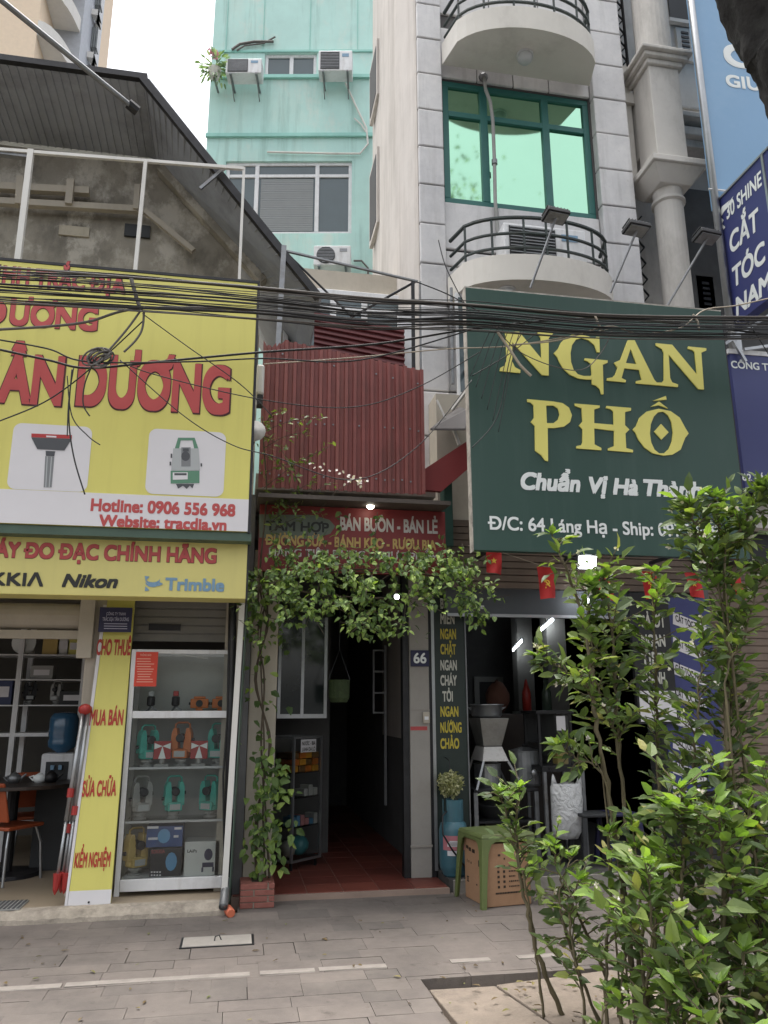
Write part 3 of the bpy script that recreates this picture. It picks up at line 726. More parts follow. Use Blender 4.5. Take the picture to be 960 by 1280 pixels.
# corrugation lines under the soffit
mb = MB()
for i in range(34):
    k = i/33; a = f0.lerp(f1, .55+.45*k); b = g0.lerp(g1, .55+.45*k); mb.tube([a-Vector((0,0,.006)), b-Vector((0,0,.006))], .009, 4)
for i in range(26):
    k = (i+.5)/26; a = f1.lerp(f2_, k); b = g1.lerp(g2, k); mb.tube([a-u2*.2, b-u2*.2], .009, 4)
mb.build('roof_ribs', m_roof, t)
mb = MB(); mb.tube([f0+Vector((0,-.03,.03)), f1+Vector((0.05,-.03,.03))], .045, 4); mb.tube([f1+Vector((0,-.03,.02)), f2_+Vector((0.02,-.03,.02))], .05, 4); mb.build('fascia', m_darksteel, t)
# slanted concrete rafter along the verge
ra, rb = P(196,210,7.75), P(326,352,7.75)
d = (rb-ra).normalized(); nn = Vector((-d.z,0,d.x))
mb = MB(); mb.hexa([ra, rb, rb-nn*-.2, ra-nn*-.2], [p+Vector((0,.14,0)) for p in (ra, rb, rb+nn*.2, ra+nn*.2)]); mb.build('rafter', m_grime, t)
# pale beams of the old balustrade and the dark vent
def bar(mb, x0,y0,x1,y1,Y,r): return mb.tube([P(x0,y0,Y),P(x1,y1,Y)], r, 4)
mb = MB(); bar(mb,-60,231,112,240,7.78,.055); bar(mb,-60,249,180,263,7.78,.05); bar(mb,180,263,242,314,7.78,.04); bar(mb,26,222,24,256,7.74,.05); bar(mb,89,226,86,256,7.74,.05); bar(mb,172,232,170,262,7.74,.04)
mb.build('balustrade', m_cream, t)
MB(FY(YB)).box(fx(156,290,YB), fx(188,290,YB), -.03, -.002, fz(156,296,YB), fz(156,281,YB)).build('vent', m_dark, t)
MB(FY(YB)).box(fx(74,290,YB), fx(112,290,YB), -.02, -.002, fz(74,294,YB), fz(74,282,YB)).build('vent_cover', m_render2, t)
MB().box(-.02, .08, YB-.02, 12.9, 3.0, 5.5).build('side_wall', m_grime, t)
# pipe frame standing above the billboard
t = thing('terrace_railing', 'pale welded tube frame standing on the terrace above the yellow billboard', 'frame', P(20,330,6.75))
mb = MB(); bar(mb,-80,181,305,211,6.75,.022); mb.build('top_rail', m_whitep, t)
for a in ((39,188,20,345,.036),(182,203,168,350,.024),(305,210,299,350,.018)):
    bar(MB(), a[0],a[1],a[2],a[3],6.75,a[4]).build('post', m_whitep, t)
bar(MB(),282,209,250,236,6.8,.02).build('brace', m_steel, t); bar(MB(),0,191,40,196,6.78,.04).build('brace', m_steel, t)
t = thing('grey_pole', 'long thin grey pole slanting across the sky down to the roof corner', 'pole', P(165,134,6.6))
MB().tube([P(-60,-50,5.6), P(168,136,6.75)], .026, 8).build('pole_shaft', m_steel, t)
MB().tube([P(160,129,6.72), P(172,139,6.77)], .05, 8).build('clamp', m_darksteel, t)

# ------------------------------------------------------------------ big yellow billboard
FB = FY(6.0)
t = thing('billboard', 'large yellow billboard with red lettering and two pictures of survey instruments', 'billboard', (-2, 6.1, 2.83))
MB().box(-4.2, .03, 6.0, 6.16, 2.83, 4.96).build('sign_panel', m_yellow, t, bevel=.004)
mb = MB(); mb.box(-4.2,.034,5.996,6.17,4.962,4.985); mb.box(.0305,.05,5.998,6.17,2.82,4.985); mb.build('sign_edge', m_darksteel, t)
zs = FB.px(160,618)[1]
MB(FB).box(-4.2, .0295, -.003, -.0005, 2.831, zs).build('white_strip', m_signwhite, t)
mb = MB(); mb.box(-4.2,.06,6.02,6.2,2.76,2.826); mb.build('support_rail', mat('green_rail', (70,92,78), .5, var=.15), t)
for x in (-3.2,-1.9,-.6): MB().tube([(x,6.17,4.6),(x,7.88,4.6)], .025, 4).build('bracket', m_darksteel, t)
O = dict(outline=m_outl)
letters(t, FB, 'HH TRẮC ĐỊA', (3,354), (155,370), 22, m_red, bold=.06, outline=m_outl, grow=.05)
letters(t, FB, 'CÔNG TY TN', (-165,338), (-3,353), 22, m_red, bold=.06, outline=m_outl, grow=.05)
letters(t, FB, 'ƯƠNG', (11,406), (121,413), 31, m_red, bold=.085, outline=m_outl, grow=.02)
letters(t, FB, 'D', (-26,404), (6,405), 31, m_red, bold=.085, outline=m_outl, grow=.02)
letters(t, FB, 'T', (-52,499), (-10,502), 63, m_red, bold=.085, outline=m_outl, grow=.02)
letters(t, FB, 'ÂN', (-4,503), (76,506), 63, m_red, bold=.085, outline=m_outl, grow=.02)
letters(t, FB, 'ĐƯƠNG'.replace('Đ','D'), (94,507), (286,516), 63, m_red, bold=.085, outline=m_outl, grow=.02)
letters(t, FB, 'Hotline: 0906 556 968', (113,639), (294,643), 16, m_red, bold=.085)
letters(t, FB, 'Website: tracdia.vn', (123,658), (283,662), 15, m_red, bold=.085)
def rrect(fr, x0,y0,x1,y1,r=.06,n=6):
    a0,c0 = fr.px(x0,y1); a1,c1 = fr.px(x1,y0); out = []
    for cx_,cy_,s in ((a1-r,c1-r,0),(a0+r,c1-r,1),(a0+r,c0+r,2),(a1-r,c0+r,3)):
        for k in range(n+1): an = math.pi/2*(s+k/n); out.append((cx_+r*math.cos(an), cy_+r*math.sin(an)))
    return out
def poly(fr, pts): return [fr.px(x,y) for x,y in pts]
def c4(pts): return [(x/3, 520+y/3) for x,y in pts]
m_dgrey = mat('print_dark_grey', (70,72,76), .5, var=0); m_lgrey = mat('print_light_grey', (168,172,172), .5, var=0); m_mgrey = mat('print_mid_grey', (120,122,124), .5, var=0)
m_pgreen = mat('print_green', (86,132,106), .5, var=0); m_pred = mat('print_red', (170,44,44), .5, var=0)
def flatpart(parent, name, m, polys, n=.004, fr=FB):
    mb = MB(fr)
    for i, p in enumerate(polys): mb.flat(poly(fr, p), -n-.0001*i)
    return mb.build(name, m, parent)
o = MB(FB).flat(rrect(FB,8,534,116,611), -.002).build('picture_panel', m_signwhite, t)
flatpart(o, 'picture_head', m_pred, [c4([(118,66),(270,72),(270,86),(118,80)])])
flatpart(o, 'picture_body', m_dgrey, [c4([(118,81),(270,87),(242,130),(140,125)]), c4([(172,131),(208,133),(204,152),(172,150)])], .0045)
flatpart(o, 'picture_lettering', m_signwhite, [c4([(174,74),(212,76),(212,82),(174,80)])], .0052)
flatpart(o, 'picture_pole', m_mgrey, [c4([(170,151),(204,153),(194,268),(164,268)])], .004); flatpart(o, 'picture_pole', m_lgrey, [c4([(176,152),(180,152),(174,268),(170,268)]), c4([(192,152),(196,152),(187,268),(183,268)])], .0048)
o = MB(FB).flat(rrect(FB,181,541,283,617), -.002).build('picture_panel', m_signwhite, t)
flatpart(o, 'picture_handle', m_pgreen, [c4([(668,82),(730,82),(744,122),(728,122),(722,92),(678,92),(672,122),(656,122)])])
flatpart(o, 'picture_body', m_lgrey, [c4([(650,122),(745,122),(750,205),(642,205)])], .0042)
flatpart(o, 'picture_body', m_mgrey, [c4([(680,118),(715,118),(715,190),(680,190)])], .0046)
flatpart(o, 'picture_lens', m_dgrey, [[(232+5.5*math.cos(k*math.pi/8), 570.5+6*math.sin(k*math.pi/8)) for k in range(16)]], .005)
flatpart(o, 'picture_display', m_dgrey, [c4([(686,122),(708,122),(708,134),(686,134)])], .005)
for q_ in ([(640,142),(646,142),(646,158),(640,158)], [(636,172),(642,172),(642,186),(636,186)], [(752,178),(758,178),(758,190),(752,190)]): flatpart(o, 'picture_knob', m_dgrey, [c4(q_)], .005)
flatpart(o, 'picture_base', m_pgreen, [c4([(640,206),(748,206),(748,252),(640,254)])], .0044)
flatpart(o, 'picture_screen', m_signwhite, [c4([(648,212),(704,212),(704,238),(648,240)])], .005)
flatpart(o, 'picture_screen', m_dgrey, [c4([(654,215),(700,215),(700,223),(654,223)])], .0055)
flatpart(o, 'picture_foot', m_dgrey, [c4([(660,255),(728,255),(722,272),(712,262),(700,274),(686,262),(668,273)])], .0046)

# ------------------------------------------------------------------ pale yellow fascia sign
FS = FY(6.15)
t = thing('fascia_sign', 'pale yellow shop sign with red headline and instrument makers in black and blue', 'sign', (-2,6.25,2.33))
MB().box(-4.2, .035, 6.15, 6.4, 2.33, 2.79).build('sign_panel', m_yellow2, t, bevel=.004)
MB().box(.0355,.05,6.155,6.42,2.32,2.795).build('sign_edge', m_darksteel, t)
letters(t, FS, 'MÁY ĐO ĐẠC CHÍNH HÃNG', (-24,696), (270,705), 20, m_red, bold=.085, outline=m_outl, grow=.02)
letters(t, FS, 'SOKKIΛ', (-52,731), (54,733), 17, m_blackv, bold=.07)
letters(t, FS, 'Nikon', (77,734), (147,735), 17, m_blackv, bold=.085, shear=.25)
letters(t, FS, 'Trimble', (206,738), (280,739), 16, m_bluev, bold=.08)
cx_, cy_ = 191, 730
mb = MB(FS)
for k, (r_, y_) in enumerate(((9,0),(8,1),(6,2))):
    for sgn in (0,1):
        arc = [(cx_+r_*math.cos(a), cy_-sgn*0+y_-1-r_*.42*sgn+ (r_*.55)*math.sin(a)*(1 if sgn else .9)) for a in [math.pi*q/10 for q in range(11)]]
        arc2 = [(x, y-2.2) for x,y in reversed(arc)]
        mb.flat(poly(FS, arc+arc2), -.004-.0002*(k*2+sgn))
for tri in ([(181,720),(187,721),(182,726)], [(181,739),(182,733),(187,738)], [(198,727),(204,730),(198,733)]): mb.flat(poly(FS, tri), -.0055)
mb.build('logo', m_bluev, t)

# ------------------------------------------------------------------ big green sign
FG = FY(5.9)
t = thing('billboard', 'large dark green billboard with yellow restaurant name and white address', 'billboard', (3,6,2.72))
gx0, gx1, gz0, gz1 = 1.81, 4.25, 2.725, 5.05
MB().box(gx0, gx1, 5.9, 5.97, gz0, gz1).build('sign_panel', m_green, t, bevel=.003)
m_signedge = mat('worn_sign_edge', (176,170,160), .7, var=.25, vs=14, dirt=(60,58,54), ds=9, damt=.9)
MB().box(gx0-.008, gx0-.001, 5.902, 5.985, gz0-.01, gz1+.01).build('sign_edge', m_signedge, t)
MB().box(gx0-.008, gx1+.005, 5.905, 5.985, gz1+.001, gz1+.014).build('sign_edge', m_signedge, t)
MB().box(gx1+.001, gx1+.012, 5.903, 5.985, gz0, gz1).build('sign_edge', m_darksteel, t)
def sc(o, s, pts): return [(o[0]+x/s, o[1]+y/s) for x,y in pts]
A1 = lambda p: poly(FG, sc((610,400),6.4,p)); A2 = lambda p: poly(FG, sc((750,420),6.4,p)); A3 = lambda p: poly(FG, sc((640,490),4,p))
def arcp(cx, cy, rx, ry, a0, a1, n=14): return [(cx+rx*math.cos(R(a0+(a1-a0)*i/n)), cy+ry*math.sin(R(a0+(a1-a0)*i/n))) for i in range(n+1)]
mb = MB(FG)
lt = [
 (A1([(132,100),(245,98),(425,315),(418,150),(392,104),(525,104),(482,150),(482,448),(428,444),(190,180),(192,340),(212,382),(256,405),(254,428),(92,412),(95,388),(128,370),(146,330),(140,150)]), []),
 (A1([(522,270),(556,235),(580,185),(615,148),(665,124),(730,120),(800,135),(850,158),(860,140),(886,140),(890,262),(868,262),(848,205),(800,165),(745,148),(700,160),(668,205),(656,270),(660,340),(680,400),(715,438),(760,452),(815,452),(826,440),(820,355),(795,335),(768,325),(770,310),(952,328),(952,346),(914,360),(920,598),(904,598),(890,555),(860,528),(828,518),(826,480),(790,480),(720,472),(650,440),(600,395),(565,335),(550,300)]), []),
 (A2([(218,38),(272,38),(430,355),(450,376),(490,376),(508,355),(506,140),(492,110),(444,80),(442,62),(572,74),(772,315),(752,135),(738,118),(700,106),(700,88),(845,102),(845,120),(805,136),(826,432),(782,428),(544,152),(556,340),(572,375),(620,392),(618,412),(284,382),(284,365),(330,355),(308,275),(190,262),(168,340),(204,358),(200,374),(52,360),(52,342),(95,335),(118,310),(136,258),(108,218),(158,195)]), [A2([(240,106),(202,220),(288,230)])]),
 (A3([(74,38),(205,50),(250,58),(282,80),(297,118),(288,152),(258,175),(210,182),(176,182),(178,348),(164,345),(145,318),(114,296),(112,172),(92,152),(108,130),(106,70),(90,54),(76,52)]), [A3([(168,70),(172,158),(205,158),(228,140),(236,115),(228,85),(205,70)])]),
 (A3([(310,60),(436,70),(436,80),(408,90),(408,158),(506,166),(504,100),(490,88),(468,82),(470,72),(592,82),(592,95),(562,102),(562,168),(584,190),(564,210),(568,282),(602,292),(602,304),(478,294),(478,284),(508,272),(508,196),(408,184),(410,264),(444,282),(444,293),(320,284),(320,272),(344,268),(350,254),(350,188),(332,170),(350,150),(346,84),(314,72)]), []),
 (A3([(600,190),(618,172),(635,130),(670,100),(730,86),(790,98),(835,130),(862,180),(880,210),(862,232),(840,290),(800,315),(755,320),(700,308),(660,280),(630,240),(614,205)]), [A3(arcp(744,205,58,106,0,330,13))]),
 (A3([(742,162),(780,204),(744,240),(708,200)]), []),
 (A3([(690,76),(732,50),(776,84),(732,68)]), []), (A3([(702,46),(766,22),(770,40)]), []),
]
for p, h in lt: mb.prism(p, -.012, -.0005, holes=h)
mb.build('lettering', m_gold, t)
letters(t, FG, 'Chuẩn', (651,612), (726,618), 22, m_whitev, bold=.09, shear=.22)
letters(t, FG, 'Vị Hà', (737,617), (798,621), 21, m_whitev, bold=.09, shear=.22)
letters(t, FG, 'Thành', (805,620), (878,624), 21, m_whitev, bold=.09, shear=.22)
letters(t, FG, 'Đ/C: 64 Láng Hạ - Ship: 0975 998', (610,662), (899,676), 17, m_whitev, bold=.045)
# struts and support frame
for x in (2.2,3.1,4.0): MB().tube([(x,5.975,4.9),(x,7.5,4.9)], .022, 4).build('bracket', m_darksteel, t); MB().tube([(x,5.975,2.9),(x,7.1,2.9)], .022, 4).build('bracket', m_darksteel, t)

# ------------------------------------------------------------------ floodlights on arms above the green sign
def floodlight(head, foot, label):
    t = thing('floodlight', label, 'lamp', foot, 'floodlights on arms above the green billboard')
    h = Vector(head)
    MB().tube([foot, h+Vector((0,.0,.0))], .012, 6).build('arm', m_steel, t)
    f = Frame(h, (1,.12,0), (0,.25,1))
    MB(f).box(-.11,.11,-.075,.075,.0,.04).box(-.095,.095,-.065,.065,.041,.058).build('lamp_head', m_darksteel, t, bevel=.006)
    MB(f).box(-.095,.095,-.06,.06,-.010,-.001).build('lamp_glass', m_steel, t)
    mb = MB(f)
    for i in range(7): mb.box(-.10+i*.033-.004,-.10+i*.033+.004,-.06,.06,.0585,.07)
    mb.build('cooling_fins', m_darksteel, t); return t
floodlight(P(796,288,5.75), P(763,366,5.98), 'floodlight on a slanting arm in front of the pale tiled pilaster')
floodlight(P(884,298,5.7), P(832,386,5.98), 'floodlight on a slanting arm beside the fluted round column and the navy sign')
floodlight(P(695,272,5.75), P(663,360,5.98), 'floodlight on a slanting arm in front of the lower curved balcony')

# ------------------------------------------------------------------ signs on the right
FQ = FY(6.9)
t = thing('advert_board', 'tall pale blue advertising board with white words and a steel tube edge', 'billboard', (6.5,7,7))
MB().box(5.06, 9.4, 6.9, 6.98, 6.95, 13).build('sign_panel', m_skyblue, t)
MB().tube([(5.05,6.88,4.6),(5.05,6.88,13.2)], .04, 10).build('edge_tube', m_alu, t, smooth=True)
MB().tube([P(886,236,6.87), P(936,242,6.87)], .012, 6).build('edge_rail', m_whitem, t)
letters(t, FQ, 'GỘI', (906,82), (992,92), 28, m_whitev, bold=.09)
letters(t, FQ, 'GIƯỜNG', (908,108), (1010,122), 15, m_whitev, bold=.08)
FN = Frame((5.1,7.0,0), (0,-1,0), (0,0,1))
nl, nz1 = FN.px(893,257); nb, nz0 = FN.px(912,405); nr, _ = FN.px(953,205)
t = thing('projecting_sign', 'dark navy barber sign standing out from the wall with slanted white lettering', 'sign', FN.w(nl,.05,nz0))
MB(FN).box(nl, nr+1.2, 0, .12, nz0-.05, nz1).build('sign_panel', m_navy, t)
mb = MB(FN); mb.box(nl-.03,nl-.001,-.012,.13,nz0-.3,nz1+.02); mb.box(nl-.0005,nr+1.2,-.012,.13,nz1+.001,nz1+.025); mb.box(nr+.0,nr+.03,-.013,-.001,nz0-.05,nz1); mb.build('sign_edge', m_alu, t)
letters(t, FN, '30 SHINE', (909,275), (955,240), 19, m_whitev, bold=.05, shear=.12)
letters(t, FN, 'CẮT', (914,318), (952,290), 27, m_whitev, bold=.06, shear=.15)
letters(t, FN, 'TÓC', (918,360), (960,332), 27, m_whitev, bold=.06, shear=.15)
letters(t, FN, 'NAM', (921,396), (968,372), 24, m_whitev, bold=.07, shear=.15)
mb = MB(FN)
for q in ([(900,266),(903,258),(913,250),(908,258),(917,245),(913,256),(905,265),(901,272)], [(902,272),(905,275),(903,280),(907,284),(905,287),(901,280)]): mb.flat(poly(FN, q), -.004)
mb.build('logo', m_whitev, t)
FL = FY(6.55)
a0, c1 = FL.px(912,442); a0 = max(a0, 4.262); _, c0 = FL.px(930,612)
t = thing('wall_sign', 'plain navy company sign beside the green billboard with small white lettering', 'sign', (a0+1,6.6,c0))
MB().box(a0, a0+3.2, 6.55, 6.65, c0, c1).build('sign_panel', m_navy, t)
MB().box(a0-.02, a0+3.2, 6.54, 6.66, c1+.001, c1+.05).build('sign_edge', m_whitem, t)
letters(t, FL, 'CÔNG TY CỔ PHẦN', (914,460), (1022,474), 9, m_whitev, bold=.05)
letters(t, FL, '62 LÁNG HẠ', (928,601), (995,608), 9, m_whitev, bold=.05)
letters(t, FL, 'LH', (958,623), (985,627), 20, m_whitev, bold=.06)
mb = MB()
for (x0,y0,x1,y1) in ((906,430,960,395),(930,437,965,432),(912,418,932,452)): mb.tube([P(x0,y0,6.5),P(x1,y1,6.5)], .02, 4)
mb.build('support_frame', m_alu, t)
MB().box(a0+.1, a0+3.2, 6.66, 7.2, c0-.02, c0+.3).build('canopy_box', m_dark, t)
# wall and awning under it, brown roller shutter of the next shop
t = thing('barber_shopfront', 'closed shopfront with brown roller shutter and a dark box above', 'shopfront', (5.3,7.3,0))
xs0 = fx(872,880,7.3)
MB().box(xs0+.02, 9, 7.42, 7.6, 0, 4.2).build('wall', m_cream, t)
MB().box(xs0, 9, 7.1, 7.41, fz(930,702,7.1), fz(930,660,7.1)).build('shutter_box', m_dark, t)
mb = MB(); z = .02; zt_ = fz(930,704,7.3)
while z < zt_: mb.box(xs0, 9, 7.3, 7.35, z, z+.062).box(xs0, 9, 7.315, 7.345, z+.062, z+.075); z += .075
mb.build('roller_shutter', m_slat, t)
MB().box(a0+.05, 9, 6.9, 7.09, fz(930,662,7.0), fz(930,618,7.0)).build('white_lintel', m_whitep, t)
# black menu board and barber banner behind the bushes
FM = FY(7.0)
a0, c0 = FM.px(799,905); a1, c1 = FM.px(834,742)
t = thing('menu_board', 'black menu board with pale lettering beside the striped barber banner', 'sign', ((a0+a1)/2,7.03,c0))
MB().box(a0,a1,7.0,7.05,c0,c1).build('sign_panel', m_black, t)
m_menuw = mat('menu_white', (190,190,180), .5, var=0); m_menuy = mat('menu_yellow', (186,170,60), .5, var=0)
for s_, y_ in (('SẢ ỚT',785),('NGAN',809),('TIẾT',832),('CHANH',856)): letters(t, FM, s_, (802,y_-1), (832,y_+1), 15, m_menuw, bold=.07)
MB().box(a0+.02,a1-.02,6.99,6.999,c0+.02,c0+.3).build('notice', m_signwhite, t)
FK = FY(7.05)
a0, c0 = FK.px(840,990); a1, c1 = FK.px(884,748)
t = thing('barber_banner', 'navy banner with slanted white stripes of barber lettering beside the brown shutter', 'banner', ((a0+a1)/2,7.07,c0))
MB().box(a0,a1,7.05,7.07,c0,c1).build('banner_cloth', m_navy, t)
for i in range(8):
    y_ = 765+i*31
    flatpart(t, 'stripe', m_signwhite, [[(841,y_),(883,y_+17),(883,y_+31),(841,y_+15)]], .003, FK)
    a, c = FK.px(844, y_+13); a_, c_ = FK.px(881, y_+28); fr = Frame(FK.w(a,0,c), (a_-a,0,c_-c), (0,0,1))
    L_ = math.hypot(a_-a, c_-c)
    write(fr, 'CẮT TÓC NAM', .005, L_-.01, .015, .062, .005, .05).build('lettering', m_blackv, t)

# ------------------------------------------------------------------ survey shop, ground floor
t = thing('survey_shopfront', 'open shopfront under the yellow signs with grey interior and roller shutters', 'shopfront', (-2,8.5,.08))
MB().box(-6,-.02,10.4,10.6,.08,2.9).box(-6,-5.8,7.0,10.4,.08,2.9).build('wall', m_wallin, t)
MB().box(-.12,.0,7.0,10.4,.08,3.0).build('party_wall', m_cream, t)
MB().box(-6,-.0,6.75,13,2.75,2.98).build('ceiling', m_cream, t)
xc = fx(112,800,7.05)
MB().box(xc-.02, xc+.24, 7.02, 7.3, .08, 2.74).build('pillar', m_cream, t, bevel=.008)
MB().box(-6,-.02,7.0,7.2,2.42,2.74).build('lintel', m_cream, t)
zr = fz(60,795,6.98); zq = fz(60,752,6.98)
mb = MB(); mb.lathe([(.11,0),(.11,xc+6)], (-6,7.08,(zr+zq)/2+.03), 16, 'a'); mb.box(-6,xc-.03,7.0,7.05,zr-.02,zr+.05); mb.build('roller_shutter', m_cream, t)
MB().box(fx(104,770,6.98)-.02, fx(119,770,6.98), 6.93, 7.015, zr-.18, zq+.02).build('shutter_bracket', m_cream, t)
mb = MB(); z = fz(230,802,7.1)
x0, x1 = fx(166,780,7.1), fx(296,780,7.1)
while z < 2.5: mb.box(x0,x1,7.1,7.13,z,z+.06).box(x0,x1,7.112,7.125,z+.06,z+.072); z += .072
mb.build('roller_shutter', m_slatg, t)
MB().box(fx(186,785,7.1), fx(226,785,7.1), 7.085,7.098, fz(200,788,7.1), fz(200,780,7.1)).build('shutter_lock', m_darksteel, t)
# leaning yellow service board
q = [P(84,1133,6.72), P(138,1130,6.72), P(166,790,6.98), P(128,790,6.98)]
zb = q[0].z
t = thing('service_board', 'tall narrow yellow board leaning on the pillar with red vertical list of services', 'sign', q[0])
ux = (q[1]-q[0]); uz = ((q[3]+q[2])/2-(q[0]+q[1])/2)
FV = Frame(q[0], ux, uz); FV.ux = Vector((1,0,0)); FV.uz = (uz - FV.ux*0).normalized(); FV.uy = FV.uz.cross(FV.ux).normalized()
pv = [FV.px(84,1133), FV.px(138,1130), FV.px(167,742), FV.px(133,742)]
MB(FV).prism(pv, 0, .035).build('sign_panel', m_yellow, t, bevel=.003)
sw = [pv[0], pv[1], FV.px(139.6,1112), FV.px(86.5,1114)]
MB(FV).flat(sw, -.0015).build('white_strip', m_signwhite, t)
MB(FV).prism([(pv[0][0]-.02,pv[0][1]), (pv[0][0]-.002,pv[0][1]), (pv[3][0]-.002,pv[3][1]-.1), (pv[3][0]-.03,pv[3][1]-.1)], -.004, .04).build('sign_edge', m_signwhite, t)
m_red3 = mat('dark_red_lettering', (172,48,34), .5, var=.05)
letters(t, FV, 'CHO THUÊ', (118,819), (161,816), 20, m_red3, bold=.065)
letters(t, FV, 'MUA BÁN', (110,907), (152,904), 20, m_red3, bold=.065)
letters(t, FV, 'SỬA CHỮA', (101,996), (144,992), 20, m_red3, bold=.065)
letters(t, FV, 'KIỂM NGHIỆM', (92,1085), (137,1082), 19, m_red3, bold=.065)
MB(FV).lathe([(.008,-.008),(.008,-.002)], (*[FV.px(111,1128)[0]],0,FV.px(111,1128)[1]), 10, 'b').build('fixing', m_darksteel, t)
FP = FY(6.9)
a0, c0 = FP.px(123,790); a1, c1 = FP.px(166,760)
t = thing('name_plaque', 'small dark navy company plaque fixed above the yellow service board', 'plaque', ((a0+a1)/2,6.9,c0))
MB().box(a0,a1,6.88,6.9,c0,c1).build('sign_panel', m_navyd, t)
FP = FY(6.88); mp_ = mat('plaque_lettering', (170,170,190), .5, var=0)
letters(t, FP, 'CÔNG TY TNHH', (133,769), (157,769), 3.6, mp_, bold=.04)
letters(t, FP, 'TRẮC ĐỊA TÂN DƯƠNG', (128,776), (161,776), 4.4, mp_, bold=.05)
mb = MB(FP)
for y_ in (780,783,786): a, c = FP.px(130,y_); b_, _ = FP.px(159,y_); mb.box(a,b_,-.004,-.001,c,c+.006)
mb.build('small_print', mp_, t)
# tripod
t = thing('survey_tripod', 'folded aluminium survey tripod with red clamps leaning beside the yellow board', 'tripod', P(73,1122,6.78))
tp, bt = P(104,890,6.86), P(73,1116,6.74)
for i, (o1, o2) in enumerate((((0,0,0),(-.025,0,0)), ((.035,.01,0),(.035,.02,0)), ((.015,.04,0),(.005,.06,0)))):
    a, b_ = tp+Vector(o1), bt+Vector(o2)
    l = MB().tube([a, a.lerp(b_,.62)], .017, 8).tube([a.lerp(b_,.6), a.lerp(b_,.96)], .012, 8).build('leg', m_alu, t, smooth=True)
    MB().tube([a.lerp(b_,.44+.1*i), a.lerp(b_,.49+.1*i)], .026, 8).build('leg_clamp', m_red2, l)
    MB().tube([a.lerp(b_,.90), a.lerp(b_,.985), a.lerp(b_,1.01)], [.034,.02,.004], 8).build('foot', m_red2, l)
MB().ball(tp+Vector((.012,.01,.02)), .05, 10, (1.1,1,.9)).build('tripod_head', m_red2, t, smooth=True)

# showcase
YS, YD = 6.95, 7.38
t = thing('showcase', 'white framed glass showcase full of survey instruments', 'showcase', ((fx(150,1110,YS)+fx(290,1110,YS))/2,7.15,.08))
sx0, sx1 = fx(143,1105,YS), fx(284,1105,YS)
zt_ = fz(220,812,YS); zbt = fz(220,1112,YS); zb1 = fz(220,1097,YS)
shz = [fz(220,893,YS), fz(220,960,YS), fz(220,1027,YS)]
mb = MB()
for x in (sx0, sx1-.04):
    for yb in (YS, YD-.04): mb.box(x, x+.04, yb, yb+.04, .08, zt_)
for yb in (YS, YD-.03): mb.box(sx0+.041, sx1-.041, yb, yb+.03, zt_-.035, zt_)
mb.box(sx0+.001,sx0+.03,YS+.041,YD-.041,zt_-.035,zt_); mb.box(sx1-.03,sx1-.001,YS+.041,YD-.041,zt_-.035,zt_)
mb.build('frame', m_whitem, t, bevel=.004)
MB().box(sx0+.042,sx1-.042,YS-.012,YD-.01,zbt,zb1).build('bottom_board', m_whitem, t, bevel=.004)
MB().box(sx0+.042,sx1-.042,YS-.004,YD-.045,shz[0]-.03,shz[0]+.028).build('shelf', m_whitem, t, bevel=.004)
for z in shz[1:]:
    o = MB().box(sx0+.042,sx1-.042,YS+.03,YD-.045,z-.004,z+.004).build('shelf', m_glass, t)
    MB().box(sx0+.042,sx1-.042,YS+.012,YS+.029,z-.008,z+.010).build('shelf_edge', m_alu, o)
MB().box(sx0+.042,sx1-.042,YD-.02,YD-.01,zb1+.002,zt_-.036).build('back_panel', mat('showcase_back', (172,174,170), .6, var=.1, vs=2), t)
o = MB().box(sx0+.042,sx1-.042,YS+.004,YS+.008,shz[0]+.03,zt_-.036).box(sx0+.042,sx1-.042,YS+.004,YS+.008,zb1+.003,shz[0]-.032).build('pane', m_glass, t)
for x in (sx0+.22, sx1-.2):
    MB().lathe([(.055,-.022),(.055,.022)], (x,YS+.2,.135), 14, 'a').build('caster', m_black, t)
MB().tube([P(203,816,YS+.2), P(260,823,YS+.2)], .008, 6).build('tube_lamp', m_whitem, t)
FPo = FY(YS-.004); a0,c0 = FPo.px(167,858); a1,c1 = FPo.px(198,815)
t2 = thing('notice', 'red printed notice taped to the top of the showcase glass', 'notice', ((a0+a1)/2,YS-.004,c0))
MB().box(a0,a1,YS-.0045,YS-.003,c0,c1).build('paper', mat('red_paper', (214,72,52), .6, var=.04), t)
mpk = mat('notice_print', (232,170,150), .6, var=0)
letters(t2, FY(YS-.0045), 'THÔNG BÁO', (175,820), (189,820), 2.6, mpk, bold=.05, n=.0012)
mb = MB(FY(YS-.0045))
for i in range(10):
    y_ = 824+i*3.2; a, c = mb.fr.px(170+random.uniform(0,2),y_); b_, _ = mb.fr.px(193-random.uniform(0,7),y_); mb.box(a,b_,-.0016,-.0006,c,c+.007)
mb.build('small_print', mpk, t2)

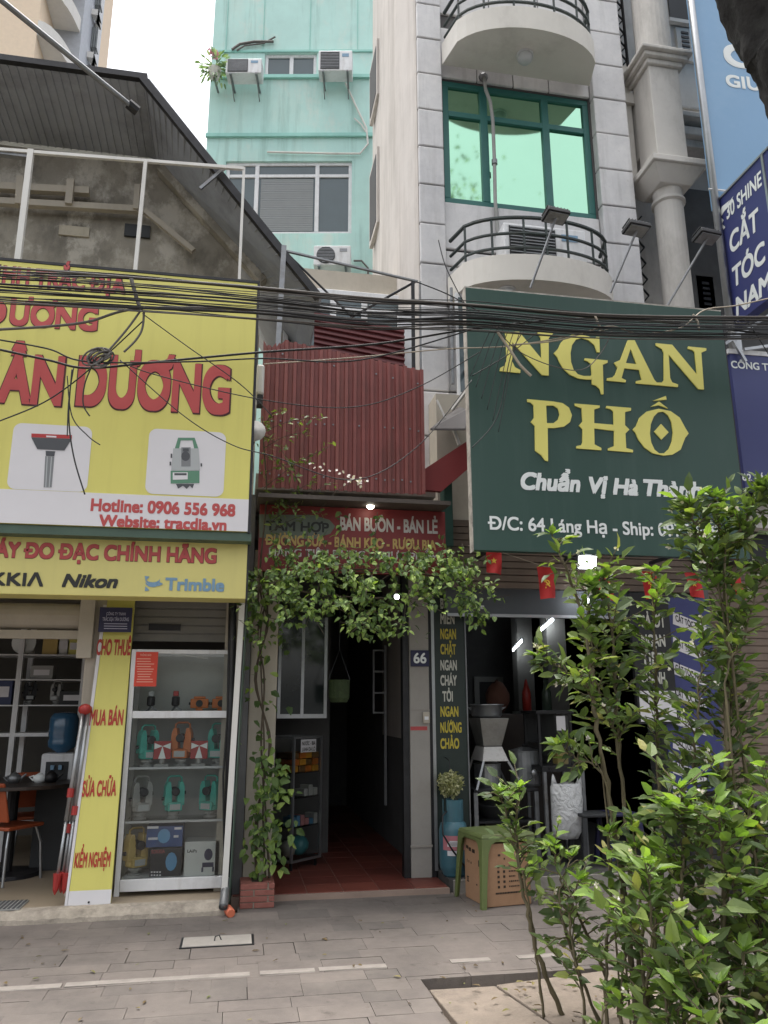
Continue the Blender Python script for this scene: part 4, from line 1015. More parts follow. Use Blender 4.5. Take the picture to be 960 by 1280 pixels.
# survey instruments (drawn at the origin, facing the street)
def theodolite(label, m, h=.32):
    t = thing('theodolite', label, 'survey instrument', (0,0,0), 'survey instruments on the showcase shelves')
    k = h/.32
    MB().lathe([(.05*k,0),(.052*k,.012*k),(.03*k,.016*k),(.03*k,.03*k),(.048*k,.034*k),(.048*k,.048*k),(.04*k,.056*k)], (0,0,0), 14).build('tribrach', m_greyp, t)
    MB().lathe([(.06*k,0),(.068*k,.01*k),(.068*k,.06*k),(.06*k,.07*k)], (0,0,.057*k), 16).box(-.055*k,.055*k,-.074*k,-.05*k,.062*k,.12*k).build('alidade', m, t, bevel=.003)
    MB().box(-.04*k,.04*k,-.078*k,-.0745*k,.07*k,.112*k).build('screen', m_lgrey, t)
    mb = MB()
    for s in (-1,1):
        mb.prism([(s*.018*k,.1*k),(s*.078*k,.1*k),(s*.074*k,.24*k),(s*.06*k,.278*k),(s*.036*k,.278*k),(s*.022*k,.2*k)], -.045*k, .045*k)
    mb.build('yoke', m, t, bevel=.004)
    mb = MB(); mb.lathe([(.022*k,-.085*k),(.032*k,-.08*k),(.028*k,-.03*k),(.034*k,0),(.026*k,.05*k),(.02*k,.06*k)], (0,0,.205*k), 14, 'b'); mb.build('telescope', m_black, t)
    MB().lathe([(.014*k,0),(.014*k,.02*k)], (.072*k,0,.19*k), 10, 'a').lathe([(.014*k,0),(.014*k,.022*k)], (-.094*k,0,.15*k), 10, 'a').build('knob', m_black, t)
    MB().tube([(-.056*k,0,.27*k),(-.054*k,0,.305*k),(-.035*k,0,.318*k),(.035*k,0,.318*k),(.054*k,0,.305*k),(.056*k,0,.27*k)], .008*k, 6).build('handle', m, t)
    return t
def inst(px_, z, label, m, rz=0, h=.335, y=YS+.17):
    o = theodolite(label, m, h); o.location = (P(px_,900,y).x if False else fx(px_, PYZ(z), y), y, z); o.rotation_euler = (0,0,rz); return o
def PYZ(z): return 640 - FPX*math.tan(math.atan2(z-CAMH, 7.1) - PITCH)
z2, z3, z4 = shz[1]+.005, shz[2]+.005, zb1+.001
inst(183, z2, 'teal instrument at the pillar end of the shelf holding two red targets', m_tealp, .5)
inst(226, z2, 'orange instrument with black telescope standing between two red targets', m_orange2, -.15, .355)
inst(272, z2, 'teal instrument next to the grey pole end of the shelf holding two red targets', m_tealp, -.3, .345)
inst(175, z3, 'grey instrument alone at one end of the third showcase shelf', m_greyp, .4)
inst(216, z3, 'teal instrument in the middle of the third showcase shelf', m_tealp, .25)
inst(262, z3, 'narrow teal instrument beside the grey pole on the third showcase shelf', m_tealp, -.5)
inst(168, z4, 'tan old instrument standing beside the boxes on the lowest shelf', m_tan, .6, .36)
def prism_target(px_, label):
    t = thing('prism_target', label, 'survey target', (0,0,0), 'red and white survey targets')
    MB().box(-.055,.055,-.035,.035,0,.022).lathe([(.02,0),(.02,.04)], (0,0,.023), 10).build('target_base', m_greyp, t)
    MB().box(-.07,.07,-.008,.008,.06,.205).build('target_plate', m_red2, t, bevel=.003)
    F_ = FY(-.008); mb = MB(F_)
    mb.flat([(0,.165),(.03,.065),(-.03,.065)], -.002); mb.flat([(0,.165),(-.065,.19),(-.065,.14)], -.0022); mb.flat([(0,.165),(.065,.14),(.065,.19)], -.0024)
    mb.build('target_mark', m_whitev, t)
    t.location = (fx(px_, PYZ(z2), YS+.09), YS+.09, z2)
prism_target(202, 'red and white survey target standing nearest the yellow board'); prism_target(248, 'red and white survey target standing beside the second teal instrument')
z1s = shz[0]+.029
def prism_body(px_, label, m, hi=.13):
    t = thing('survey_prism', label, 'survey instrument', (0,0,0), 'small instruments on the top showcase shelf')
    MB().box(-.03,.03,-.03,.03,0,.02).build('prism_foot', m, t, bevel=.003)
    MB().box(-.075,.075,-.035,.035,.021,.1).box(-.05,.05,-.03,.03,.101,.12).build('prism_casing', m, t, bevel=.006)
    MB().lathe([(.03,-.012),(.026,0)], (0,-.036,.06), 14, 'b').build('lens', m_black, t)
    MB().lathe([(.012,0),(.012,.015)], (.075,0,.06), 8, 'a').lathe([(.012,-.015),(.012,0)], (-.075,0,.06), 8, 'a').build('knob', m_black, t)
    t.location = (fx(px_, PYZ(z1s), YS+.2), YS+.2, z1s)
prism_body(249, 'small orange survey prism in the middle of the top shelf', m_orange2); prism_body(276, 'small orange survey prism at the corner of the top shelf', m_orange2)
for px_, mt, lb in ((188, m_lgrey, 'small black survey sensor with a grey screen on the top shelf'), (219, m_red2, 'small black laser level with red cap on the top shelf')):
    t = thing('laser_level', lb, 'survey instrument', (0,0,0), 'small instruments on the top showcase shelf')
    mb = MB()
    for a in range(3): an = a*2.1; mb.tube([(0,0,.04),(.055*math.cos(an),.055*math.sin(an),.0)], .007, 6)
    mb.build('foot', m_steel, t)
    MB().lathe([(.02,0),(.034,.01),(.034,.07),(.026,.08)], (0,0,.04), 14).build('body_casing', m_black, t)
    MB().box(-.022,.022,-.03,.03,.122,.165).build('cap', mt, t, bevel=.006)
    t.location = (fx(px_, PYZ(z1s), YS+.18), YS+.18, z1s)
def product_box(px0, px1, py0, py1, y, m, label, marks):
    a0, c0 = P(px0,py1,y).x, P(px0,py1,y).z; a1, c1 = P(px1,py0,y).x, P(px1,py0,y).z
    t = thing('product_box', label, 'box', ((a0+a1)/2,y+.1,c0))
    MB().box(a0,a1,y,y+.26,c0,c1).build('carton', m, t, bevel=.002)
    return t, FY(y)
m_bxb = mat('blue_print', (44,72,124), .45, var=.25, vs=9); m_bxk = mat('black_print', (34,34,38), .4, var=.1); m_bxw = mat('white_card', (206,206,202), .5, var=.04)
m_cyan = mat('cyan_print', (96,150,190), .5, var=.1)
yb_ = YS+.06
t, f = product_box(186,228,1060,1098, yb_, m_bxk, 'black printed instrument box under the blue one', 0)
letters(t, f, 'SOKKIA', (189,1067), (206,1067.5), 4.5, mat('dull_red_print', (150,60,60), .5, var=0), bold=.05, n=.001)
mb = MB(f); a, c = f.px(214,1077); mb.prism([(a+.045*math.cos(k*.5236)*1, c+.07*math.sin(k*.5236)) for k in range(12)], -.002, -.0005); mb.build('printed_picture', m_cyan, t)
mb = MB(f)
for i in range(4):
    for j in range(2): a, c = f.px(188.5+i*3.5,1091+j*4); mb.box(a,a+.013,-.002,-.0006,c,c+.011)
mb.build('small_print', m_signwhite, t)
zkb = P(186,1060,yb_).z
t, f = product_box(182,229,1032,1059.6, yb_, m_bxb, 'blue printed instrument box on top of the black one', 0)
mb = MB(f); a, c = f.px(205,1045); mb.prism([(a+.05*math.cos(k*.5236), c+.055*math.sin(k*.5236)) for k in range(12)], -.002, -.0005); mb.build('printed_picture', m_cyan, t)
mb = MB(f)
for x_,y_,w_ in ((185,1050,12),(184,1036,14),(218,1037,9),(217,1047,6)): a, c = f.px(x_,y_); b_, _ = f.px(x_+w_,y_); mb.box(a,b_,-.002,-.0006,c,c+.018)
mb.build('small_print', m_signwhite, t)
t, f = product_box(229,275,1051,1100, yb_-.01, m_bxw, 'white printed instrument box on the lowest showcase shelf', 0)
letters(t, f, 'LAiPs', (234,1066), (246,1066.5), 4, m_blackv, bold=.04, n=.001)
mb = MB(f); a, c = f.px(260,1078)
mb.prism([(a+.034*math.cos(k*.5236), c+.06+.045*math.sin(k*.5236)) for k in range(12)], -.002, -.0005); mb.box(a-.045,a+.045,-.0022,-.0005,c-.035,c+.0); mb.box(a-.05,a-.035,-.002,-.0005,c-.07,c-.036); mb.box(a+.035,a+.05,-.002,-.0005,c-.07,c-.036)
mb.build('printed_picture', m_navyd, t)

# pole, pipes and hose at the corner
t = thing('corner_post', 'peeling white angle post leaning at the corner of the showcase', 'post', P(279,1138,6.66))
mb = MB(); a, b_ = P(303,750,6.62), P(279,1136,6.64); mb.tube([a, b_], .032, 4); mb.build('post_shaft', m_whitep, t)
MB().hexa([a+Vector((.035,.0,0)),b_+Vector((.035,.0,.03)),b_+Vector((.05,.25,.03)),a+Vector((.05,.25,0))], [p+Vector((.006,0,0)) for p in (a+Vector((.035,.0,0)),b_+Vector((.035,.0,.03)),b_+Vector((.05,.25,.03)),a+Vector((.05,.25,0)))]).build('side_panel', mat('green_tinted_panel', (84,106,94), .4, var=.2), t)
t = thing('drain_pipe', 'dark grey pipe standing between the showcase and the white post', 'pipe', P(283,1125,6.9))
MB().tube([P(291,748,6.9), P(284,1120,6.9)], .035, 10).build('pipe_run', m_darksteel, t, smooth=True)
t = thing('power_cable', 'black cable hanging loose down the front of the grey pipe', 'cable', P(280,1120,6.8))
MB().tube([P(x,y,6.82) for x,y in ((287,800),(284,900),(279,970),(280,1050),(281,1110))], .008, 6).build('cable_run', m_cable, t)
t = thing('pipe_stub', 'open end of a grey plastic pipe poking out at the kerb', 'pipe', P(279,1140,6.52))
MB().tube([P(283,1100,6.72), P(279,1134,6.5)], .034, 14, caps=False).tube([P(283,1100,6.72), P(279,1133.8,6.503)], .028, 14).build('pipe_run', m_steel, t, smooth=True)
t = thing('hose', 'short orange corrugated hose end lying beside the brick planter', 'hose', P(287,1142,6.5))
mb = MB(); a, b_ = P(284,1136,6.6), P(289,1142,6.48); pts = []; rr = []
for i in range(13): pts.append(a.lerp(b_, i/12)); rr.append(.034 if i % 2 else .027)
mb.tube(pts, rr, 12).build('hose_run', mat('orange_hose', (196,106,76), .6), t)

# inside the survey shop
YI = 8.7
t = thing('shelving', 'pale metal shelving along the back of the survey shop', 'shelves', (fx(40,900,YI),YI+.2,.08))
lx0, lx1 = fx(-120,850,YI), fx(107,850,YI); pmx = fx(16,880,YI)
mb = MB()
for x in (lx0, pmx, lx1-.05): mb.box(x,x+.05,YI,YI+.05,.08,fz(40,772,YI)).box(x,x+.05,YI+.4,YI+.45,.08,fz(40,772,YI))
mb.build('upright', m_whitem, t)
sz = [fz(60,818,YI), fz(60,849,YI), fz(60,881,YI), fz(60,916,YI), .45]
for i, z in enumerate(sz): MB().box(lx0,lx1,YI-.005,YI+.45,z-(.035 if i==3 else .012),z).build('shelf', m_whitem, t)
def stuffbox(x, y, z, w_, d_, h_, m, name, label, cat='box'):
    t = thing(name, label, cat, (x,y,z))
    MB().box(x-w_/2,x+w_/2,y,y+d_,z+.001,z+h_).build('carton', m, t, bevel=.004)
    if name == 'carton_box':
        MB().box(x-.025,x+.025,y-.002,y-.0005,z+h_*.15,z+h_*.999).build('tape', m_tan, t)
    else:
        MB().box(x-w_*.35,x+w_*.35,y-.003,y-.0005,z+h_*.3,z+h_*.7).build('face_label', m_signwhite, t)
    return t
stuffbox(fx(64,808,YI+.05), YI+.05, sz[0], .17,.2,.18, m_tan, 'carton_box', 'tan carton on the top shelf of the survey shop')
stuffbox(fx(79,808,YI+.05), YI+.05, sz[0], .12,.2,.20, m_bxw, 'instrument_case', 'white case between the tan and yellow boxes on the top shelf', 'case')
stuffbox(fx(95,806,YI+.05), YI+.05, sz[0], .17,.2,.18, m_yellow, 'instrument_case', 'yellow and white box at the pillar end of the top shelf', 'case')
stuffbox(fx(2,865,YI+.05), YI+.05, sz[2], .2,.2,.26, mat('dark_blue_case', (34,46,84), .5), 'instrument_case', 'dark blue case on the middle shelf of the survey shop', 'case')
stuffbox(fx(92,870,YI+.05), YI+.05, sz[2], .28,.2,.14, m_dark, 'instrument_case', 'low dark case on the middle shelf beside the pillar', 'case')
stuffbox(fx(52,840,YI+.05), YI+.05, sz[1], .22,.2,.14, m_greyp, 'instrument_case', 'grey case alone on the second shelf', 'case')
t = thing('wall_plate', 'round white plate standing on the top shelf of the survey shop', 'plate', (fx(30,805,YI+.1),YI+.1,sz[0]))
MB().lathe([(.12,-.01),(.12,.0),(.07,.012)], (fx(30,805,YI+.1),YI+.1,sz[0]+.125), 20, 'b').build('plate_disc', m_whitev, t)
theo = inst(36, sz[2], 'small dark instrument on the middle shelf of the survey shop', m_dark, .3, .26, YI+.15); inst(70, sz[2], 'pale instrument on the middle shelf of the survey shop', m_greyp, -.3, .24, YI+.15)
# water bottle and rice cooker
bx = P(77,940,8.3)
t = thing('water_bottle', 'large blue water bottle standing upside down on a white dispenser', 'water bottle', (bx.x,8.3,bx.z))
MB().lathe([(.03,0),(.05,.02),(.13,.07),(.135,.12),(.125,.15),(.135,.18),(.135,.33),(.11,.38),(.02,.39)], (bx.x,8.3,bx.z-.02), 18).build('bottle', mat('blue_clear_plastic', (52,92,122), .2, var=.05, spec=.8), t, smooth=True)
t = thing('water_dispenser', 'white water dispenser under the blue bottle', 'dispenser', (bx.x,8.3,.08))
MB().box(bx.x-.15,bx.x+.15,8.16,8.44,bx.z-.27,bx.z-.005).build('casing', m_whitem, t, bevel=.02); MB().box(bx.x-.16,bx.x+.16,8.15,8.45,.08,bx.z-.272).build('stand', m_dark, t); MB().box(bx.x-.1,bx.x+.1,8.15,8.159,bx.z-.24,bx.z-.08).build('tap_recess', m_dark, t); MB().box(bx.x-.05,bx.x-.02,8.11,8.149,bx.z-.15,bx.z-.11).box(bx.x+.02,bx.x+.05,8.11,8.149,bx.z-.15,bx.z-.11).build('tap', m_bluev, t)  # lower half coloured dark where the room's shade hides it
# table and chairs
zt2 = fz(30,978,7.9); xt = fx(15,980,7.9)
t = thing('round_table', 'round dark table in the survey shop covered with teaware', 'table', (xt,8.0,.08))
MB().lathe([(.62,0),(.62,.03)], (xt,8.0,zt2-.03), 32).build('tabletop', m_wood, t, bevel=.005)
MB().lathe([(.05,0),(.05,zt2-.15)], (xt,8.0,.115), 14).build('leg', m_darksteel, t); MB().lathe([(.3,0),(.28,.03)], (xt,8.0,.082), 24).build('foot', m_darksteel, t)
for px_, m_, h_, lb in ((18,m_steel,.08,'steel teapot on the round dark table'),(50,m_whitev,.07,'white teapot on the round dark table'),(64,m_black,.09,'black kettle on the round dark table')):
    x_ = fx(px_,970,7.85); t = thing('teapot', lb, 'teapot', (x_,7.85,zt2))
    MB().lathe([(.04,0),(.06,.03),(.055,.06),(.03,h_),(.008,h_+.015)], (x_,7.85,zt2), 16).build('pot_bowl', m_, t, smooth=True)
    MB().tube([(x_+.05,7.85,zt2+.03),(x_+.08,7.85,zt2+.06),(x_+.1,7.85,zt2+.075)], [.014,.01,.008], 8).build('spout', m_, t); MB().tube([(x_-.05,7.85,zt2+.06),(x_-.09,7.85,zt2+.05),(x_-.055,7.85,zt2+.02)], .007, 6).build('handle', m_, t)
def chair(x, y, rz, label):
    t = thing('chair', label, 'chair', (0,0,0), 'chairs in the survey shop')
    MB().prism([(-.2,0),(.2,0),(.21,.03),(-.21,.03)], -.2, .2).build('seat', m_orange, t, bevel=.01); 
    for ch in t.children: ch.location = (0,0,.43)
    mb = MB(); mb.hexa([(-.2,.19,.5),(.2,.19,.5),(.2,.215,.5),(-.2,.215,.5)], [(-.19,.27,.82),(.19,.27,.82),(.19,.295,.82),(-.19,.295,.82)]); mb.build('backrest', m_orange, t, bevel=.01)
    for sx in (-1,1):
        for sy in (-1,1):
            MB().tube([(sx*.16,sy*.15,.43),(sx*.19,sy*.19,.3),(sx*.21,sy*.21,0)], .012, 8).build('leg', m_alu, t)
    t.location = (x,y,.081); t.rotation_euler = (0,0,rz); return t
chair(fx(8,1060,7.75), 7.75, 2.6, 'orange chair with steel legs pulled up to the round table')
chair(fx(42,1060,8.5), 8.45, .4, 'orange chair half hidden behind the round table')
t = thing('floor_mat', 'grey ribbed mat on the survey shop floor by the edge', 'mat', P(10,1130,6.95))
mb = MB(); a = PZ(-40,1137,.085); b_ = PZ(34,1128,.085); mb.box(a.x, b_.x, b_.y-.22, b_.y+.05, .081, .092); mb.build('mat_body', m_greyp, t)
mb = MB()
for i in range(12): x_ = a.x+(b_.x-a.x)*(i+.5)/12; mb.box(x_-.008,x_+.008,b_.y-.22,b_.y+.05,.0925,.096)
mb.build('mat_ribs', m_dgrey, t)

# ------------------------------------------------------------------ number 66: red sheets, sign, pillar, dark doorway
t = thing('grocery_shopfront', 'narrow shopfront of number 66 with red corrugated sheeting and a dark doorway', 'shopfront', (.95,7.4,.05))
FR = FY(6.7)
xa, xb = FR.px(326,520)[0], FR.px(531,530)[0]; zbm = FR.px(430,614)[1]
def topz(x):
    k = (x-xa)/(xb-xa); return (FR.px(326,420)[1]*(1-k)+FR.px(531,464)[1]*k)
mb = MB(); pts = []; fs = []; n = 19; prof = [(0,0),(.42,0),(.5,-.028),(.86,-.028),(.94,0)]
xs = []
for i in range(n):
    for u_, d_ in prof: xs.append((xa+(xb-xa)*(i+u_)/n, d_))
for x, d_ in xs:
    tz = topz(x); 
    if x < xa+.18: tz -= .05*(1 if int(x*40) % 2 else 0)+.04
    for dy in (0,.004): pts += [(x,6.70+d_+dy,zbm),(x,6.70+d_+dy,tz)]
for i in range(len(xs)-1):
    a, b_ = i*4, i*4+4; fs += [(a,a+1,b_+1,b_),(a+2,b_+2,b_+3,a+3),(a+1,a+3,b_+3,b_+1),(a,b_,b_+2,a+2)]
mb.add(pts, fs).build('corrugated_sheet', m_rust, t)
mb = MB()
for i in range(n):
    for zz in (zbm+.12, zbm+.62, topz(xs[i*5][0])-.14):
        if random.random() < .6: mb.lathe([(.009,-.006),(.009,0)], (xa+(xb-xa)*(i+.22)/n, 6.70, zz+random.uniform(-.01,.01)), 6, 'b')
mb.build('screw', m_steel, t)
Fu = FY(6.95); mb = MB(); pts = []; fs = []; n = 7
cA, cB, cC, cD = Fu.px(393,390), Fu.px(505,411), Fu.px(504,460), Fu.px(393,437)
rows = []
for i in range(n):
    for u_, d_ in ((0,0),(.35,.0),(.5,-.03),(.85,-.03),(1.0,0)): rows.append(((i+u_)/n, d_))
for k, d_ in rows:
    zl = cA[1]+(cD[1]-cA[1])*k; zr_ = cB[1]+(cC[1]-cB[1])*k
    pts += [(cA[0],6.95+d_,zl),(cB[0],6.95+d_,zr_),(cA[0],6.955+d_,zl),(cB[0],6.955+d_,zr_)]
for i in range(len(rows)-1):
    a, b_ = i*4, i*4+4; fs += [(a,a+1,b_+1,b_),(a+2,b_+2,b_+3,a+3)]
mb.add(pts, fs).build('maroon_sheet', m_rust2, t)
# glazed room behind the sheets
Fw = FY(8.4); a0,c0 = Fw.px(352,470); a1,c1 = Fw.px(512,372)
MB().box(a0-.05,1.79,8.46,8.7,4.0,c1+.3).build('upper_wall', m_cream, t)
MB().box(.09,1.78,6.98,11.8,3.45,3.6).build('upper_floor', m_conc, t)
window(t, Fw, (a0,c0-.8,a1,c1), [(Fw.px(416,400)[0],0,1),(Fw.px(455,400)[0],0,1)], [(Fw.px(430,388)[1],0,1)], b=-.03, wd=.06)
o = MB(FY(7.1)).box(fx(498,430,7.1), fx(518,430,7.1), 0, .05, fz(500,462,7.1), fz(500,392,7.1)).build('window', m_whitem, t); 
# canopy under the sheet
zc0, zc1 = fz(430,640,6.5), fz(430,616,6.62)
ca, cb = fx(322,625,6.6), fx(556,628,6.5)
mb = MB(); mb.hexa([(ca,6.3,zc0+.05),(cb,6.3,zc0+.05),(cb,7.2,zc0+.12),(ca,7.2,zc0+.12)], [(ca,6.3,zc0+.085),(cb,6.3,zc0+.085),(cb,7.2,zc0+.155),(ca,7.2,zc0+.155)]); mb.build('canopy', mat('dark_eave', (74,66,60), .7, var=.3, vs=4), t)
# side walls, ceiling, back of the dark passage
MB().box(.02,.10,7.0,12.9,.05,3.4).build('party_wall', m_wallindk, t); MB().box(1.74,1.80,7.46,12.9,.05,3.4).build('party_wall', m_wallindk, t)
MB().box(.101,1.739,12.8,12.9,.05,3.4).build('rear_wall', m_wallindk, t); MB().box(.101,1.739,7.1,12.8,3.0,3.2).build('ceiling', m_wallindk, t)
# pillar with the house number
YP = 7.32
pa, pb = fx(513,950,YP), fx(538,950,YP)
o = MB().box(pa,pb,YP,YP+.14,.05,3.0).build('pillar', mat('grey_plaster', (150,146,140), .8, var=.08, vs=4, dirt=(104,98,92), ds=4, damt=.45), t, bevel=.006)
MB().box(pa-.008,pb+.004,YP-.012,YP-.001,fz(530,1056,YP)-.02,fz(530,1056,YP)).box(pa-.004,pb+.002,YP-.006,YP-.001,fz(530,887,YP)-.008,fz(530,887,YP)).build('band', m_conc, t)
MB().box(pb+.002,pb+.045,YP+.02,YP+.16,.05,3.0).build('door_frame', m_darksteel, t)
MB().box(pa-.06,pa-.002,YP+.02,YP+.12,.05,3.0).build('door_frame', m_darksteel, t)
t2 = thing('house_number_plate', 'small blue plate with house number 66 on the grey pillar', 'number plate', (fx(524,822,YP-.012),YP-.012,fz(524,834,YP)))
a0,c0 = FY(YP-.012).px(513.5,833); a1,c1 = FY(YP-.012).px(536,813)
MB().box(a0,a1,YP-.014,YP-.001,c0,c1).build('plate', m_navyd, t2, bevel=.002)
letters(t2, FY(YP-.014), '66', (517,829), (533,829.5), 13, m_whitev, bold=.05, n=.001)
t2 = thing('meter_box', 'small cream electric box beside the house pillar', 'switch box', (fx(535,895,YP-.02),YP-.02,fz(535,904,YP)))
a0,c0 = FY(YP-.03).px(529,904); a1,c1 = FY(YP-.03).px(537,890)
MB().box(a0,a1,YP-.035,YP-.002,c0,c1).build('casing', m_cream, t2, bevel=.004); MB().box(a0+.012,a1-.012,YP-.039,YP-.0352,c0+.03,c0+.06).build('switch', m_whitem, t2)
mb = MB(FY(YP)); a0,c0 = FY(YP).px(513,913); a1,c1 = FY(YP).px(534,908); mb.box(a0,a1,-.002,-.0005,c0,c1)
tag(mb.build('sticker', mat('red_sticker', (176,74,74), .6), None), 'faded red sticker on the grey pillar below the electric box', 'sticker')
# left jamb wall and aluminium window, door leaf inside
MB().box(.105,.34,7.06,7.2,.05,2.9).build('jamb_wall', m_cream, t, bevel=.006)
wa0,wc0 = FY(8.0).px(346,898); wa1,wc1 = FY(8.0).px(410,772)
o = MB(FY(8.0)); 
for x0,x1 in ((wa0,wa0+.03),((wa0+wa1)/2-.015,(wa0+wa1)/2+.015),(wa1-.03,wa1)): o.box(x0,x1,0,.04,wc0,wc1)
o.box(wa0+.031,(wa0+wa1)/2-.016,0.001,.041,wc0,wc0+.04).box((wa0+wa1)/2+.016,wa1-.031,0.001,.041,wc0,wc0+.04)
o = o.build('window', m_alu, t); MB(FY(8.0)).box(wa0+.02,wa1-.02,.015,.02,wc0+.02,wc1).build('pane', mat('dark_pane', (40,48,48), .1, spec=.9), o)
MB().box(.34,fx(412,950,8.7),8.75,8.8,.05,2.9).build('inner_wall', m_wallindk, t)
Fi = FY(9.2); a0,c0 = Fi.px(466,892); a1,c1 = Fi.px(480,812); zf = Fi.px(470,1000)[1]
mb = MB(Fi); mb.box(a0,a0+.02,0,.03,c0,c1); mb.box(a1,a1+.03,0,.03,c0-1.0,c1+.05); mb.box(a0+.021,a1-.001,0,.03,c0,c0+.02)
for k in range(3): mb.box(a0+.021,a1-.001,0.001,.029,c0+(c1-c0)*(k+1)/3-.02,c0+(c1-c0)*(k+1)/3)
mb.build('inner_door', m_alu, t)
# hanging basket
q = P(424,850,7.35); t2 = thing('hanging_basket', 'green woven basket hanging in the dark doorway', 'basket', q-Vector((0,0,.2)))
MB().lathe([(.075,-.2),(.095,-.16),(.1,0),(.09,0),(.085,-.15)], q, 18).build('basket_bowl', mat('green_straw', (50,64,34), .8, var=.3, vs=20, bump=.6, bs=60), t2)
MB().tube([q+Vector((-.1,0,0)), q+Vector((0,0,.28)), q+Vector((.1,0,0))], .006, 5).tube([q+Vector((0,0,.28)), q+Vector((0,0,.9))], .004, 5).build('cord', m_darksteel, t2)
# red shop sign
FT = Frame((0,6.62,0), (1,0,0), (0,.0,1))
sa0,sc0 = FT.px(322,713); sa1,sc1 = FT.px(556,640)
t = thing('shop_sign', 'faded red sign with white and yellow lettering half hidden by the vine', 'sign', ((sa0+sa1)/2,6.66,sc0))
MB().box(sa0,sa1,6.62,6.68,sc0,sc1).build('sign_panel', m_redsign, t)
mb = MB(FT); pl = [FT.px(324,643), FT.px(392,644), FT.px(412,650), FT.px(419,658), FT.px(413,667), FT.px(392,674), FT.px(324,672)]
mb.prism(pl, -.004, -.0005); mb.build('oval_panel', mat('grey_green_panel', (104,112,100), .6, var=.1), t)
letters(t, FT, 'TÂM HỢP', (332,663), (411,663), 12, m_blackv, bold=.06, n=.007)
m_cwhite = mat('old_white_vinyl', (196,190,184), .5, var=.05); m_cyel = mat('old_yellow_vinyl', (190,160,92), .5, var=.05)
letters(t, FT, 'BÁN BUÔN - BÁN LẺ', (425,663), (547,664), 17, m_cwhite, bold=.07)
letters(t, FT, 'ĐƯỜNG SỮA - BÁNH KẸO - RƯỢU BIA', (331,681), (545,684), 13, m_cyel, bold=.08)
letters(t, FT, 'HÀNG TIÊU DÙNG - THỰC PHẨM', (336,695), (548,705), 10, m_cwhite, bold=.03)
t = thing('wall_lamp', 'small round lit lamp above the red sign', 'lamp', P(463,633,6.5))
q = P(463,632,6.5); MB().ball(q, .034, 12).build('bulb', m_lampw, t, smooth=True); MB().tube([q+Vector((0,.03,.0)), q+Vector((0,.118,.01))], .014, 8).build('lamp_holder', m_whitem, t)
t = thing('spot_lamp', 'lit white lamp glinting through the vine over the doorway', 'lamp', P(496,746,6.1))
q = P(496,746,6.1); MB().ball(q, .02, 10).build('bulb', m_lamp2, t, smooth=True); MB().tube([q+Vector((0,.02,.01)), q+Vector((.05,1.2,.16))], .012, 6).build('lamp_holder', m_darksteel, t)
# square tube frame behind the red sheet
t = thing('steel_scaffold', 'welded steel tube frame standing behind the red corrugated sheet', 'frame', P(352,430,6.85))
MB().tube([P(355,308,6.85),P(347,440,6.85)], .034, 4).build('post', m_steel, t)
MB().tube([P(516,352,6.9),P(517,462,6.9)], .022, 4).build('post', m_darksteel, t)
MB().tube([P(525,352,6.95),P(526,462,6.95)], .014, 4).build('post', m_steel, t)
MB().tube([P(358,314,6.85),P(522,352,6.9)], .016, 6).build('rail', m_steel, t)
MB().tube([P(360,318,6.88),P(440,396,6.88)], .012, 6).build('brace', m_darksteel, t); MB().tube([P(519,352,6.92),P(440,396,6.9)], .014, 6).build('brace', m_darksteel, t)
t = thing('weather_box', 'small weathered white box strapped beside the edge of the yellow billboard', 'box', P(324,478,6.3))
a0,c0 = FY(6.3).px(320,492); a1,c1 = FY(6.3).px(331,455)
MB().box(a0,a1,6.3,6.42,c0,c1).build('casing', m_whitep, t, bevel=.02); MB().box(a0+.01,a1-.005,6.31,6.41,c0-.09,c0-.002).build('cable_gland', m_dark, t)
t = thing('siren_horn', 'small white horn loudspeaker behind the billboard edge', 'loudspeaker', P(320,543,6.3))
q = P(318,543,6.25); MB().lathe([(.09,-.09),(.06,-.02),(.03,.04),(.03,.1)], q, 14, 'b').build('horn', m_whitep, t, smooth=True); MB().tube([q+Vector((0,.1,0)), q+Vector((-.02,.4,0))], .012, 6).build('bracket', m_darksteel, t)

# glass cabinet with goods
kb = PZ(364,1080,.12); kr = PZ(412,1069,.12); kl = PZ(337,1072,.12)
ang = math.atan2(kr.y-kb.y, kr.x-kb.x); fr = Frame(kb, (math.cos(ang), math.sin(ang), 0), (0,0,1))
wf = .42; dd = .42; H_ = fr.px(364,921)[1]
t = thing('glass_cabinet', 'aluminium and glass cabinet of groceries turned beside the dark doorway', 'cabinet', kb-Vector((0,0,.07)))
mb = MB(fr)
for a in (0,wf-.022):
    for b in (0,dd-.022): mb.box(a,a+.022,b,b+.022,0,H_)
for c in (0,H_-.022):
    mb.box(.0225,wf-.0225,0,.02,c,c+.022).box(.0225,wf-.0225,dd-.02,dd,c,c+.022).box(0,.02,.0225,dd-.0225,c,c+.022).box(wf-.02,wf,.0225,dd-.0225,c,c+.022)
mb.build('frame', m_alu, t)
shc = [fr.px(380,y)[1] for y in (985,1008,1036)] ; shc = [H_*.70, H_*.50, H_*.27]
for c in shc: MB(fr).box(.01,wf-.01,.012,dd-.012,c-.004,c+.003).build('shelf', m_glass, t)
MB(fr).add([(.008,.007,.022),(wf-.008,.007,.022),(wf-.008,.007,H_-.022),(.008,.007,H_-.022),(.007,.01,.022),(.007,dd-.01,.022),(.007,dd-.01,H_-.022),(.007,.01,H_-.022)],[(0,1,2,3),(4,5,6,7)]).build('pane', m_glass, t)
MB(fr).box(.012,wf-.012,dd-.016,dd-.01,.02,H_-.02).build('back_panel', m_wallin, t)
for a in (.03,wf-.05):
    for b in (.03,dd-.05): MB(fr).box(a,a+.02,b,b+.02,-.07,-.001).build('foot', m_darksteel, t)
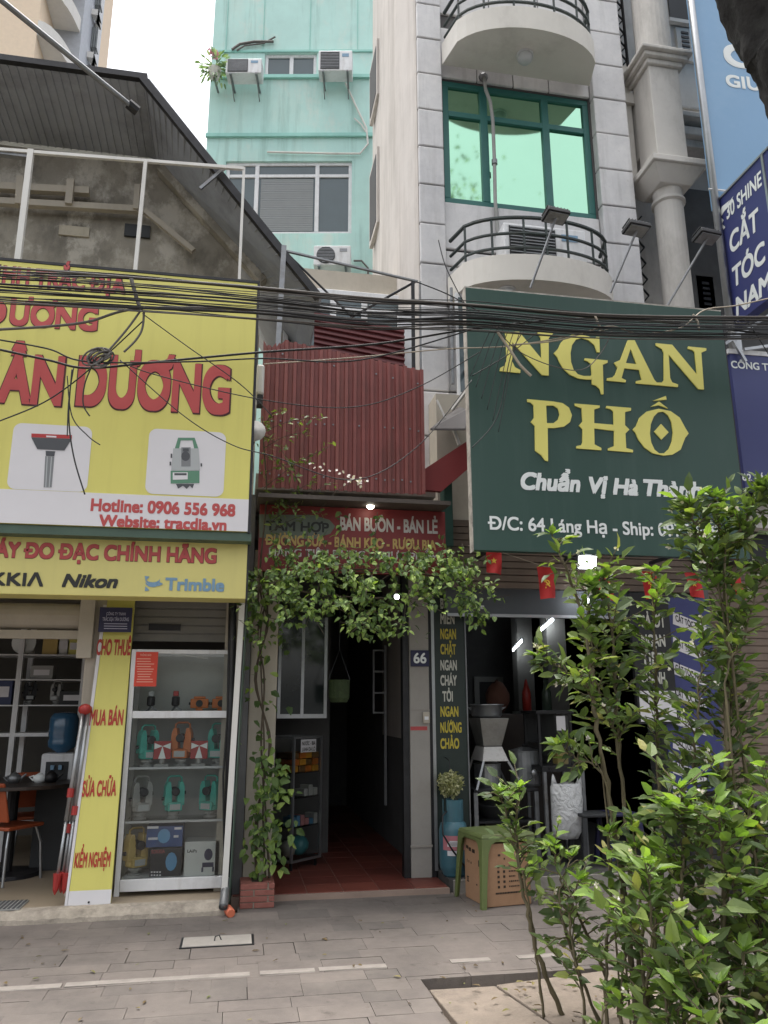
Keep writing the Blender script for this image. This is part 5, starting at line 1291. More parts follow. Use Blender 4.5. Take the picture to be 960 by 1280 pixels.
t2 = thing('price_card', 'handwritten white card taped inside the top of the glass cabinet', 'card', fr.w(.2,.004,H_-.14))
MB(fr).box(.1,.32,.0005,.003,H_-.15,H_-.03).build('paper', m_signwhite, t2)
write(fr, 'NƯỚC - BIA', .115, .305, H_-.085, .035, .001, .03).build('lettering', m_blackv, t2); write(fr, 'LẠNH DA LÓ', .115, .305, H_-.14, .035, .001, .03).build('lettering', m_blackv, t2)
gm = [mat('snack_packet', (204,146,50), .4, var=.3, vs=30), mat('orange_packet', (190,110,44), .4, var=.3, vs=30), mat('brown_packet', (112,84,50), .4, var=.2, vs=30), mat('white_packet', (176,176,172), .4, var=.1), mat('blue_packet', (84,128,160), .4, var=.2, vs=30), mat('pink_packet', (178,124,124), .4, var=.2, vs=30)]
cnt = 0
def goods(a, b, c, w_, d_, h_, m, label, group):
    mb = MB(fr); mb.box(a,a+w_,b,b+d_,c+.001,c+h_); o = mb.build('packet', m, None, bevel=.006); tag(o, label, 'packet', group)
for i in range(4):
    for j in range(3):
        goods(.03+i*.095, .03+random.uniform(0,.02), shc[0]+.004+j*.062, .088, .2, .058, gm[(i*2+j) % 3], 'orange and yellow snack packet stacked on the top cabinet shelf', 'snack packets in the glass cabinet')
for i in range(3): goods(.2+i*.07, .04, shc[1]+.004, .06, .12, .07+.03*(i%2), gm[3], 'white packet on the second cabinet shelf', 'white packets in the cabinet')
for i in range(6): goods(.03+i*.062, .03, shc[2]+.004, .054, .12, random.uniform(.05,.1), gm[(4,4,5,5,4,3)[i]], 'small coloured packet on the third cabinet shelf', 'coloured packets in the cabinet')
for a, m_, r_, lb in ((.12, mat('pale_bag', (150,150,140), .4, var=.1), .085, 'pale round bag in the bottom of the glass cabinet'), (.28, mat('teal_bag', (76,140,146), .4, var=.2), .1, 'teal bag in the bottom of the glass cabinet')):
    mb = MB(fr); mb.ball((a,.17,.022+r_*.9), r_, 14, (1,1,.9), .06); tag(mb.build('plastic_bag', m_, None, smooth=True), lb, 'bag')

# brick planter
pl0, pl1 = PZ(299,1138,0), PZ(343,1135,0); hp = P(340,1104,pl1.y).z
t = thing('planter', 'low brick planter with a vine beside the shop entrance', 'planter', ((pl0.x+pl1.x)/2,6.85,0))
mb = MB(); y0 = pl1.y; 
for k in range(4):
    z0 = k*hp/4; off = .0 if k % 2 else .11
    x = pl0.x-off
    while x < pl1.x-.01:
        xa_, xb_ = max(x,pl0.x), min(x+.215,pl1.x)
        if xb_-xa_ > .02: mb.box(xa_+.003,xb_-.003,y0+random.uniform(0,.004),y0+.09,z0+.003,z0+hp/4-.003)
        x += .22
    mb.box(pl1.x-.09,pl1.x-random.uniform(0,.004),y0+.093,y0+.3,z0+.003,z0+hp/4-.003).box(pl0.x,pl0.x+.09,y0+.093,y0+.3,z0+.003,z0+hp/4-.003)
mb.build('brick_wall', m_brick, t, bevel=.004)
MB().box(pl0.x+.005,pl1.x-.005,y0+.012,y0+.35,0,hp-.012).build('mortar', m_mortar, t); MB().box(pl0.x+.091,pl1.x-.091,y0+.091,y0+.34,hp-.011,hp-.003).build('soil', m_soil, t)

# ------------------------------------------------------------------ noodle shop number 64
t = thing('eatery_shopfront', 'open dark shopfront under the green billboard with a brown rolled shutter', 'shopfront', (3.1,7.4,.1))
ea, eb = 2.02, fx(800,900,7.3)
MB().box(ea,4.7,12.4,12.6,.1,3.3).build('rear_wall', m_wallindk, t)
MB().box(1.86,1.95,7.4,12.39,.1,3.3).build('party_wall', mat('grey_party_wall', (88,90,92), .8, var=.1), t); MB().box(4.5,4.6,7.1,12.39,.1,3.3).build('party_wall', m_wallindk, t)
MB().box(1.96,4.49,7.5,12.38,3.0,3.2).build('ceiling', m_wallindk, t)
zs0, zs1 = fz(660,736,7.15), fz(660,690,7.15)
mb = MB(); z = zs0+.002
while z < zs1+.25: mb.box(ea-.1,4.48,7.15,7.19,z,z+.055).box(ea-.1,4.48,7.165,7.185,z+.055,z+.066); z += .066
mb.build('roller_shutter', mat('dark_brown_shutter', (96,82,70), .6, var=.15, vs=4, dirt=(60,52,46), ds=2, damt=.5, streak=.5), t)
zf0 = fz(660,768,7.18)
MB().box(ea-.1,4.48,7.2,7.3,zf0,zs0-.002).build('fascia', mat('dark_grey_fascia', (72,76,80), .5, var=.1), t); MB().box(ea-.1,4.48,7.17,7.21,zf0-.03,zf0-.002).build('fascia_edge', m_alu, t)
# upper wall and sloping red side board
MB().box(1.86,4.9,7.2,7.6,zs1+.3,4.6).build('upper_wall', m_cream, t)
Fz_ = FY(6.85); mb = MB(Fz_); mb.prism([Fz_.px(528,588),Fz_.px(583,552),Fz_.px(586,585),Fz_.px(552,614),Fz_.px(528,612)], 0, .06); mb.build('red_side_board', m_redsign, t)
MB().box(fx(556,650,7.0), 1.95, 7.0, 7.15, zs1, fz(570,600,7.0)).build('side_panel', m_green, t)
# window hood high on the flank between sheet and billboard
t = thing('window_hood', 'dark sheet hood on pale brackets between the red sheet and the green billboard', 'hood', P(570,540,6.9))
mb = MB(); a, b_, c, d = P(538,538,7.0), P(582,538,6.6), P(584,514,6.7), P(572,510,7.3); up_ = Vector((0,0,.02))
mb.hexa([a,b_,c,d], [a+up_,b_+up_,c+up_,d+up_]); mb.build('hood_sheet', mat('dark_sheet', (58,54,54), .6, var=.2), t)
for a_, b__, r_ in ((P(565,512,6.95),P(584,487,6.8),.02),(P(566,534,6.9),P(574,556,6.9),.02),(P(546,500,7.0),P(556,522,7.0),.014)): MB().tube([a_, b__], r_, 4).build('bracket', m_whitep, t)
t = thing('wall_pipe', 'thin grey riser pipe on the white pilaster behind the wires', 'pipe', P(566,480,7.3))
MB().tube([P(564,360,7.35),P(566,480,7.35)], .018, 6).build('pipe_run', m_steel, t)
t = thing('side_window', 'narrow white window frame behind the edge of the green billboard', 'window', P(580,480,7.2))
MB(FY(7.3)).box(fx(571,430,7.3),fx(590,430,7.3),0,.05,fz(575,498,7.3),fz(575,366,7.3)).build('frame', m_whitem, t); MB(FY(7.3)).box(fx(574,430,7.3),fx(587,430,7.3),-.006,-.001,fz(575,490,7.3),fz(575,372,7.3)).build('pane', m_wglass, t)
for x_, y_ in ((fx(688,790,9.05), 9.12), (fx(650,810,10.6), 10.68)):  # columns added to catch the tube lamps' light and lift the dark room
    MB().box(x_-.02,x_+.22,y_,y_+.2,.1,2.99).build('added_glow_column', m_wallin, t)
# menu board on the jamb
Fb = FY(7.36); ba0,bc0 = Fb.px(547,1080); ba1,bc1 = Fb.px(579,742)
t = thing('menu_board', 'tall dark green menu board with white and yellow dishes beside the grey pillar', 'sign', ((ba0+ba1)/2,7.38,bc0))
MB().box(ba0,ba1,7.36,7.40,bc0,bc1).build('sign_panel', mat('menu_green', (34,46,42), .45, var=.1), t)
MB().box(ba0-.03,ba0-.001,7.33,7.42,bc0-.05,bc1+.02).build('edge_trim', m_alu, t); MB().box(ba1+.001,ba1+.012,7.35,7.41,bc0,bc1).build('edge_trim', m_steel, t)
for s_, y_, m_, x1_ in (('BÚN',761,m_menuw,566),('MIẾN',780,m_menuw,568),('NGAN',799,m_menuy,570),('CHẶT',818,m_menuy,570),('NGAN',838,m_menuw,571),('CHÁY',857,m_menuw,571),('TỎI',877,m_menuw,566),('NGAN',896,m_menuy,573),('NƯỚNG',916,m_menuy,577),('CHẢO',936,m_menuy,574)):
    letters(t, Fb, s_, (550.5 if s_ != 'TỎI' else 553,y_), (x1_,y_+.4), 13, m_menuw if m_ is m_menuw else m_menuy, bold=.07)
# lamps of the eatery
def tube_lamp(p0, p1, label, r=.014, m=m_lamp):
    t = thing('tube_lamp', label, 'lamp', p0, 'tube lamps in the eatery')
    MB().tube([p0,p1], r, 8).build('tube', m, t, smooth=True)
    o = Vector((.0,.0,r*2+.012)); d = (p1-p0)*.06
    MB().tube([p0-d+o, p1+d+o], r*.9, 4).build('lamp_batten', m_whitem, t); MB().tube([p0-d, p0-d+o], r*.8, 6).tube([p1+d, p1+d+o], r*.8, 6).build('lamp_holder', m_whitem, t)
    MB().tube([(p0+p1)/2+o, Vector(((p0+p1)/2+o).to_tuple()[:2]+(3.0,))], .006, 5).build('cord', m_darksteel, t)
tube_lamp(P(674,789,9.0), P(691,774,9.0), 'lit tube lamp hanging just inside the eatery')
tube_lamp(P(641,813,10.5), P(652,801,10.5), 'lit tube lamp hanging deeper inside the eatery')
tube_lamp(P(734,752,6.95), P(751,739,6.95), 'lit tube lamp behind the leaves in front of the dark fascia')
t = thing('flood_lamp', 'bright white lit floodlight under the lower edge of the green billboard', 'lamp', P(734,703,6.5))
q = P(734,703,6.5); f = Frame(q, (1,0,0), (0,-.3,1)); MB(f).box(-.08,.08,-.012,.0,-.055,.055).build('lamp_face', m_lamp2, t); MB(f).box(-.09,.09,.001,.05,-.065,.065).build('lamp_head', m_dark, t); MB(f).box(-.01,.01,.051,.6,-.01,.01).build('bracket', m_darksteel, t)
t = thing('small_switch', 'small white sensor on the silver edge of the fascia', 'sensor', P(603,759,7.16))
a = P(603,759,7.16); MB().box(a.x-.014,a.x+.014,7.15,7.199,a.z-.014,a.z+.014).build('casing', m_whitem, t); MB().box(a.x-.006,a.x+.006,7.145,7.149,a.z-.006,a.z+.006).build('sensor_eye', m_dark, t)
# flags on a string
m_flag = mat('flag_red', (190,44,44), .7, var=.08); m_star = mat('flag_yellow', (232,196,70), .6, var=0)
def flag(p, w_, h_, star, label, skew=.0, ph=0.):
    t = thing('flag', label, 'flag', p, 'red flags hung on a string under the green billboard')
    n = 8; mb = MB(); pts = []; fs = []
    def S(u, v): return Vector((p.x+w_*(u-.5)*(1-.12*v)+skew*v, p.y+.025*math.sin(u*5+v*3+ph)*v - .02, p.z-h_*v*(1+.12*u*(1 if star else -.3))))
    for j in range(n+1):
        for i in range(n+1): pts.append(S(i/n, j/n))
    for j in range(n):
        for i in range(n): a = j*(n+1)+i; fs.append((a,a+1,a+n+2,a+n+1))
    mb.add(pts, fs, raw=True).build('flag_cloth', m_flag, t, smooth=True)
    mb = MB(); e = Vector((0,-.006,0))
    if star:
        poly_ = [(.5+.2*math.cos(math.pi/2+k*math.pi/5)*(1 if k % 2 == 0 else .4), .46-.2*w_/h_*math.sin(math.pi/2+k*math.pi/5)*(1 if k % 2 == 0 else .4)) for k in range(10)]
        c_ = S(.5,.46)+e; pts = [c_]+[S(*q)+e for q in poly_]; mb.add(pts, [(0,1+k,1+(k+1)%10) for k in range(10)], raw=True)
    else:
        ar = [(.5+.17*math.cos(a), .5+.17*w_/h_*math.sin(a)) for a in [R(-110+k*21) for k in range(12)]]; ai = [(.5-.02+.12*math.cos(a), .5+.12*w_/h_*math.sin(a)) for a in [R(-110+k*21) for k in range(12)]]
        pts = [S(*q)+e for q in ar+ai]; mb.add(pts, [(k,k+1,k+13,k+12) for k in range(11)], raw=True)
        hm = lambda L: [S(*q)+e*1.3 for q in L]
        mb.add(hm([(.36,.44),(.40,.40),(.66,.62),(.62,.66)]), [(0,1,2,3)], raw=True); mb.add(hm([(.33,.46),(.44,.36),(.47,.40),(.36,.50)]), [(0,1,2,3)], raw=True); mb.add(hm([(.36,.66),(.41,.62),(.44,.65),(.39,.69)]), [(0,1,2,3)], raw=True)
    mb.build('emblem', m_star, t); return t
fl = [(616,688,.145,.20,1,0),(680,709,.155,.29,0,.02),(747,716,.15,.24,1,.09),(808,714,.15,.26,0,.04),(862,716,.14,.22,1,.05),(915,719,.14,.24,0,.02)]
lb = ['red flag with yellow star tucked under the corner of the green billboard','red flag with yellow hammer and sickle, fully visible below the billboard','twisted red flag with yellow star just below the lit floodlight','red flag hanging in front of the black menu board','red flag half hidden in leaves over the striped barber banner','small red flag mostly hidden by the tallest bush']
sp = []
for (x,y,w_,h_,s_,k_), l_ in zip(fl, lb): p = P(x,y,6.6); sp.append(p); flag(p, w_, h_, s_, l_, k_, x*.1)
MB().tube([P(585,690,6.6)]+[p+Vector((0,-.02,0)) for p in sp]+[P(960,716,6.6)], .003, 4)
tag(MB().tube([P(585,682,6.6)]+[p+Vector((0,-.02,.002)) for p in sp]+[P(975,716,6.6)], .003, 4).build('flag_string', m_cablep), 'thin string carrying the red flags under the billboard', 'string')

# ------------------------------------------------------------------ things in front of the eatery
# green plastic table over a carton
a = PZ(605,1137,0); b_ = PZ(669,1131,0); c_ = PZ(573,1118,0)
fr = Frame((a.x,a.y,0), (b_.x-a.x, b_.y-a.y, 0), (0,0,1)); W_ = (b_-a).length+.03; D_ = .46
Ht = fr.px(602,1044)[1]
m_gpl = mat('green_plastic', (100,112,66), .42, var=.07, vs=6, dirt=(76,92,54), ds=4, damt=.4)
t = thing('plastic_table', 'low green plastic table standing over a brown carton on the pavement', 'table', fr.w(W_/2,D_/2,0))
mb = MB(fr); mb.hexa([(.0,.0,Ht-.03),(W_,.0,Ht-.03),(W_,D_,Ht-.03),(.0,D_,Ht-.03)], [(.012,.012,Ht),(W_-.012,.012,Ht),(W_-.012,D_-.012,Ht),(.012,D_-.012,Ht)])
for (a0,a1,b0,b1) in ((0.004,W_-.004,0.004,.014),(0.004,W_-.004,D_-.014,D_-.004)): mb.box(a0,a1,b0,b1,Ht-.06,Ht-.0305)
for (a0,a1) in ((.004,.014),(W_-.014,W_-.004)): mb.box(a0,a1,.0145,D_-.0145,Ht-.06,Ht-.0305)
mb.build('tabletop', m_gpl, t, bevel=.008)
for sa, sb in ((0,0),(1,0),(0,1),(1,1)):
    x0 = -.03 if sa == 0 else W_+.03; y0 = -.03 if sb == 0 else D_+.03; dx = 1 if sa == 0 else -1; dy = 1 if sb == 0 else -1
    X0 = .002 if sa == 0 else W_-.002; Y0 = .002 if sb == 0 else D_-.002
    mb = MB(fr)
    prof = [(1.0,.17),(.92,.085),(.8,.06),(.4,.048),(0,.042)]      # L-section, flaring at the top
    pts = []; fs = []
    for k, wd in prof:
        zz = (Ht-.035)*k; x = x0+(X0-x0)*k; yv = y0+(Y0-y0)*k; th = .012
        pts += [(x,yv,zz),(x+dx*wd,yv,zz),(x+dx*wd,yv+dy*th,zz),(x+dx*th,yv+dy*th,zz),(x+dx*th,yv+dy*wd,zz),(x,yv+dy*wd,zz)]
    for k in range(len(prof)-1):
        for i in range(6): fs.append((k*6+i, k*6+(i+1)%6, k*6+6+(i+1)%6, k*6+6+i))
    fs += [tuple(range(6)), tuple(range((len(prof)-1)*6+5,(len(prof)-1)*6-1,-1))]
    mb.add(pts, fs).build('leg', m_gpl, t, bevel=.003)
t = thing('carton', 'brown stained carton with black printing standing under the green plastic table', 'carton', fr.w(W_/2,D_/2,0))
m_cart = mat('brown_card', (164,128,98), .8, var=.1, vs=5, dirt=(112,78,54), ds=5, damt=.6)
ch_ = Ht-.075
MB(fr).box(.045,W_-.045,.03,D_-.03,.003,ch_).build('carton_body', m_cart, t, bevel=.004)
m_prt = mat('carton_print', (52,42,34), .7, var=.2, vs=60)
mb = MB(fr); n_ = .027
random.seed(5)
for y_ in (.62,.54,.46,.38,.30):
    for x_ in (.14,.19): mb.box(x_,x_+.018,n_,n_+.002,ch_*y_-.004,ch_*y_+.014)
    x_ = .24
    while x_ < .24+.1*random.uniform(.5,1.2): l = random.uniform(.006,.016); mb.box(x_,x_+l,n_,n_+.002,ch_*y_,ch_*y_+.010); x_ += l+.006
x_ = .12
while x_ < .33: l = random.uniform(.006,.014); mb.box(x_,x_+l,n_,n_+.002,ch_*.2,ch_*.2+.012); x_ += l+.003
mb.box(.15,.17,n_,n_+.002,ch_*.8,ch_*.83).box(.20,.21,n_,n_+.002,ch_*.74,ch_*.77)
fr2 = Frame(fr.w(.045,D_-.03,0), -fr.uy, (0,0,1)); f_ = MB(fr2)
for (p0,p1,c0,c1) in ((.04,.06,.83,.88),(.065,.08,.82,.88),(.09,.13,.80,.86),(.15,.2,.79,.85),(.05,.055,.60,.65),(.08,.09,.6,.64),(.12,.13,.59,.63),(.04,.048,.28,.37),(.05,.075,.35,.37),(.05,.075,.28,.30),(.06,.068,.31,.34),(.21,.23,.28,.30),(.26,.29,.6,.7)): f_.box(p0,p1,-.002,-.0006,ch_*c0,ch_*c1)
mb.v += f_.v; mb.f += [tuple(i+len(mb.v)-len(f_.v) for i in q) for q in f_.f]
mb.build('printing', m_prt, t)
random.seed(21)
# gas cylinder
q = PZ(566,1082,.1); q = Vector((fx(567,1060,7.12),7.12,.1)); hb = fz(566,1024,7.12)-.1
m_gas = mat('teal_gas_paint', (58,98,110), .4, var=.12, vs=8, dirt=(60,66,66), ds=7, damt=.5)
t = thing('gas_cylinder', 'teal gas cylinder with a pink and white label beside the menu board', 'gas cylinder', q)
MB().lathe([(.09,0),(.10,.02),(.10,.03),(.12,.06),(.125,.09),(.125,hb-.09),(.11,hb-.03),(.075,hb),(.03,hb+.02)], q, 26).build('cylinder_body', m_gas, t, smooth=True)
mb = MB(); n = 22
pr = [(.092,hb),(.092,hb+.20)]
o_ = []; 
for k in range(n+1): an = R(-215+k*(330/n)); o_.append((math.cos(an)*.092, math.sin(an)*.092))
for i in range(n):
    if i in (3,4,17,18): 
        hgt = (0,.07)
    else: hgt = (0,.165)
    (x0,y0),(x1,y1) = o_[i],o_[i+1]
    mb.hexa([(q.x+x0,q.y+y0,q.z+hb-.03),(q.x+x1,q.y+y1,q.z+hb-.03),(q.x+x1*.95,q.y+y1*.95,q.z+hb-.03),(q.x+x0*.95,q.y+y0*.95,q.z+hb-.03)], [(q.x+x0,q.y+y0,q.z+hb+hgt[1]),(q.x+x1,q.y+y1,q.z+hb+hgt[1]),(q.x+x1*.95,q.y+y1*.95,q.z+hb+hgt[1]),(q.x+x0*.95,q.y+y0*.95,q.z+hb+hgt[1])])
mb.build('collar', m_gas, t)
MB().lathe([(.022,0),(.022,.07),(.04,.075),(.04,.1)], q+Vector((0,0,hb+.02)), 12).build('valve', m_darksteel, t)
mb = MB(); pts = []; fs = []; n = 12
for k in range(n+1): an = R(-150+k*10); pts += [(q.x+.1265*math.cos(an),q.y+.1265*math.sin(an),q.z+.22),(q.x+.1265*math.cos(an),q.y+.1265*math.sin(an),q.z+hb-.12)]
for k in range(n): fs.append((2*k,2*k+2,2*k+3,2*k+1))
o = mb.add(pts, fs).build('label_sheet', mat('pink_label', (176,110,118), .5, var=.05), t)
mb = MB()
for zz, k0, k1 in ((hb-.2,3,8),(hb-.28,2,6),(.25,2,9)):
    pts = []; fs = []
    for k in range(k0,k1+1): an = R(-150+k*10); pts += [(q.x+.1272*math.cos(an),q.y+.1272*math.sin(an),q.z+zz),(q.x+.1272*math.cos(an),q.y+.1272*math.sin(an),q.z+zz+.04)]
    for k in range(k1-k0): fs.append((2*k,2*k+2,2*k+3,2*k+1))
    mb.add(pts, fs)
mb.build('label_bands', m_signwhite, o)
MB().tube([q+Vector((-.03,-.02,hb+.1)), q+Vector((-.12,-.1,hb+.04)), q+Vector((-.13,-.14,hb-.1)), q+Vector((-.06,-.17,hb-.22)), q+Vector((.1,-.1,.05))], .008, 6).build('gas_hose', m_black, t, smooth=True)
# pale ball of dried flowers
c_ = P(563,980,7.18); t = thing('flower_ball', 'pale ball of tiny dried flowers hanging on the dark green menu board', 'plant', c_-Vector((0,0,.115)))
MB().tube([(c_.x,7.18,c_.z),(c_.x,7.20,c_.z+.2),(c_.x,7.35,c_.z+.22)], .004, 5).build('hook', m_darksteel, t)
mb = MB()
for i in range(700):
    d = Vector((random.gauss(0,1),random.gauss(0,1),random.gauss(0,1))).normalized(); mb.leaf(c_+d*random.uniform(.05,.115), (d+Vector((random.gauss(0,.6),random.gauss(0,.6),random.gauss(0,.6)))), d, .03, .02, 0)
mb.build('flower_head', leaf_mat('dried_flower', [(0,(110,116,76)),(.5,(160,160,118)),(1,(190,186,150))]), t)
# cooking bench with pots
yb = 7.55; bz = fz(630,986,yb)
t = thing('cooking_bench', 'dark steel cooking bench with shelves in the mouth of the eatery', 'bench', (fx(630,1000,yb),yb,.1))
x0, x1 = fx(594,1050,yb), fx(676,1050,yb)
MB().box(x0,x1,yb,yb+.6,bz-.03,bz).build('benchtop', m_darksteel, t, bevel=.004); MB().box(x0+.03,x1-.03,yb+.03,yb+.57,.45,.47).build('shelf', m_darksteel, t)
for x in (x0,x1-.04):
    for y in (yb,yb+.56): MB().box(x,x+.04,y,y+.04,.1,bz-.031).build('leg', m_steel, t)
t = thing('metal_hopper', 'grey metal hopper stand with four splayed legs and a pan on top', 'hopper', (fx(619,985,7.6),7.6,bz))
F6 = FY(7.5)
def hop(y0_, y1_, xl0, xr0, xl1, xr1, d0, d1):
    a0,c0 = F6.px(xl0,y0_); a1,_ = F6.px(xr0,y0_); e0,c1 = F6.px(xl1,y1_); e1,_ = F6.px(xr1,y1_)
    return MB().hexa([(e0,7.72-d1,c1),(e1,7.72-d1,c1),(e1,7.72+d1,c1),(e0,7.72+d1,c1)], [(a0,7.72-d0,c0),(a1,7.72-d0,c0),(a1,7.72+d0,c0),(a0,7.72+d0,c0)])
hop(898,933,601,637,608,631,.2,.13).build('hopper_top', mat('brushed_steel', (150,150,146), .4, metal=.6, var=.15, vs=8, dirt=(86,78,70), ds=6, damt=.5), t, bevel=.003)
hop(934,952,608,631,604,637,.14,.2).build('hopper_skirt', mat('pale_steel', (206,204,200), .45, var=.1, vs=8, dirt=(96,70,54), ds=8, damt=.7), t, bevel=.003)
for xa_, xb_, dy in ((605,595,-.2),(636,655,-.2),(606,597,.2),(635,653,.2)):
    pa_ = P(xa_,952,7.5); pb_ = P(xb_,986,7.5); MB().tube([(pa_.x,7.72+dy,pa_.z),(pb_.x,7.72+dy*1.2,bz)], .014, 4).build('leg', m_alu, t)
pc = P(617,893,7.5); t = thing('cooking_pan', 'round aluminium pan sitting on the grey metal hopper', 'pan', (pc.x,7.72,F6.px(617,897)[1]))
zz = F6.px(617,897)[1]+.002; MB().lathe([(.13,0),(.15,.02),(.155,.11),(.175,.115),(.175,.125),(.145,.122),(.14,.03),(.02,.025)], (pc.x,7.72,zz), 26).build('pan_bowl', m_alu, t, smooth=True)
MB().tube([(pc.x-.155,7.72,zz+.09),(pc.x-.2,7.72,zz+.1),(pc.x-.155,7.72,zz+.07)], .007, 6).tube([(pc.x+.155,7.72,zz+.09),(pc.x+.2,7.72,zz+.1),(pc.x+.155,7.72,zz+.07)], .007, 6).build('handle', m_steel, t)
for px_, py_, r_, h_, m_, lb in ((612,986,.13,.2,m_alu,'dented aluminium pot on the bench under the hopper'),(660,986,.15,.32,m_steel,'tall grey steel pot at the end of the cooking bench')):
    x_ = fx(px_,py_,7.8); t = thing('cooking_pot', lb, 'pot', (x_,7.85,bz))
    MB().lathe([(r_*.95,0),(r_,.02),(r_,h_),(r_*1.05,h_+.005),(r_*1.05,h_+.012),(.03,h_+.045)], (x_,7.85,bz+.001), 24).build('pot_body', m_, t, smooth=False); MB().lathe([(.02,0),(.026,.02),(.02,.03)], (x_,7.85,bz+h_+.044), 10).build('lid_knob', m_black, t)
x_ = fx(622,1002,7.75); t = thing('basin', 'shallow steel basin on the lower bench shelf', 'basin', (x_,7.82,.47)); MB().lathe([(.12,0),(.2,.12),(.215,.125),(.195,.118),(.11,.012)], (x_,7.82,.471), 24).build('basin_bowl', m_alu, t, smooth=True)
MB().lathe([(.10,0),(.09,.02),(.02,.05)], (x_,7.82,.485), 16).build('cloth', m_cream, t)
# ladle
t = thing('ladle', 'long steel ladle leaning out of the tall grey pot', 'ladle', P(650,985,7.6)); MB().tube([P(654,985,7.72),P(667,970,7.6)], .007, 6).build('handle', m_alu, t); MB().ball(P(668,966,7.6), .035, 10, (1,.5,1)).build('ladle_bowl', m_alu, t, smooth=True)
# bundle and bottles at the back counter
t = thing('counter', 'dark counter at the back of the eatery behind the hopper', 'counter', (fx(650,890,8.6),8.7,.1)); zk = fz(650,889,8.5)
MB().box(fx(600,890,8.6),fx(700,890,8.6),8.55,9.1,.1,zk-.03).build('counter_body', m_wood, t); MB().box(fx(664,890,8.5),fx(700,890,8.5),8.5,9.12,zk-.029,zk).build('countertop', m_alu, t)
t = thing('bottle', 'red sauce bottle on the pale end of the dark counter', 'bottle', P(659,889,8.7)); q = P(659,888,8.7)
MB().lathe([(.05,0),(.05,.2),(.03,.26),(.02,.3)], (q.x,8.7,zk+.001), 14).build('bottle_body', mat('dull_red_plastic', (150,44,36), .4), t, smooth=True); MB().lathe([(.022,0),(.008,.05)], (q.x,8.7,zk+.302), 10).build('cap', m_red2, t)
t = thing('bottle', 'dark greenish bottle beside the red sauce bottle', 'bottle', P(684,889,8.7)); q = P(684,888,8.7)
MB().lathe([(.055,0),(.055,.2),(.025,.28),(.025,.34)], (q.x,8.7,zk+.001), 14).build('bottle_body', mat('dark_green_plastic', (70,84,72), .3), t, smooth=True); MB().lathe([(.028,0),(.028,.03)], (q.x,8.7,zk+.341), 10).build('cap', m_dark, t)
t = thing('cloth_bundle', 'reddish brown bundle on the dark counter behind the pan', 'bundle', P(622,885,8.7)); q = P(622,876,8.8); mb = MB(); mb.ball((q.x,8.8,zk+.15), .15, 14, (.9,.8,1.2), .08); mb.build('cloth', mat('brown_cloth', (108,72,58), .8, var=.2), t, smooth=True); MB().tube([(q.x-.05,8.8,zk+.29),(q.x,8.8,zk+.345),(q.x+.05,8.8,zk+.29)], .012, 6).build('knot', mat('dark_brown_cloth', (84,56,46), .8), t)
t = thing('wall_picture', 'pale framed dark panel on the back wall of the eatery', 'picture frame', P(612,870,11.5)); Fx = FY(12.3); a0,c0 = Fx.px(594,884); a1,c1 = Fx.px(629,846)
mb = MB(Fx); mb.box(a0,a0+.08,0,.05,c0,c1).box(a1-.08,a1,0,.05,c0,c1).box(a0+.081,a1-.081,0,.05,c1-.08,c1); mb.build('frame', m_greyp, t); MB(Fx).box(a0+.08,a1-.08,.02,.06,c0,c1-.08).build('dark_panel', m_black, t)
# display case and stand with the plastic bag
yd = 7.5; t = thing('display_case', 'black framed display case with a white notice on its front', 'display case', (fx(697,955,yd),yd,fz(697,955,yd)))
Fd = FY(yd); a0,c0 = Fd.px(675,957); a1,c1 = Fd.px(714,892)
mb = MB(Fd)
for a in (a0,a1-.025):
    for b in (0,.375): mb.box(a,a+.025,b,b+.025,c0,c1)
mb.box(a0-.02,a1+.02,-.02,.42,c1+.001,c1+.03).box(a0,a1,0,.4,c0-.02,c0-.001).box(a0+.026,a1-.026,.376,.39,c0,c1); mb.build('case_frame', m_black, t)
MB(Fd).box(a0+.02,a1-.02,.004,.009,c0,c1).build('pane', m_glass, t); MB(Fd).box(a0+.026,a1-.026,.02,.37,c0+.2,c0+.21).build('shelf', m_darksteel, t)
n0,m0 = Fd.px(696,913); n1,m1 = Fd.px(706,895); MB(Fd).box(n0,n1,-.004,-.001,m0,m1).build('notice', m_signwhite, t)
t = thing('takeaway_box', 'small tan box standing inside the black display case', 'box', P(703,953,7.6)); p = P(703,956,7.6); MB().box(p.x-.06,p.x+.06,7.58,7.7,c0,c0+.11).build('carton', m_tan, t, bevel=.01); MB().box(p.x-.055,p.x+.055,7.585,7.69,c0+.111,c0+.12).build('lid', m_cart, t)
t = thing('metal_stand', 'black steel stand under the display case with a hanging bag', 'stand', (fx(705,1060,yd),yd,.1))
Fd = FY(7.42); s0,z1_ = Fd.px(679,958); s1,_ = Fd.px(730,958)
MB(Fd).box(s0-.01,s1+.01,0,.5,z1_-.05,z1_-.003).build('stand_top', m_black, t)
for a in (s0,s1-.03):
    for b in (0.0,.46): MB(Fd).box(a,a+.03,b,b+.03,.1,z1_-.051).build('leg', m_steel, t)
MB(Fd).box(s0+.031,s1-.031,.01,.48,.35,.37).build('shelf', m_black, t)
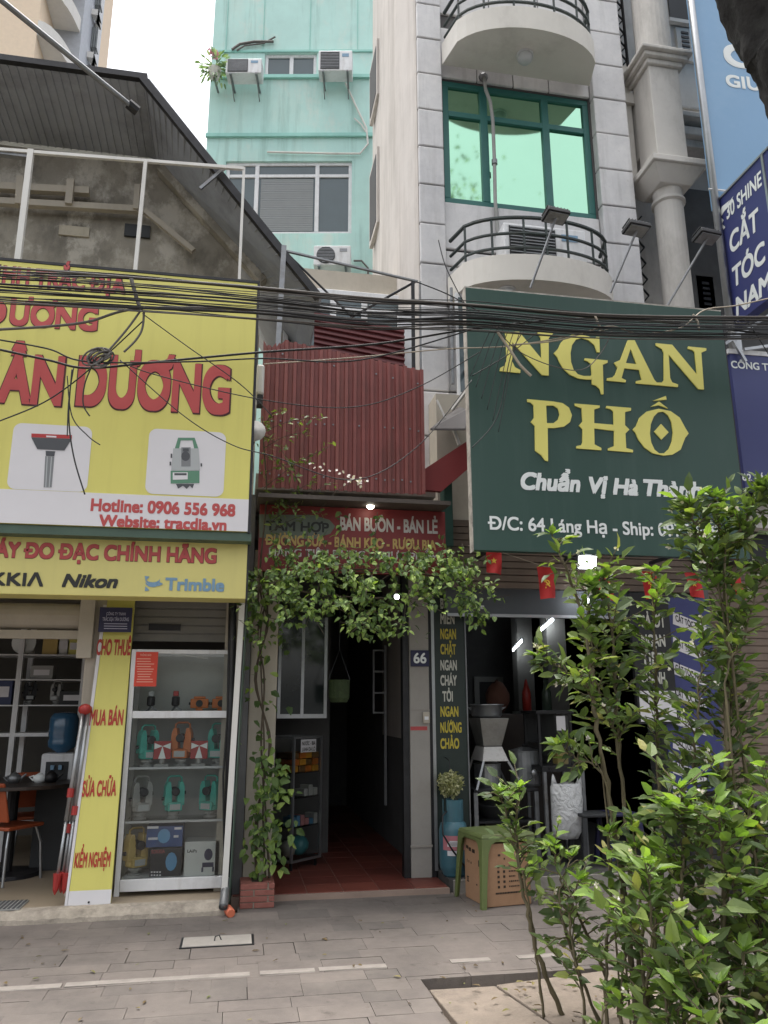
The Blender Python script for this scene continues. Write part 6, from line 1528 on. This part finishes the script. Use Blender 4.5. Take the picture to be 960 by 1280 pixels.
# plastic bag, hanging from two handles
m_bag = bpy.data.materials.new('clear_bag'); m_bag.use_nodes = True; n_ = m_bag.node_tree; pb_ = n_.nodes['Principled BSDF']; pb_.inputs['Base Color'].default_value = (.75,.76,.76,1); pb_.inputs['Roughness'].default_value = .22
tr_ = n_.nodes.new('ShaderNodeBsdfTransparent'); ms_ = n_.nodes.new('ShaderNodeMixShader'); ms_.inputs[0].default_value = .62
n_.links.new(tr_.outputs[0], ms_.inputs[1]); n_.links.new(pb_.outputs[0], ms_.inputs[2]); n_.links.new(ms_.outputs[0], n_.nodes['Material Output'].inputs[0])
no_ = n_.nodes.new('ShaderNodeTexNoise'); no_.inputs['Scale'].default_value = 9; no_.inputs['Detail'].default_value = 5; no_.inputs['Distortion'].default_value = 2; bp_ = n_.nodes.new('ShaderNodeBump'); bp_.inputs['Strength'].default_value = .9; bp_.inputs['Distance'].default_value = .05
tc_ = n_.nodes.new('ShaderNodeTexCoord'); n_.links.new(tc_.outputs['Object'], no_.inputs[0]); n_.links.new(no_.outputs[0], bp_.inputs['Height']); n_.links.new(bp_.outputs[0], pb_.inputs['Normal'])
t = thing('plastic_bag', 'clear plastic carrier bag of white containers hanging from the black stand', 'bag', P(709,1050,7.3))
Fb2 = FY(7.36); mb = MB(Fb2); mb.sm = True
bl = [(691,1045),(690,1020),(688,995),(689,982),(692,978)]; 
rows = [(1048,693,723,.05),(1040,691,726,.09),(1022,690,728,.1),(1000,689,728,.09),(984,688,727,.06),(979,690,725,.04)]
pts = []; fs = []; n = 20
for y_, xl, xr, dp in rows:
    a0,c0 = Fb2.px(xl,y_); a1,_ = Fb2.px(xr,y_)
    for k in range(n):
        an = 2*math.pi*k/n; j = 1+random.uniform(-.09,.09)
        pts.append(((a0+a1)/2+(a1-a0)/2*math.copysign(abs(math.cos(an))**.7,math.cos(an)), dp*math.sin(an)*j, c0+random.uniform(-.008,.008)))
for r_ in range(len(rows)-1):
    for k in range(n): fs.append((r_*n+k, r_*n+(k+1)%n, r_*n+n+(k+1)%n, r_*n+n+k))
fs.append(tuple(range(n))); mb.add(pts, fs)
for (x_, xa_, xb_) in ((691,689,697),(725,718,727)):
    q0 = Fb2.px(xa_,984); q1 = Fb2.px(xb_,984); q2 = Fb2.px(x_,968)
    mb.hexa([(q0[0],-.02,q0[1]),(q1[0],-.02,q1[1]),(q1[0],.02,q1[1]),(q0[0],.02,q0[1])], [(q2[0]-.006,-.004,q2[1]),(q2[0]+.006,-.004,q2[1]),(q2[0]+.006,.004,q2[1]),(q2[0]-.006,.004,q2[1])])
mb.build('bag_film', m_bag, t, smooth=True)
mb = MB()
for i in range(12):
    p = P(random.uniform(697,720), random.uniform(1012,1040), 7.36); mb.lathe([(.03,0),(.045,.05),(.047,.05)], (p.x,7.36+random.uniform(-.03,.03),p.z), 10)
mb.build('bag_contents', m_signwhite, t)
for x_, lb in ((690,'rear'),(725,'front')):
    p = P(x_,966,7.36); MB().tube([(p.x,7.36,p.z),(p.x,7.419,p.z+.04)], .005, 5).build('hook', m_darksteel, t)
# step in front of the eatery
structure(MB().box(1.86,4.9,6.92,6.957,-.05,.098).build('step_edge', m_conc))
# buckets hidden low behind the bushes
for px_, lb, m_ in ((742,'dark plastic stool low in front of the eatery behind the bushes', m_dark),(776,'dull blue plastic stool in the eatery mouth behind the tall bush', m_navyd)):
    q = Vector((fx(px_,1060,7.3),7.3,.1)); t = thing('plastic_stool', lb, 'stool', q)
    MB().box(q.x-.15,q.x+.15,7.15,7.45,.53,.56).build('seat', m_, t, bevel=.01)
    for sx in (-1,1):
        for sy in (-1,1): MB().hexa([(q.x+sx*.17-.02,7.3+sy*.17-.02,.101),(q.x+sx*.17+.02,7.3+sy*.17-.02,.101),(q.x+sx*.17+.02,7.3+sy*.17+.02,.101),(q.x+sx*.17-.02,7.3+sy*.17+.02,.101)], [(q.x+sx*.13-.02,7.3+sy*.13-.02,.53),(q.x+sx*.13+.02,7.3+sy*.13-.02,.53),(q.x+sx*.13+.02,7.3+sy*.13+.02,.53),(q.x+sx*.13-.02,7.3+sy*.13+.02,.53)]).build('leg', m_, t)

# ------------------------------------------------------------------ motorbike parked behind the bushes
mx, my = 4.35, 5.75
t = thing('motorbike', 'dark parked motorbike mostly hidden behind the bushes by the brown shutter', 'motorbike', (mx,my,0))
f = Frame((mx,my,0), (.95,.3,0), (0,0,1))
def wheel(a):
    mb = MB(f); n = 28; pts = []; fs = []
    for k in range(n):
        an = 2*math.pi*k/n
        for j in range(8): b = 2*math.pi*j/8; r_ = .25+.045*math.cos(b); pts.append((a+r_*math.cos(an), .045*math.sin(b), .295+r_*math.sin(an)))
    for k in range(n):
        for j in range(8): fs.append((k*8+j, k*8+(j+1)%8, ((k+1)%n)*8+(j+1)%8, ((k+1)%n)*8+j))
    w_ = mb.add(pts, fs).build('wheel', m_black, t, smooth=True)
    mb = MB(f); mb.lathe([(.05,-.05),(.05,.05)], (a,0,.295), 12, 'b')
    for k in range(8): an = k*math.pi/4; mb.tube([(a,0,.295),(a+.21*math.cos(an),0,.295+.21*math.sin(an))], .01, 5)
    mb.build('rim', m_alu, w_)
wheel(-.62); wheel(.62)
mb = MB(f); mb.prism([(-.75,.62),(-.55,.78),(-.05,.74),(.1,.5),(.3,.42),(.42,.5),(.5,.85),(.42,.92),(.3,.6),(.05,.36),(-.25,.34),(-.45,.45)], -.12, .12); mb.build('body', mat('black_bike_paint', (30,30,33), .25), t, bevel=.03)
MB(f).prism([(-.78,.8),(-.6,.86),(-.1,.8),(-.02,.76),(-.1,.742),(-.55,.782)], -.11, .11).build('seat', m_black, t, bevel=.02)
MB(f).box(-.3,.0,-.1,.1,.2,.34).build('engine', m_steel, t, bevel=.02); MB(f).tube([(-.05,-.13,.22),(-.5,-.15,.27),(-.85,-.15,.36)], [.025,.045,.04], 10).build('exhaust', m_alu, t)
MB(f).tube([(.62,-.07,.295),(.45,-.06,.9)], .02, 8).tube([(.62,.07,.295),(.45,.06,.9)], .02, 8).build('fork', m_alu, t)
MB(f).tube([(.40,-.34,1.02),(.44,-.1,.98),(.44,.1,.98),(.40,.34,1.02)], .013, 8).build('handlebar', m_darksteel, t)
for s_ in (-1,1):
    o = MB(f).tube([(.42,s_*.25,1.01),(.38,s_*.3,1.2)], .006, 6).build('mirror', m_black, t); MB(f).ball((.38,s_*.31,1.22), .06, 10, (.25,1,.7)).build('mirror_glass', m_black, o, smooth=True)
MB(f).ball((.55,0,.9), .09, 12, (.7,1,1)).build('headlight', m_frost, t, smooth=True); MB(f).box(-.83,-.781,-.06,.06,.66,.74).build('tail_light', mat('red_lens', (150,36,30), .2), t, bevel=.01)

# ------------------------------------------------------------------ foliage
m_bush = leaf_mat('bush_leaf', [(0,(60,76,46)),(.3,(78,96,56)),(.6,(98,116,66)),(.85,(118,134,76)),(.96,(138,152,86)),(1,(160,152,92))], trans=.35, rough=.5)
m_bushn = leaf_mat('young_leaf', [(0,(100,126,64)),(.6,(122,150,74)),(1,(146,172,94))], trans=.4, rough=.4)
m_vine = leaf_mat('vine_leaf', [(0,(62,82,46)),(.35,(88,112,60)),(.7,(120,144,76)),(1,(156,176,96))], trans=.35, rough=.6)
m_wisp = leaf_mat('wispy_leaf', [(0,(74,92,50)),(.6,(104,122,66)),(1,(134,148,86))], trans=.3)
m_petal = leaf_mat('white_petal', [(0,(206,200,196)),(1,(236,226,220))], trans=.2)
def spline(pts, n):
    """smooth run through points"""
    out = []; m = len(pts)
    for i in range(m-1):
        p0, p1, p2, p3 = pts[max(i-1,0)], pts[i], pts[i+1], pts[min(i+2,m-1)]
        for k in range(n):
            u = k/n; out.append(.5*((2*p1)+(p2-p0)*u+(2*p0-5*p1+4*p2-p3)*u*u+(3*p1-p0-3*p2+p3)*u*u*u))
    return out+[pts[-1]]
def rnd(s=1.): return Vector((random.gauss(0,s), random.gauss(0,s), random.gauss(0,s)))
def bush(name, label, stems, dens=.8, lsize=(.05,.11), twl=(.08,.42), group='leafy bushes by the kerb', flowers=0, young=.12):
    base = None; st = MB(); fo = MB(); yo = MB(); fl = MB()
    for s_ in stems:
        pts = []
        for k, (x,y) in enumerate(s_['p']): pts.append(P(x, y, s_['Y']+random.uniform(-.05,.05)*k**.5))
        if base is None:
            base = Vector((pts[0].x,pts[0].y,-.02))
        if pts[0].z > .05: pts.insert(0, Vector((pts[0].x+.03, pts[0].y, -.02)))
        sp = spline(pts, 8); L = len(sp); r0_ = s_.get('r', .012)
        st.tube([p+rnd(.004) for p in sp], [r0_*(1-.75*i/L)*random.uniform(.82,1.22) for i in range(L)], 7)
        lo = s_.get('lo', .35); ln = sum((sp[i+1]-sp[i]).length for i in range(L-1)); nt_ = int(ln*(1-lo)*s_.get('d',17)*dens*1.75)
        for i in range(nt_):
            k = lo+(1-lo)*(i+random.random())/nt_; q = k*(L-1); j = min(int(q), L-2); p = sp[j].lerp(sp[j+1], q-j)
            ax = (sp[j+1]-sp[j]).normalized(); az = random.uniform(0, 2*math.pi)
            side = ax.orthogonal().normalized(); side = Matrix.Rotation(az, 3, ax) @ side
            d = (side*1.0 + ax*random.uniform(.1,.9) + Vector((0,0,.2))).normalized()
            tl = random.uniform(*twl)*s_.get('w',1)*(1.15-.55*k)
            tp = [p, p+d*tl*.5+Vector((0,0,.01)), p+d*tl+Vector((0,0,-.02*random.random()))]
            st.tube(tp, [.0045,.0032,.0018], 4, caps=False)
            nl = max(3, int(tl/.034)); ys = random.random() < young*(1.4 if k > .8 else .7)
            for m_ in range(nl):
                u = (m_+.6)/nl; q_ = tp[0].lerp(tp[2], u); sd = d.cross(Vector((0,0,1)))
                if sd.length < .1: sd = Vector((1,0,0))
                sd.normalize(); sgn = 1 if m_ % 2 else -1
                ld = (d*.75 + sd*sgn*random.uniform(.5,1.1) + Vector((0,0,random.uniform(-.25,.45)))+rnd(.16)).normalized()
                if m_ == nl-1: ld = (d+rnd(.2)).normalized()
                Ls = random.uniform(*lsize)*s_.get('ls',1)*(1.0 if u > .3 else .85)
                nr = (Vector((0,-.35,1))+rnd(.38)).normalized()
                (yo if ys else fo).leaf(q_, ld, nr, Ls, Ls*random.uniform(.38,.58), random.choice((.2,.3,.4,.7)), random.uniform(-.1,.45))
            if flowers and random.random() < flowers:
                c_ = tp[2]+rnd(.01)
                for z in range(5): fl.leaf(c_, rnd(1), Vector((0,-1,0)), .018, .012, .2)
        for m_ in range(7):
            ld = (Vector((math.cos(m_*1.1),math.sin(m_*1.1),.9))+rnd(.2)).normalized(); Ls = random.uniform(*lsize)*s_.get('ls',1)*.9
            yo.leaf(sp[-1], ld, Vector((0,0,1))+rnd(.3), Ls, Ls*.45, .3, .1)
    t = thing(name, label, 'bush', base, group)
    st.build('stems', m_stem, t, smooth=True); fo.build('foliage', m_bush, t)
    yo.build('young_foliage', m_bushn, t)
    if fl.v: fl.build('blossom', m_petal, t)
    return t
random.seed(3)
S = lambda p, Y, **k: dict(p=p, Y=Y, **k)
bush('shrub', 'slender bush with a single leaning stem in front of the green plastic table', [
    S([(756,1330),(700,1262),(668,1172),(652,1105),(645,1040),(650,985)], 4.25, r=.016, lo=.6, w=.75, d=26, ls=.85),
    S([(668,1172),(655,1100),(640,1045),(626,990)], 4.25, r=.008, lo=.45, w=.55, d=22, ls=.8)], group='leafy bushes by the kerb')
bush('shrub', 'tall open bush with sparse leaning stems in front of the eatery opening', [
    S([(800,1320),(785,1150),(764,1010),(745,900),(735,810),(722,750),(704,702),(690,668)], 3.95, r=.016, lo=.45, w=.5, d=11),
    S([(744,895),(704,838),(672,822)], 3.9, r=.006, lo=.3, w=.38, d=14),
    S([(762,995),(720,948),(698,932)], 3.85, r=.006, lo=.4, w=.38, d=14),
    S([(805,1320),(792,1120),(776,960),(770,860),(764,790),(758,740),(752,722)], 4.0, r=.014, lo=.35, w=.9, d=20),
    S([(842,1320),(828,1100),(822,950),(820,840),(817,760),(818,715)], 4.1, r=.014, lo=.35, w=.8, d=20),
    S([(776,960),(748,860),(735,780),(738,728)], 4.0, r=.007, lo=.3, w=.6, d=16),
    S([(790,1320),(745,1190),(705,1110),(690,1060)], 4.15, r=.010, lo=.35, w=.7, d=20, ls=.8),
    S([(770,1320),(722,1210),(700,1130),(715,1070)], 4.1, r=.010, lo=.3, w=.6, d=16, ls=.8)], flowers=.12)
bush('shrub', 'tallest bushy plant with a dense leafy column in front of the barber banner', [
    S([(905,1320),(906,1120),(908,960),(908,830),(907,730),(900,665),(893,622)], 3.75, r=.02, lo=.3, w=1.05, d=28),
    S([(925,1320),(918,1100),(912,950),(916,850),(912,780)], 3.85, r=.014, lo=.3, w=.9, d=24),
    S([(882,1320),(874,1120),(868,980),(872,890),(880,800)], 3.8, r=.012, lo=.3, w=.9, d=22),
    S([(907,780),(884,710),(868,655),(862,630)], 3.7, r=.007, lo=.3, w=.5, d=24),
    S([(907,735),(928,665),(944,628),(954,612)], 3.65, r=.007, lo=.3, w=.5, d=24),
    S([(908,880),(930,800),(952,720),(968,700)], 3.6, r=.007, lo=.35, w=.5, d=16)], flowers=.14)
bush('shrub', 'low dense bush with large dark and lime leaves at the kerb', [
    S([(900,1330),(905,1200),(905,1100),(900,1020)], 3.45, r=.014, lo=.2, w=1.1, d=30, ls=1.15),
    S([(940,1330),(950,1180),(945,1080),(935,1010)], 3.4, r=.014, lo=.15, w=1.1, d=28, ls=1.15),
    S([(860,1330),(850,1210),(852,1110),(856,1040),(850,985)], 3.5, r=.013, lo=.2, w=1.0, d=28, ls=1.1),
    S([(820,1330),(806,1220),(800,1130),(795,1060)], 3.6, r=.012, lo=.15, w=.9, d=24),
    S([(985,1330),(990,1180),(985,1120),(978,1060),(970,1000)], 3.4, r=.014, lo=.2, w=1.1, d=26, ls=1.1),
    S([(880,1330),(872,1260),(880,1180)], 3.3, r=.010, lo=.2, w=1.0, d=28, ls=1.15),
    S([(780,1330),(776,1240),(790,1160)], 3.7, r=.010, lo=.3, w=.7, d=20, ls=.9),
    S([(930,1330),(925,1260),(930,1190)], 3.25, r=.010, lo=.2, w=1.0, d=26, ls=1.15),
    S([(800,1330),(812,1200),(828,1100),(830,1010)], 3.6, r=.011, lo=.15, w=1.0, d=26),
    S([(840,1330),(830,1230),(815,1150),(812,1080)], 3.4, r=.010, lo=.15, w=1.0, d=26, ls=1.1),
    S([(880,1330),(885,1180),(878,1080),(882,1020)], 3.55, r=.012, lo=.15, w=1.1, d=28),
    S([(760,1330),(758,1200),(765,1110),(760,1040)], 3.9, r=.010, lo=.25, w=.8, d=24),
    S([(905,1330),(900,1280),(898,1230)], 3.15, r=.009, lo=.1, w=.9, d=26),
    S([(955,1330),(960,1240),(956,1140)], 3.3, r=.010, lo=.1, w=1.0, d=28),
    S([(735,1330),(728,1240),(712,1160),(722,1100)], 4.0, r=.009, lo=.3, w=.7, d=22, ls=.9),
    S([(850,1330),(846,1290),(852,1250)], 3.3, r=.009, lo=.1, w=.9, d=26),
    S([(745,1330),(752,1275),(760,1240)], 3.7, r=.008, lo=.2, w=.6, d=24, ls=.8)], flowers=.1, young=.22, dens=.64)

# vine over the doorway of number 66
random.seed(8)
t = thing('vine', 'climbing vine rising from the brick planter and spreading over the doorway', 'vine', (.15,6.95,hp))
st = MB(); fo = MB(); wi = MB(); fl = MB()
def vstem(pts, r): sp = spline([P(x,y,Y) for x,y,Y in pts], 6); st.tube(sp, [r*(1-.4*i/len(sp)) for i in range(len(sp))], 6); return sp
for k in range(7):
    j = random.uniform(-7,7); vstem([(328+j*1.4,1102,6.93),(326+j,1020,6.93),(333-j,930,6.92),(324+j,850,6.9),(330-j,780,6.88),(345+j*2,725,6.8),(380+k*22,715,6.7-.03*k)], .010-.0007*k)
main = [vstem([(322,760,6.85),(326,700,6.6),(333,620,6.55),(330,560,6.5),(328,520,6.45)], .009), vstem([(360,722,6.6),(440,712,6.4),(520,716,6.35),(585,728,6.4)], .009), vstem([(350,735,6.6),(420,745,6.45),(500,748,6.4)], .008)]
def inmass(x, y): return True
def vleaf(mb, p, sz, out=.6):
    d = Vector((random.gauss(0,.7), random.gauss(-.5,.5), random.gauss(-.55,.5))).normalized(); nr = (Vector((0,-out,1))+rnd(.4)).normalized()
    L = random.uniform(*sz); mb.leaf(p, d, nr, L, L*random.uniform(.58,.72), random.uniform(.1,.4), random.uniform(.1,.4))
top = [(312,745),(325,722),(350,712),(372,700),(395,693),(430,690),(470,694),(500,692),(530,696),(560,694),(585,698),(600,715)]
bot = [(312,790),(325,795),(350,770),(372,768),(395,772),(430,770),(470,790),(500,770),(530,752),(560,748),(585,762),(600,772)]
def interp(l, x):
    for (x0,y0),(x1,y1) in zip(l, l[1:]):
        if x0 <= x <= x1: return y0+(y1-y0)*(x-x0)/(x1-x0)
    return l[-1][1]
for i in range(265):                                   # sprays of leaves, each a short twig
    x = random.uniform(313,598); a, b_ = interp(top,x), interp(bot,x); y = a+(b_-a)*random.random()**1.15
    dens = .45 if x < 350 else 1
    if random.random() > dens: continue
    Y = random.uniform(6.15,6.62) if x > 350 else random.uniform(6.5,6.9)
    p = P(x,y,Y); d = Vector((random.gauss(0,.8), -.5, random.gauss(-.1,.55))).normalized(); l = random.uniform(.08,.3)
    st.tube([p, p+d*l], [.003,.0015], 4, caps=False)
    for m_ in range(random.randint(6,11)): vleaf(fo, p+d*l*random.random()+rnd(.02), (.036,.066))
for cx_, cy_, n_ in ((470,782,60),(395,760,30),(495,790,26),(505,722,30),(576,752,22),(584,722,14),(340,745,30),(330,790,22),(360,690,16)):
    for i in range(n_): vleaf(fo, P(cx_+random.gauss(0,14), cy_+random.gauss(0,10), random.uniform(6.15,6.5) if cx_ > 350 else 6.8), (.036,.066))
for tip in ((425,640),(362,662),(345,672),(472,640),(555,668),(578,680),(405,668),(385,660),(340,690),(525,690)):    # shoots standing up over the mass
    sp = vstem([(tip[0]+random.uniform(-8,8),715,6.4),(tip[0]+random.uniform(-5,5),(715+tip[1])/2,6.38),(tip[0],tip[1],6.4)], .004)
    for i in range(16): vleaf(fo, random.choice(sp[3:])+rnd(.015), (.04,.07))
for i in range(130):                                   # leaves along the climbing stem
    y = random.uniform(770,1095); x = 330+random.gauss(0,13)
    if 880 < y < 940 and random.random() < .75: continue
    vleaf(fo, P(x,y,6.88+random.uniform(-.06,.04)), (.05,.095))
for cx_, cy_ in ((322,760),(330,735),(318,720),(338,960),(330,1000),(350,985),(325,1040),(345,1035),(335,1070)):
    for i in range(24): vleaf(fo, P(cx_+random.gauss(0,10),cy_+random.gauss(0,9),6.8), (.05,.1))
for (x0,y0,x1,y1) in ((328,540,400,522),(330,560,385,540),(332,590,395,578),(330,610,412,558),(335,640,398,600),(336,655,418,602),(332,570,372,600),(331,530,352,512),(334,625,372,640),(338,665,402,640),(345,660,352,620),(332,545,360,575)):
    sp = vstem([(x0,y0,6.5),((x0+x1)/2,(y0+y1)/2-5,6.42),(x1,y1,6.38)], .0035)
    for i in range(26):
        p = random.choice(sp)+rnd(.02); d = Vector((random.gauss(.4,.7),random.gauss(-.2,.5),random.gauss(-.1,.4))); L = random.uniform(.035,.07); wi.leaf(p, d, Vector((0,-.3,1))+rnd(.4), L, L*.42, .2, .2)
for cx_, cy_, n_ in ((438,600,10),(450,603,12),(397,582,5),(402,586,3),(428,590,3)):
    for i in range(n_): fl.leaf(P(cx_+random.gauss(0,3.5),cy_+random.gauss(0,3),6.3), rnd(1), Vector((0,-1,.3)), .032, .024, .3)
vstem([(418,600,6.4),(430,598,6.34),(444,604,6.3)], .003); vstem([(398,640,6.4),(420,615,6.38),(438,604,6.32)], .003)
st.build('stems', m_vstem, t, smooth=True); fo.build('foliage', m_vine, t); wi.build('wispy_foliage', m_wisp, t); fl.build('flowers', m_petal, t)

# street tree whose leaning trunk crosses the top corner
random.seed(4)
t = thing('street_tree', 'thick dark mossy trunk of a street tree leaning in front of the pale blue board', 'tree', (4.2,3.35,-.02))
yt = 3.4
cl = [Vector((4.5,yt,-.1)), Vector((4.4,yt,1.2)), Vector((4.15,yt,2.6)), P(1040,130,yt), P(998,40,yt), P(948,-45,yt), P(906,-130,yt), P(876,-260,yt)]
sp = spline(cl, 14); L = len(sp); n = 40
mb = MB(); ps = []; fs = []
for i, p in enumerate(sp):
    d = (sp[min(i+1,L-1)]-sp[max(i-1,0)]).normalized(); x = Vector((0,-1,0)); x = (x-d*x.dot(d)).normalized(); yv = d.cross(x); rad = .34-.06*i/L+(.1 if i < 6 else 0)*(1-i/6)
    for k in range(n):
        a = 2*math.pi*k/n; rr = rad*(1+.06*math.sin(3*a+i*.25)+.04*math.sin(7*a-i*.4)+random.uniform(-.035,.035)); ps.append(p+(x*math.cos(a)+yv*math.sin(a))*rr)
for i in range(L-1):
    for k in range(n): fs.append((i*n+k, i*n+(k+1)%n, (i+1)*n+(k+1)%n, (i+1)*n+k))
fs.append(tuple((L-1)*n+k for k in range(n)))
mb.add(ps, fs, raw=True).build('trunk', m_bark, t, smooth=True)
mb = MB(); fo = MB()
for e, tip in ((sp[-12], P(1060,-420,3.0)), (sp[-6], P(760,-420,3.0)), (sp[-1], P(900,-560,3.6)), (sp[-9], P(1180,-200,3.9))):
    q = spline([e, e.lerp(tip,.5)+Vector((0,0,.25)), tip], 8); mb.tube(q, [.13*(1-.8*i/len(q)) for i in range(len(q))], 8)
    for i in range(700):
        c_ = random.choice(q[6:])+rnd(.45); L_ = random.uniform(.06,.12); fo.leaf(c_, rnd(1)+Vector((0,0,-.3)), Vector((0,0,1))+rnd(.4), L_, L_*.5)
mb.build('limbs', m_bark, t, smooth=True); fo.build('crown', m_bush, t)

# ------------------------------------------------------------------ overhead cables
random.seed(17)
def cable(pts, Y, r, m, label, group='black cables strung across the street front', name='power_cable'):
    q = [P(x,y,Y+(dy if False else 0)) for x,y in pts]; d0 = (q[0]-q[1]); d1 = (q[-1]-q[-2])
    sp = spline(q, 10)
    if pts[0][0] <= 0: sp = [sp[0]+Vector((-5,0,.35))] + sp
    if pts[-1][0] >= 955: sp = sp + [sp[-1]+Vector((5,0,.5))]
    o = MB().tube(sp, r, 5).build(name, m, smooth=True); return tag(o, label, 'cable', group)
for i in range(28):
    k = i/27; y0 = 333+48*k+random.uniform(-4,4); y1 = 352+44*k+random.uniform(-3,3); y2 = 376+36*k+random.uniform(-5,3); y3 = 398+26*k+random.uniform(-5,6)
    th = random.choice((.003,.0035,.004,.005,.006,.008)); m_ = random.choice((m_cable,m_cable,m_cable,m_cable,m_cableg))
    cable([(-5,y0),(160,(y0+y1)/2+random.uniform(-2,5)),(330,y1+6),(460,(y1+y2)/2+8+random.uniform(-3,4)),(590,y2+2),(760,(y2+y3)/2+6),(965,y3)], 5.3+random.uniform(-.08,.08), th, m_, 'one of the thin dark cables in the dense bundle strung across all shop fronts')
for pts, r, m_, lb in (
 ([(-5,412),(60,408),(110,402),(180,385),(330,388),(460,400),(590,402)], .010, m_cableg, 'thick grey cable rising over the small red words on the yellow billboard'),
 ([(-5,436),(60,450),(110,460),(200,452),(330,440),(470,430),(600,410),(760,398),(965,418)], .009, m_cable, 'black cable sagging across the largest red word on the yellow billboard'),
 ([(-5,424),(60,436),(110,452),(240,452),(330,448),(450,450),(590,412)], .006, m_cable, 'thin black cable running just under the thick one on the largest red word'),
 ([(-5,528),(60,500),(120,455),(180,400)], .005, m_cable, 'thin black cable slanting up across the large red letter A'),
 ([(178,392),(230,430),(300,480),(340,520)], .004, m_cable, 'thin black cable slanting down to the edge of the yellow billboard'),
 ([(150,452),(200,470),(330,500),(440,509),(520,485),(600,440)], .004, m_cable, 'thin cable sagging low over the middle of the red corrugated sheet'),
 ([(150,450),(230,520),(290,556),(340,570),(440,600),(520,560),(590,475)], .004, m_cable, 'thin cable sagging lowest over the foot of the red corrugated sheet'),
 ([(330,455),(440,447),(560,436),(640,432),(760,412)], .005, m_cablep, 'pale cable crossing the maroon sheet towards the green billboard'),
 ([(640,431),(700,425),(760,408),(800,417),(850,410),(880,388),(920,382),(965,372)], .006, m_cablep, 'pale cord looping along the top of the green billboard to the navy sign'),
 ([(590,470),(640,440),(690,400)], .004, m_cable, 'thin cable fanning from the bundle to the left edge of the green billboard'),
 ([(590,560),(622,520),(640,440),(668,395)], .004, m_cable, 'thin loose cable hanging down the left part of the green billboard'),
 ([(610,395),(650,440),(720,463),(752,440),(770,400)], .004, m_cableg, 'thin grey cable looping over the first two yellow letters'),
 ([(905,420),(930,400),(965,450)], .004, m_cable, 'thin cable drooping over the plain navy company sign'),
 ([(520,352),(560,368),(600,390)], .005, m_cable, 'short cable from the steel frame to the bundle'),
 ([(548,300),(556,330),(570,360),(588,392)], .004, m_cable, 'thin cable dropping down the white pilaster'),
):
    cable(pts, 5.35+random.uniform(-.06,.06), r, m_, lb, 'single cables straying from the bundle')
# the hanging loops and coil in front of the yellow billboard
def hang(pts, r, m_, lb, Y=5.3):
    o = MB().tube(spline([P(x,y,Y) for x,y in pts], 8), r, 6).build('cable_tail', m_, smooth=True); tag(o, lb, 'cable', 'loose cable ends hanging from the bundle')
hang([(164,348),(170,370),(176,388)], .014, m_cableg, 'thick short grey cable end standing up from the bundle')
hang([(178,385),(160,410),(136,438),(122,452)], .008, m_cableg, 'grey cable tail running down to the tangled coil')
hang([(180,388),(178,410),(170,425),(155,440)], .008, m_cableg, 'grey cable tail bending back towards the coil')
hang([(92,460),(86,500),(84,545)], .004, m_cable, 'short thin black tail hanging beside the receiver picture')
hang([(90,462),(86,520),(92,570),(106,618)], .005, m_cable, 'long thin black tail hanging in front of the receiver picture')
hang([(84,470),(90,520),(110,545),(125,556)], .004, m_cable, 'thin black tail swinging out between the two device pictures')
hang([(116,455),(106,480),(104,505),(112,520)], .005, m_cable, 'short black tail hanging from the coil onto the large red letters')
hang([(622,415),(638,438),(650,456),(664,470)], .012, m_cablep, 'pale frayed cable end hanging over the first yellow letter')
hang([(744,395),(748,405),(752,412)], .010, m_cablep, 'short pale tie on the bundle above the yellow restaurant name')
hang([(866,393),(872,402),(874,413)], .009, m_cablep, 'short pale tie on the bundle near the corner of the green billboard')
mb = MB()
for i in range(7):
    cx_, cy_ = 122+random.uniform(-7,7), 448+random.uniform(-4,4); rx, ry = random.uniform(9,17), random.uniform(5,11)
    mb.tube([P(cx_+rx*math.cos(k*.4488), cy_+ry*math.sin(k*.4488)-.3*rx*math.cos(k*.4488), 5.3+.02*math.sin(k+i)) for k in range(15)], .007, 5)
tag(mb.build('cable_coil', m_cableg, smooth=True), 'tangled coil of grey cable in front of the large red word', 'cable coil')
for i in range(6):
    x0, x1 = 600+i*8, 590+i*3; hang([(x0+20,398),(x0+5,430),(x1-2+i*4,470+i*14)], .003, m_cable, 'hair thin cable fanning out over the corner of the green billboard')
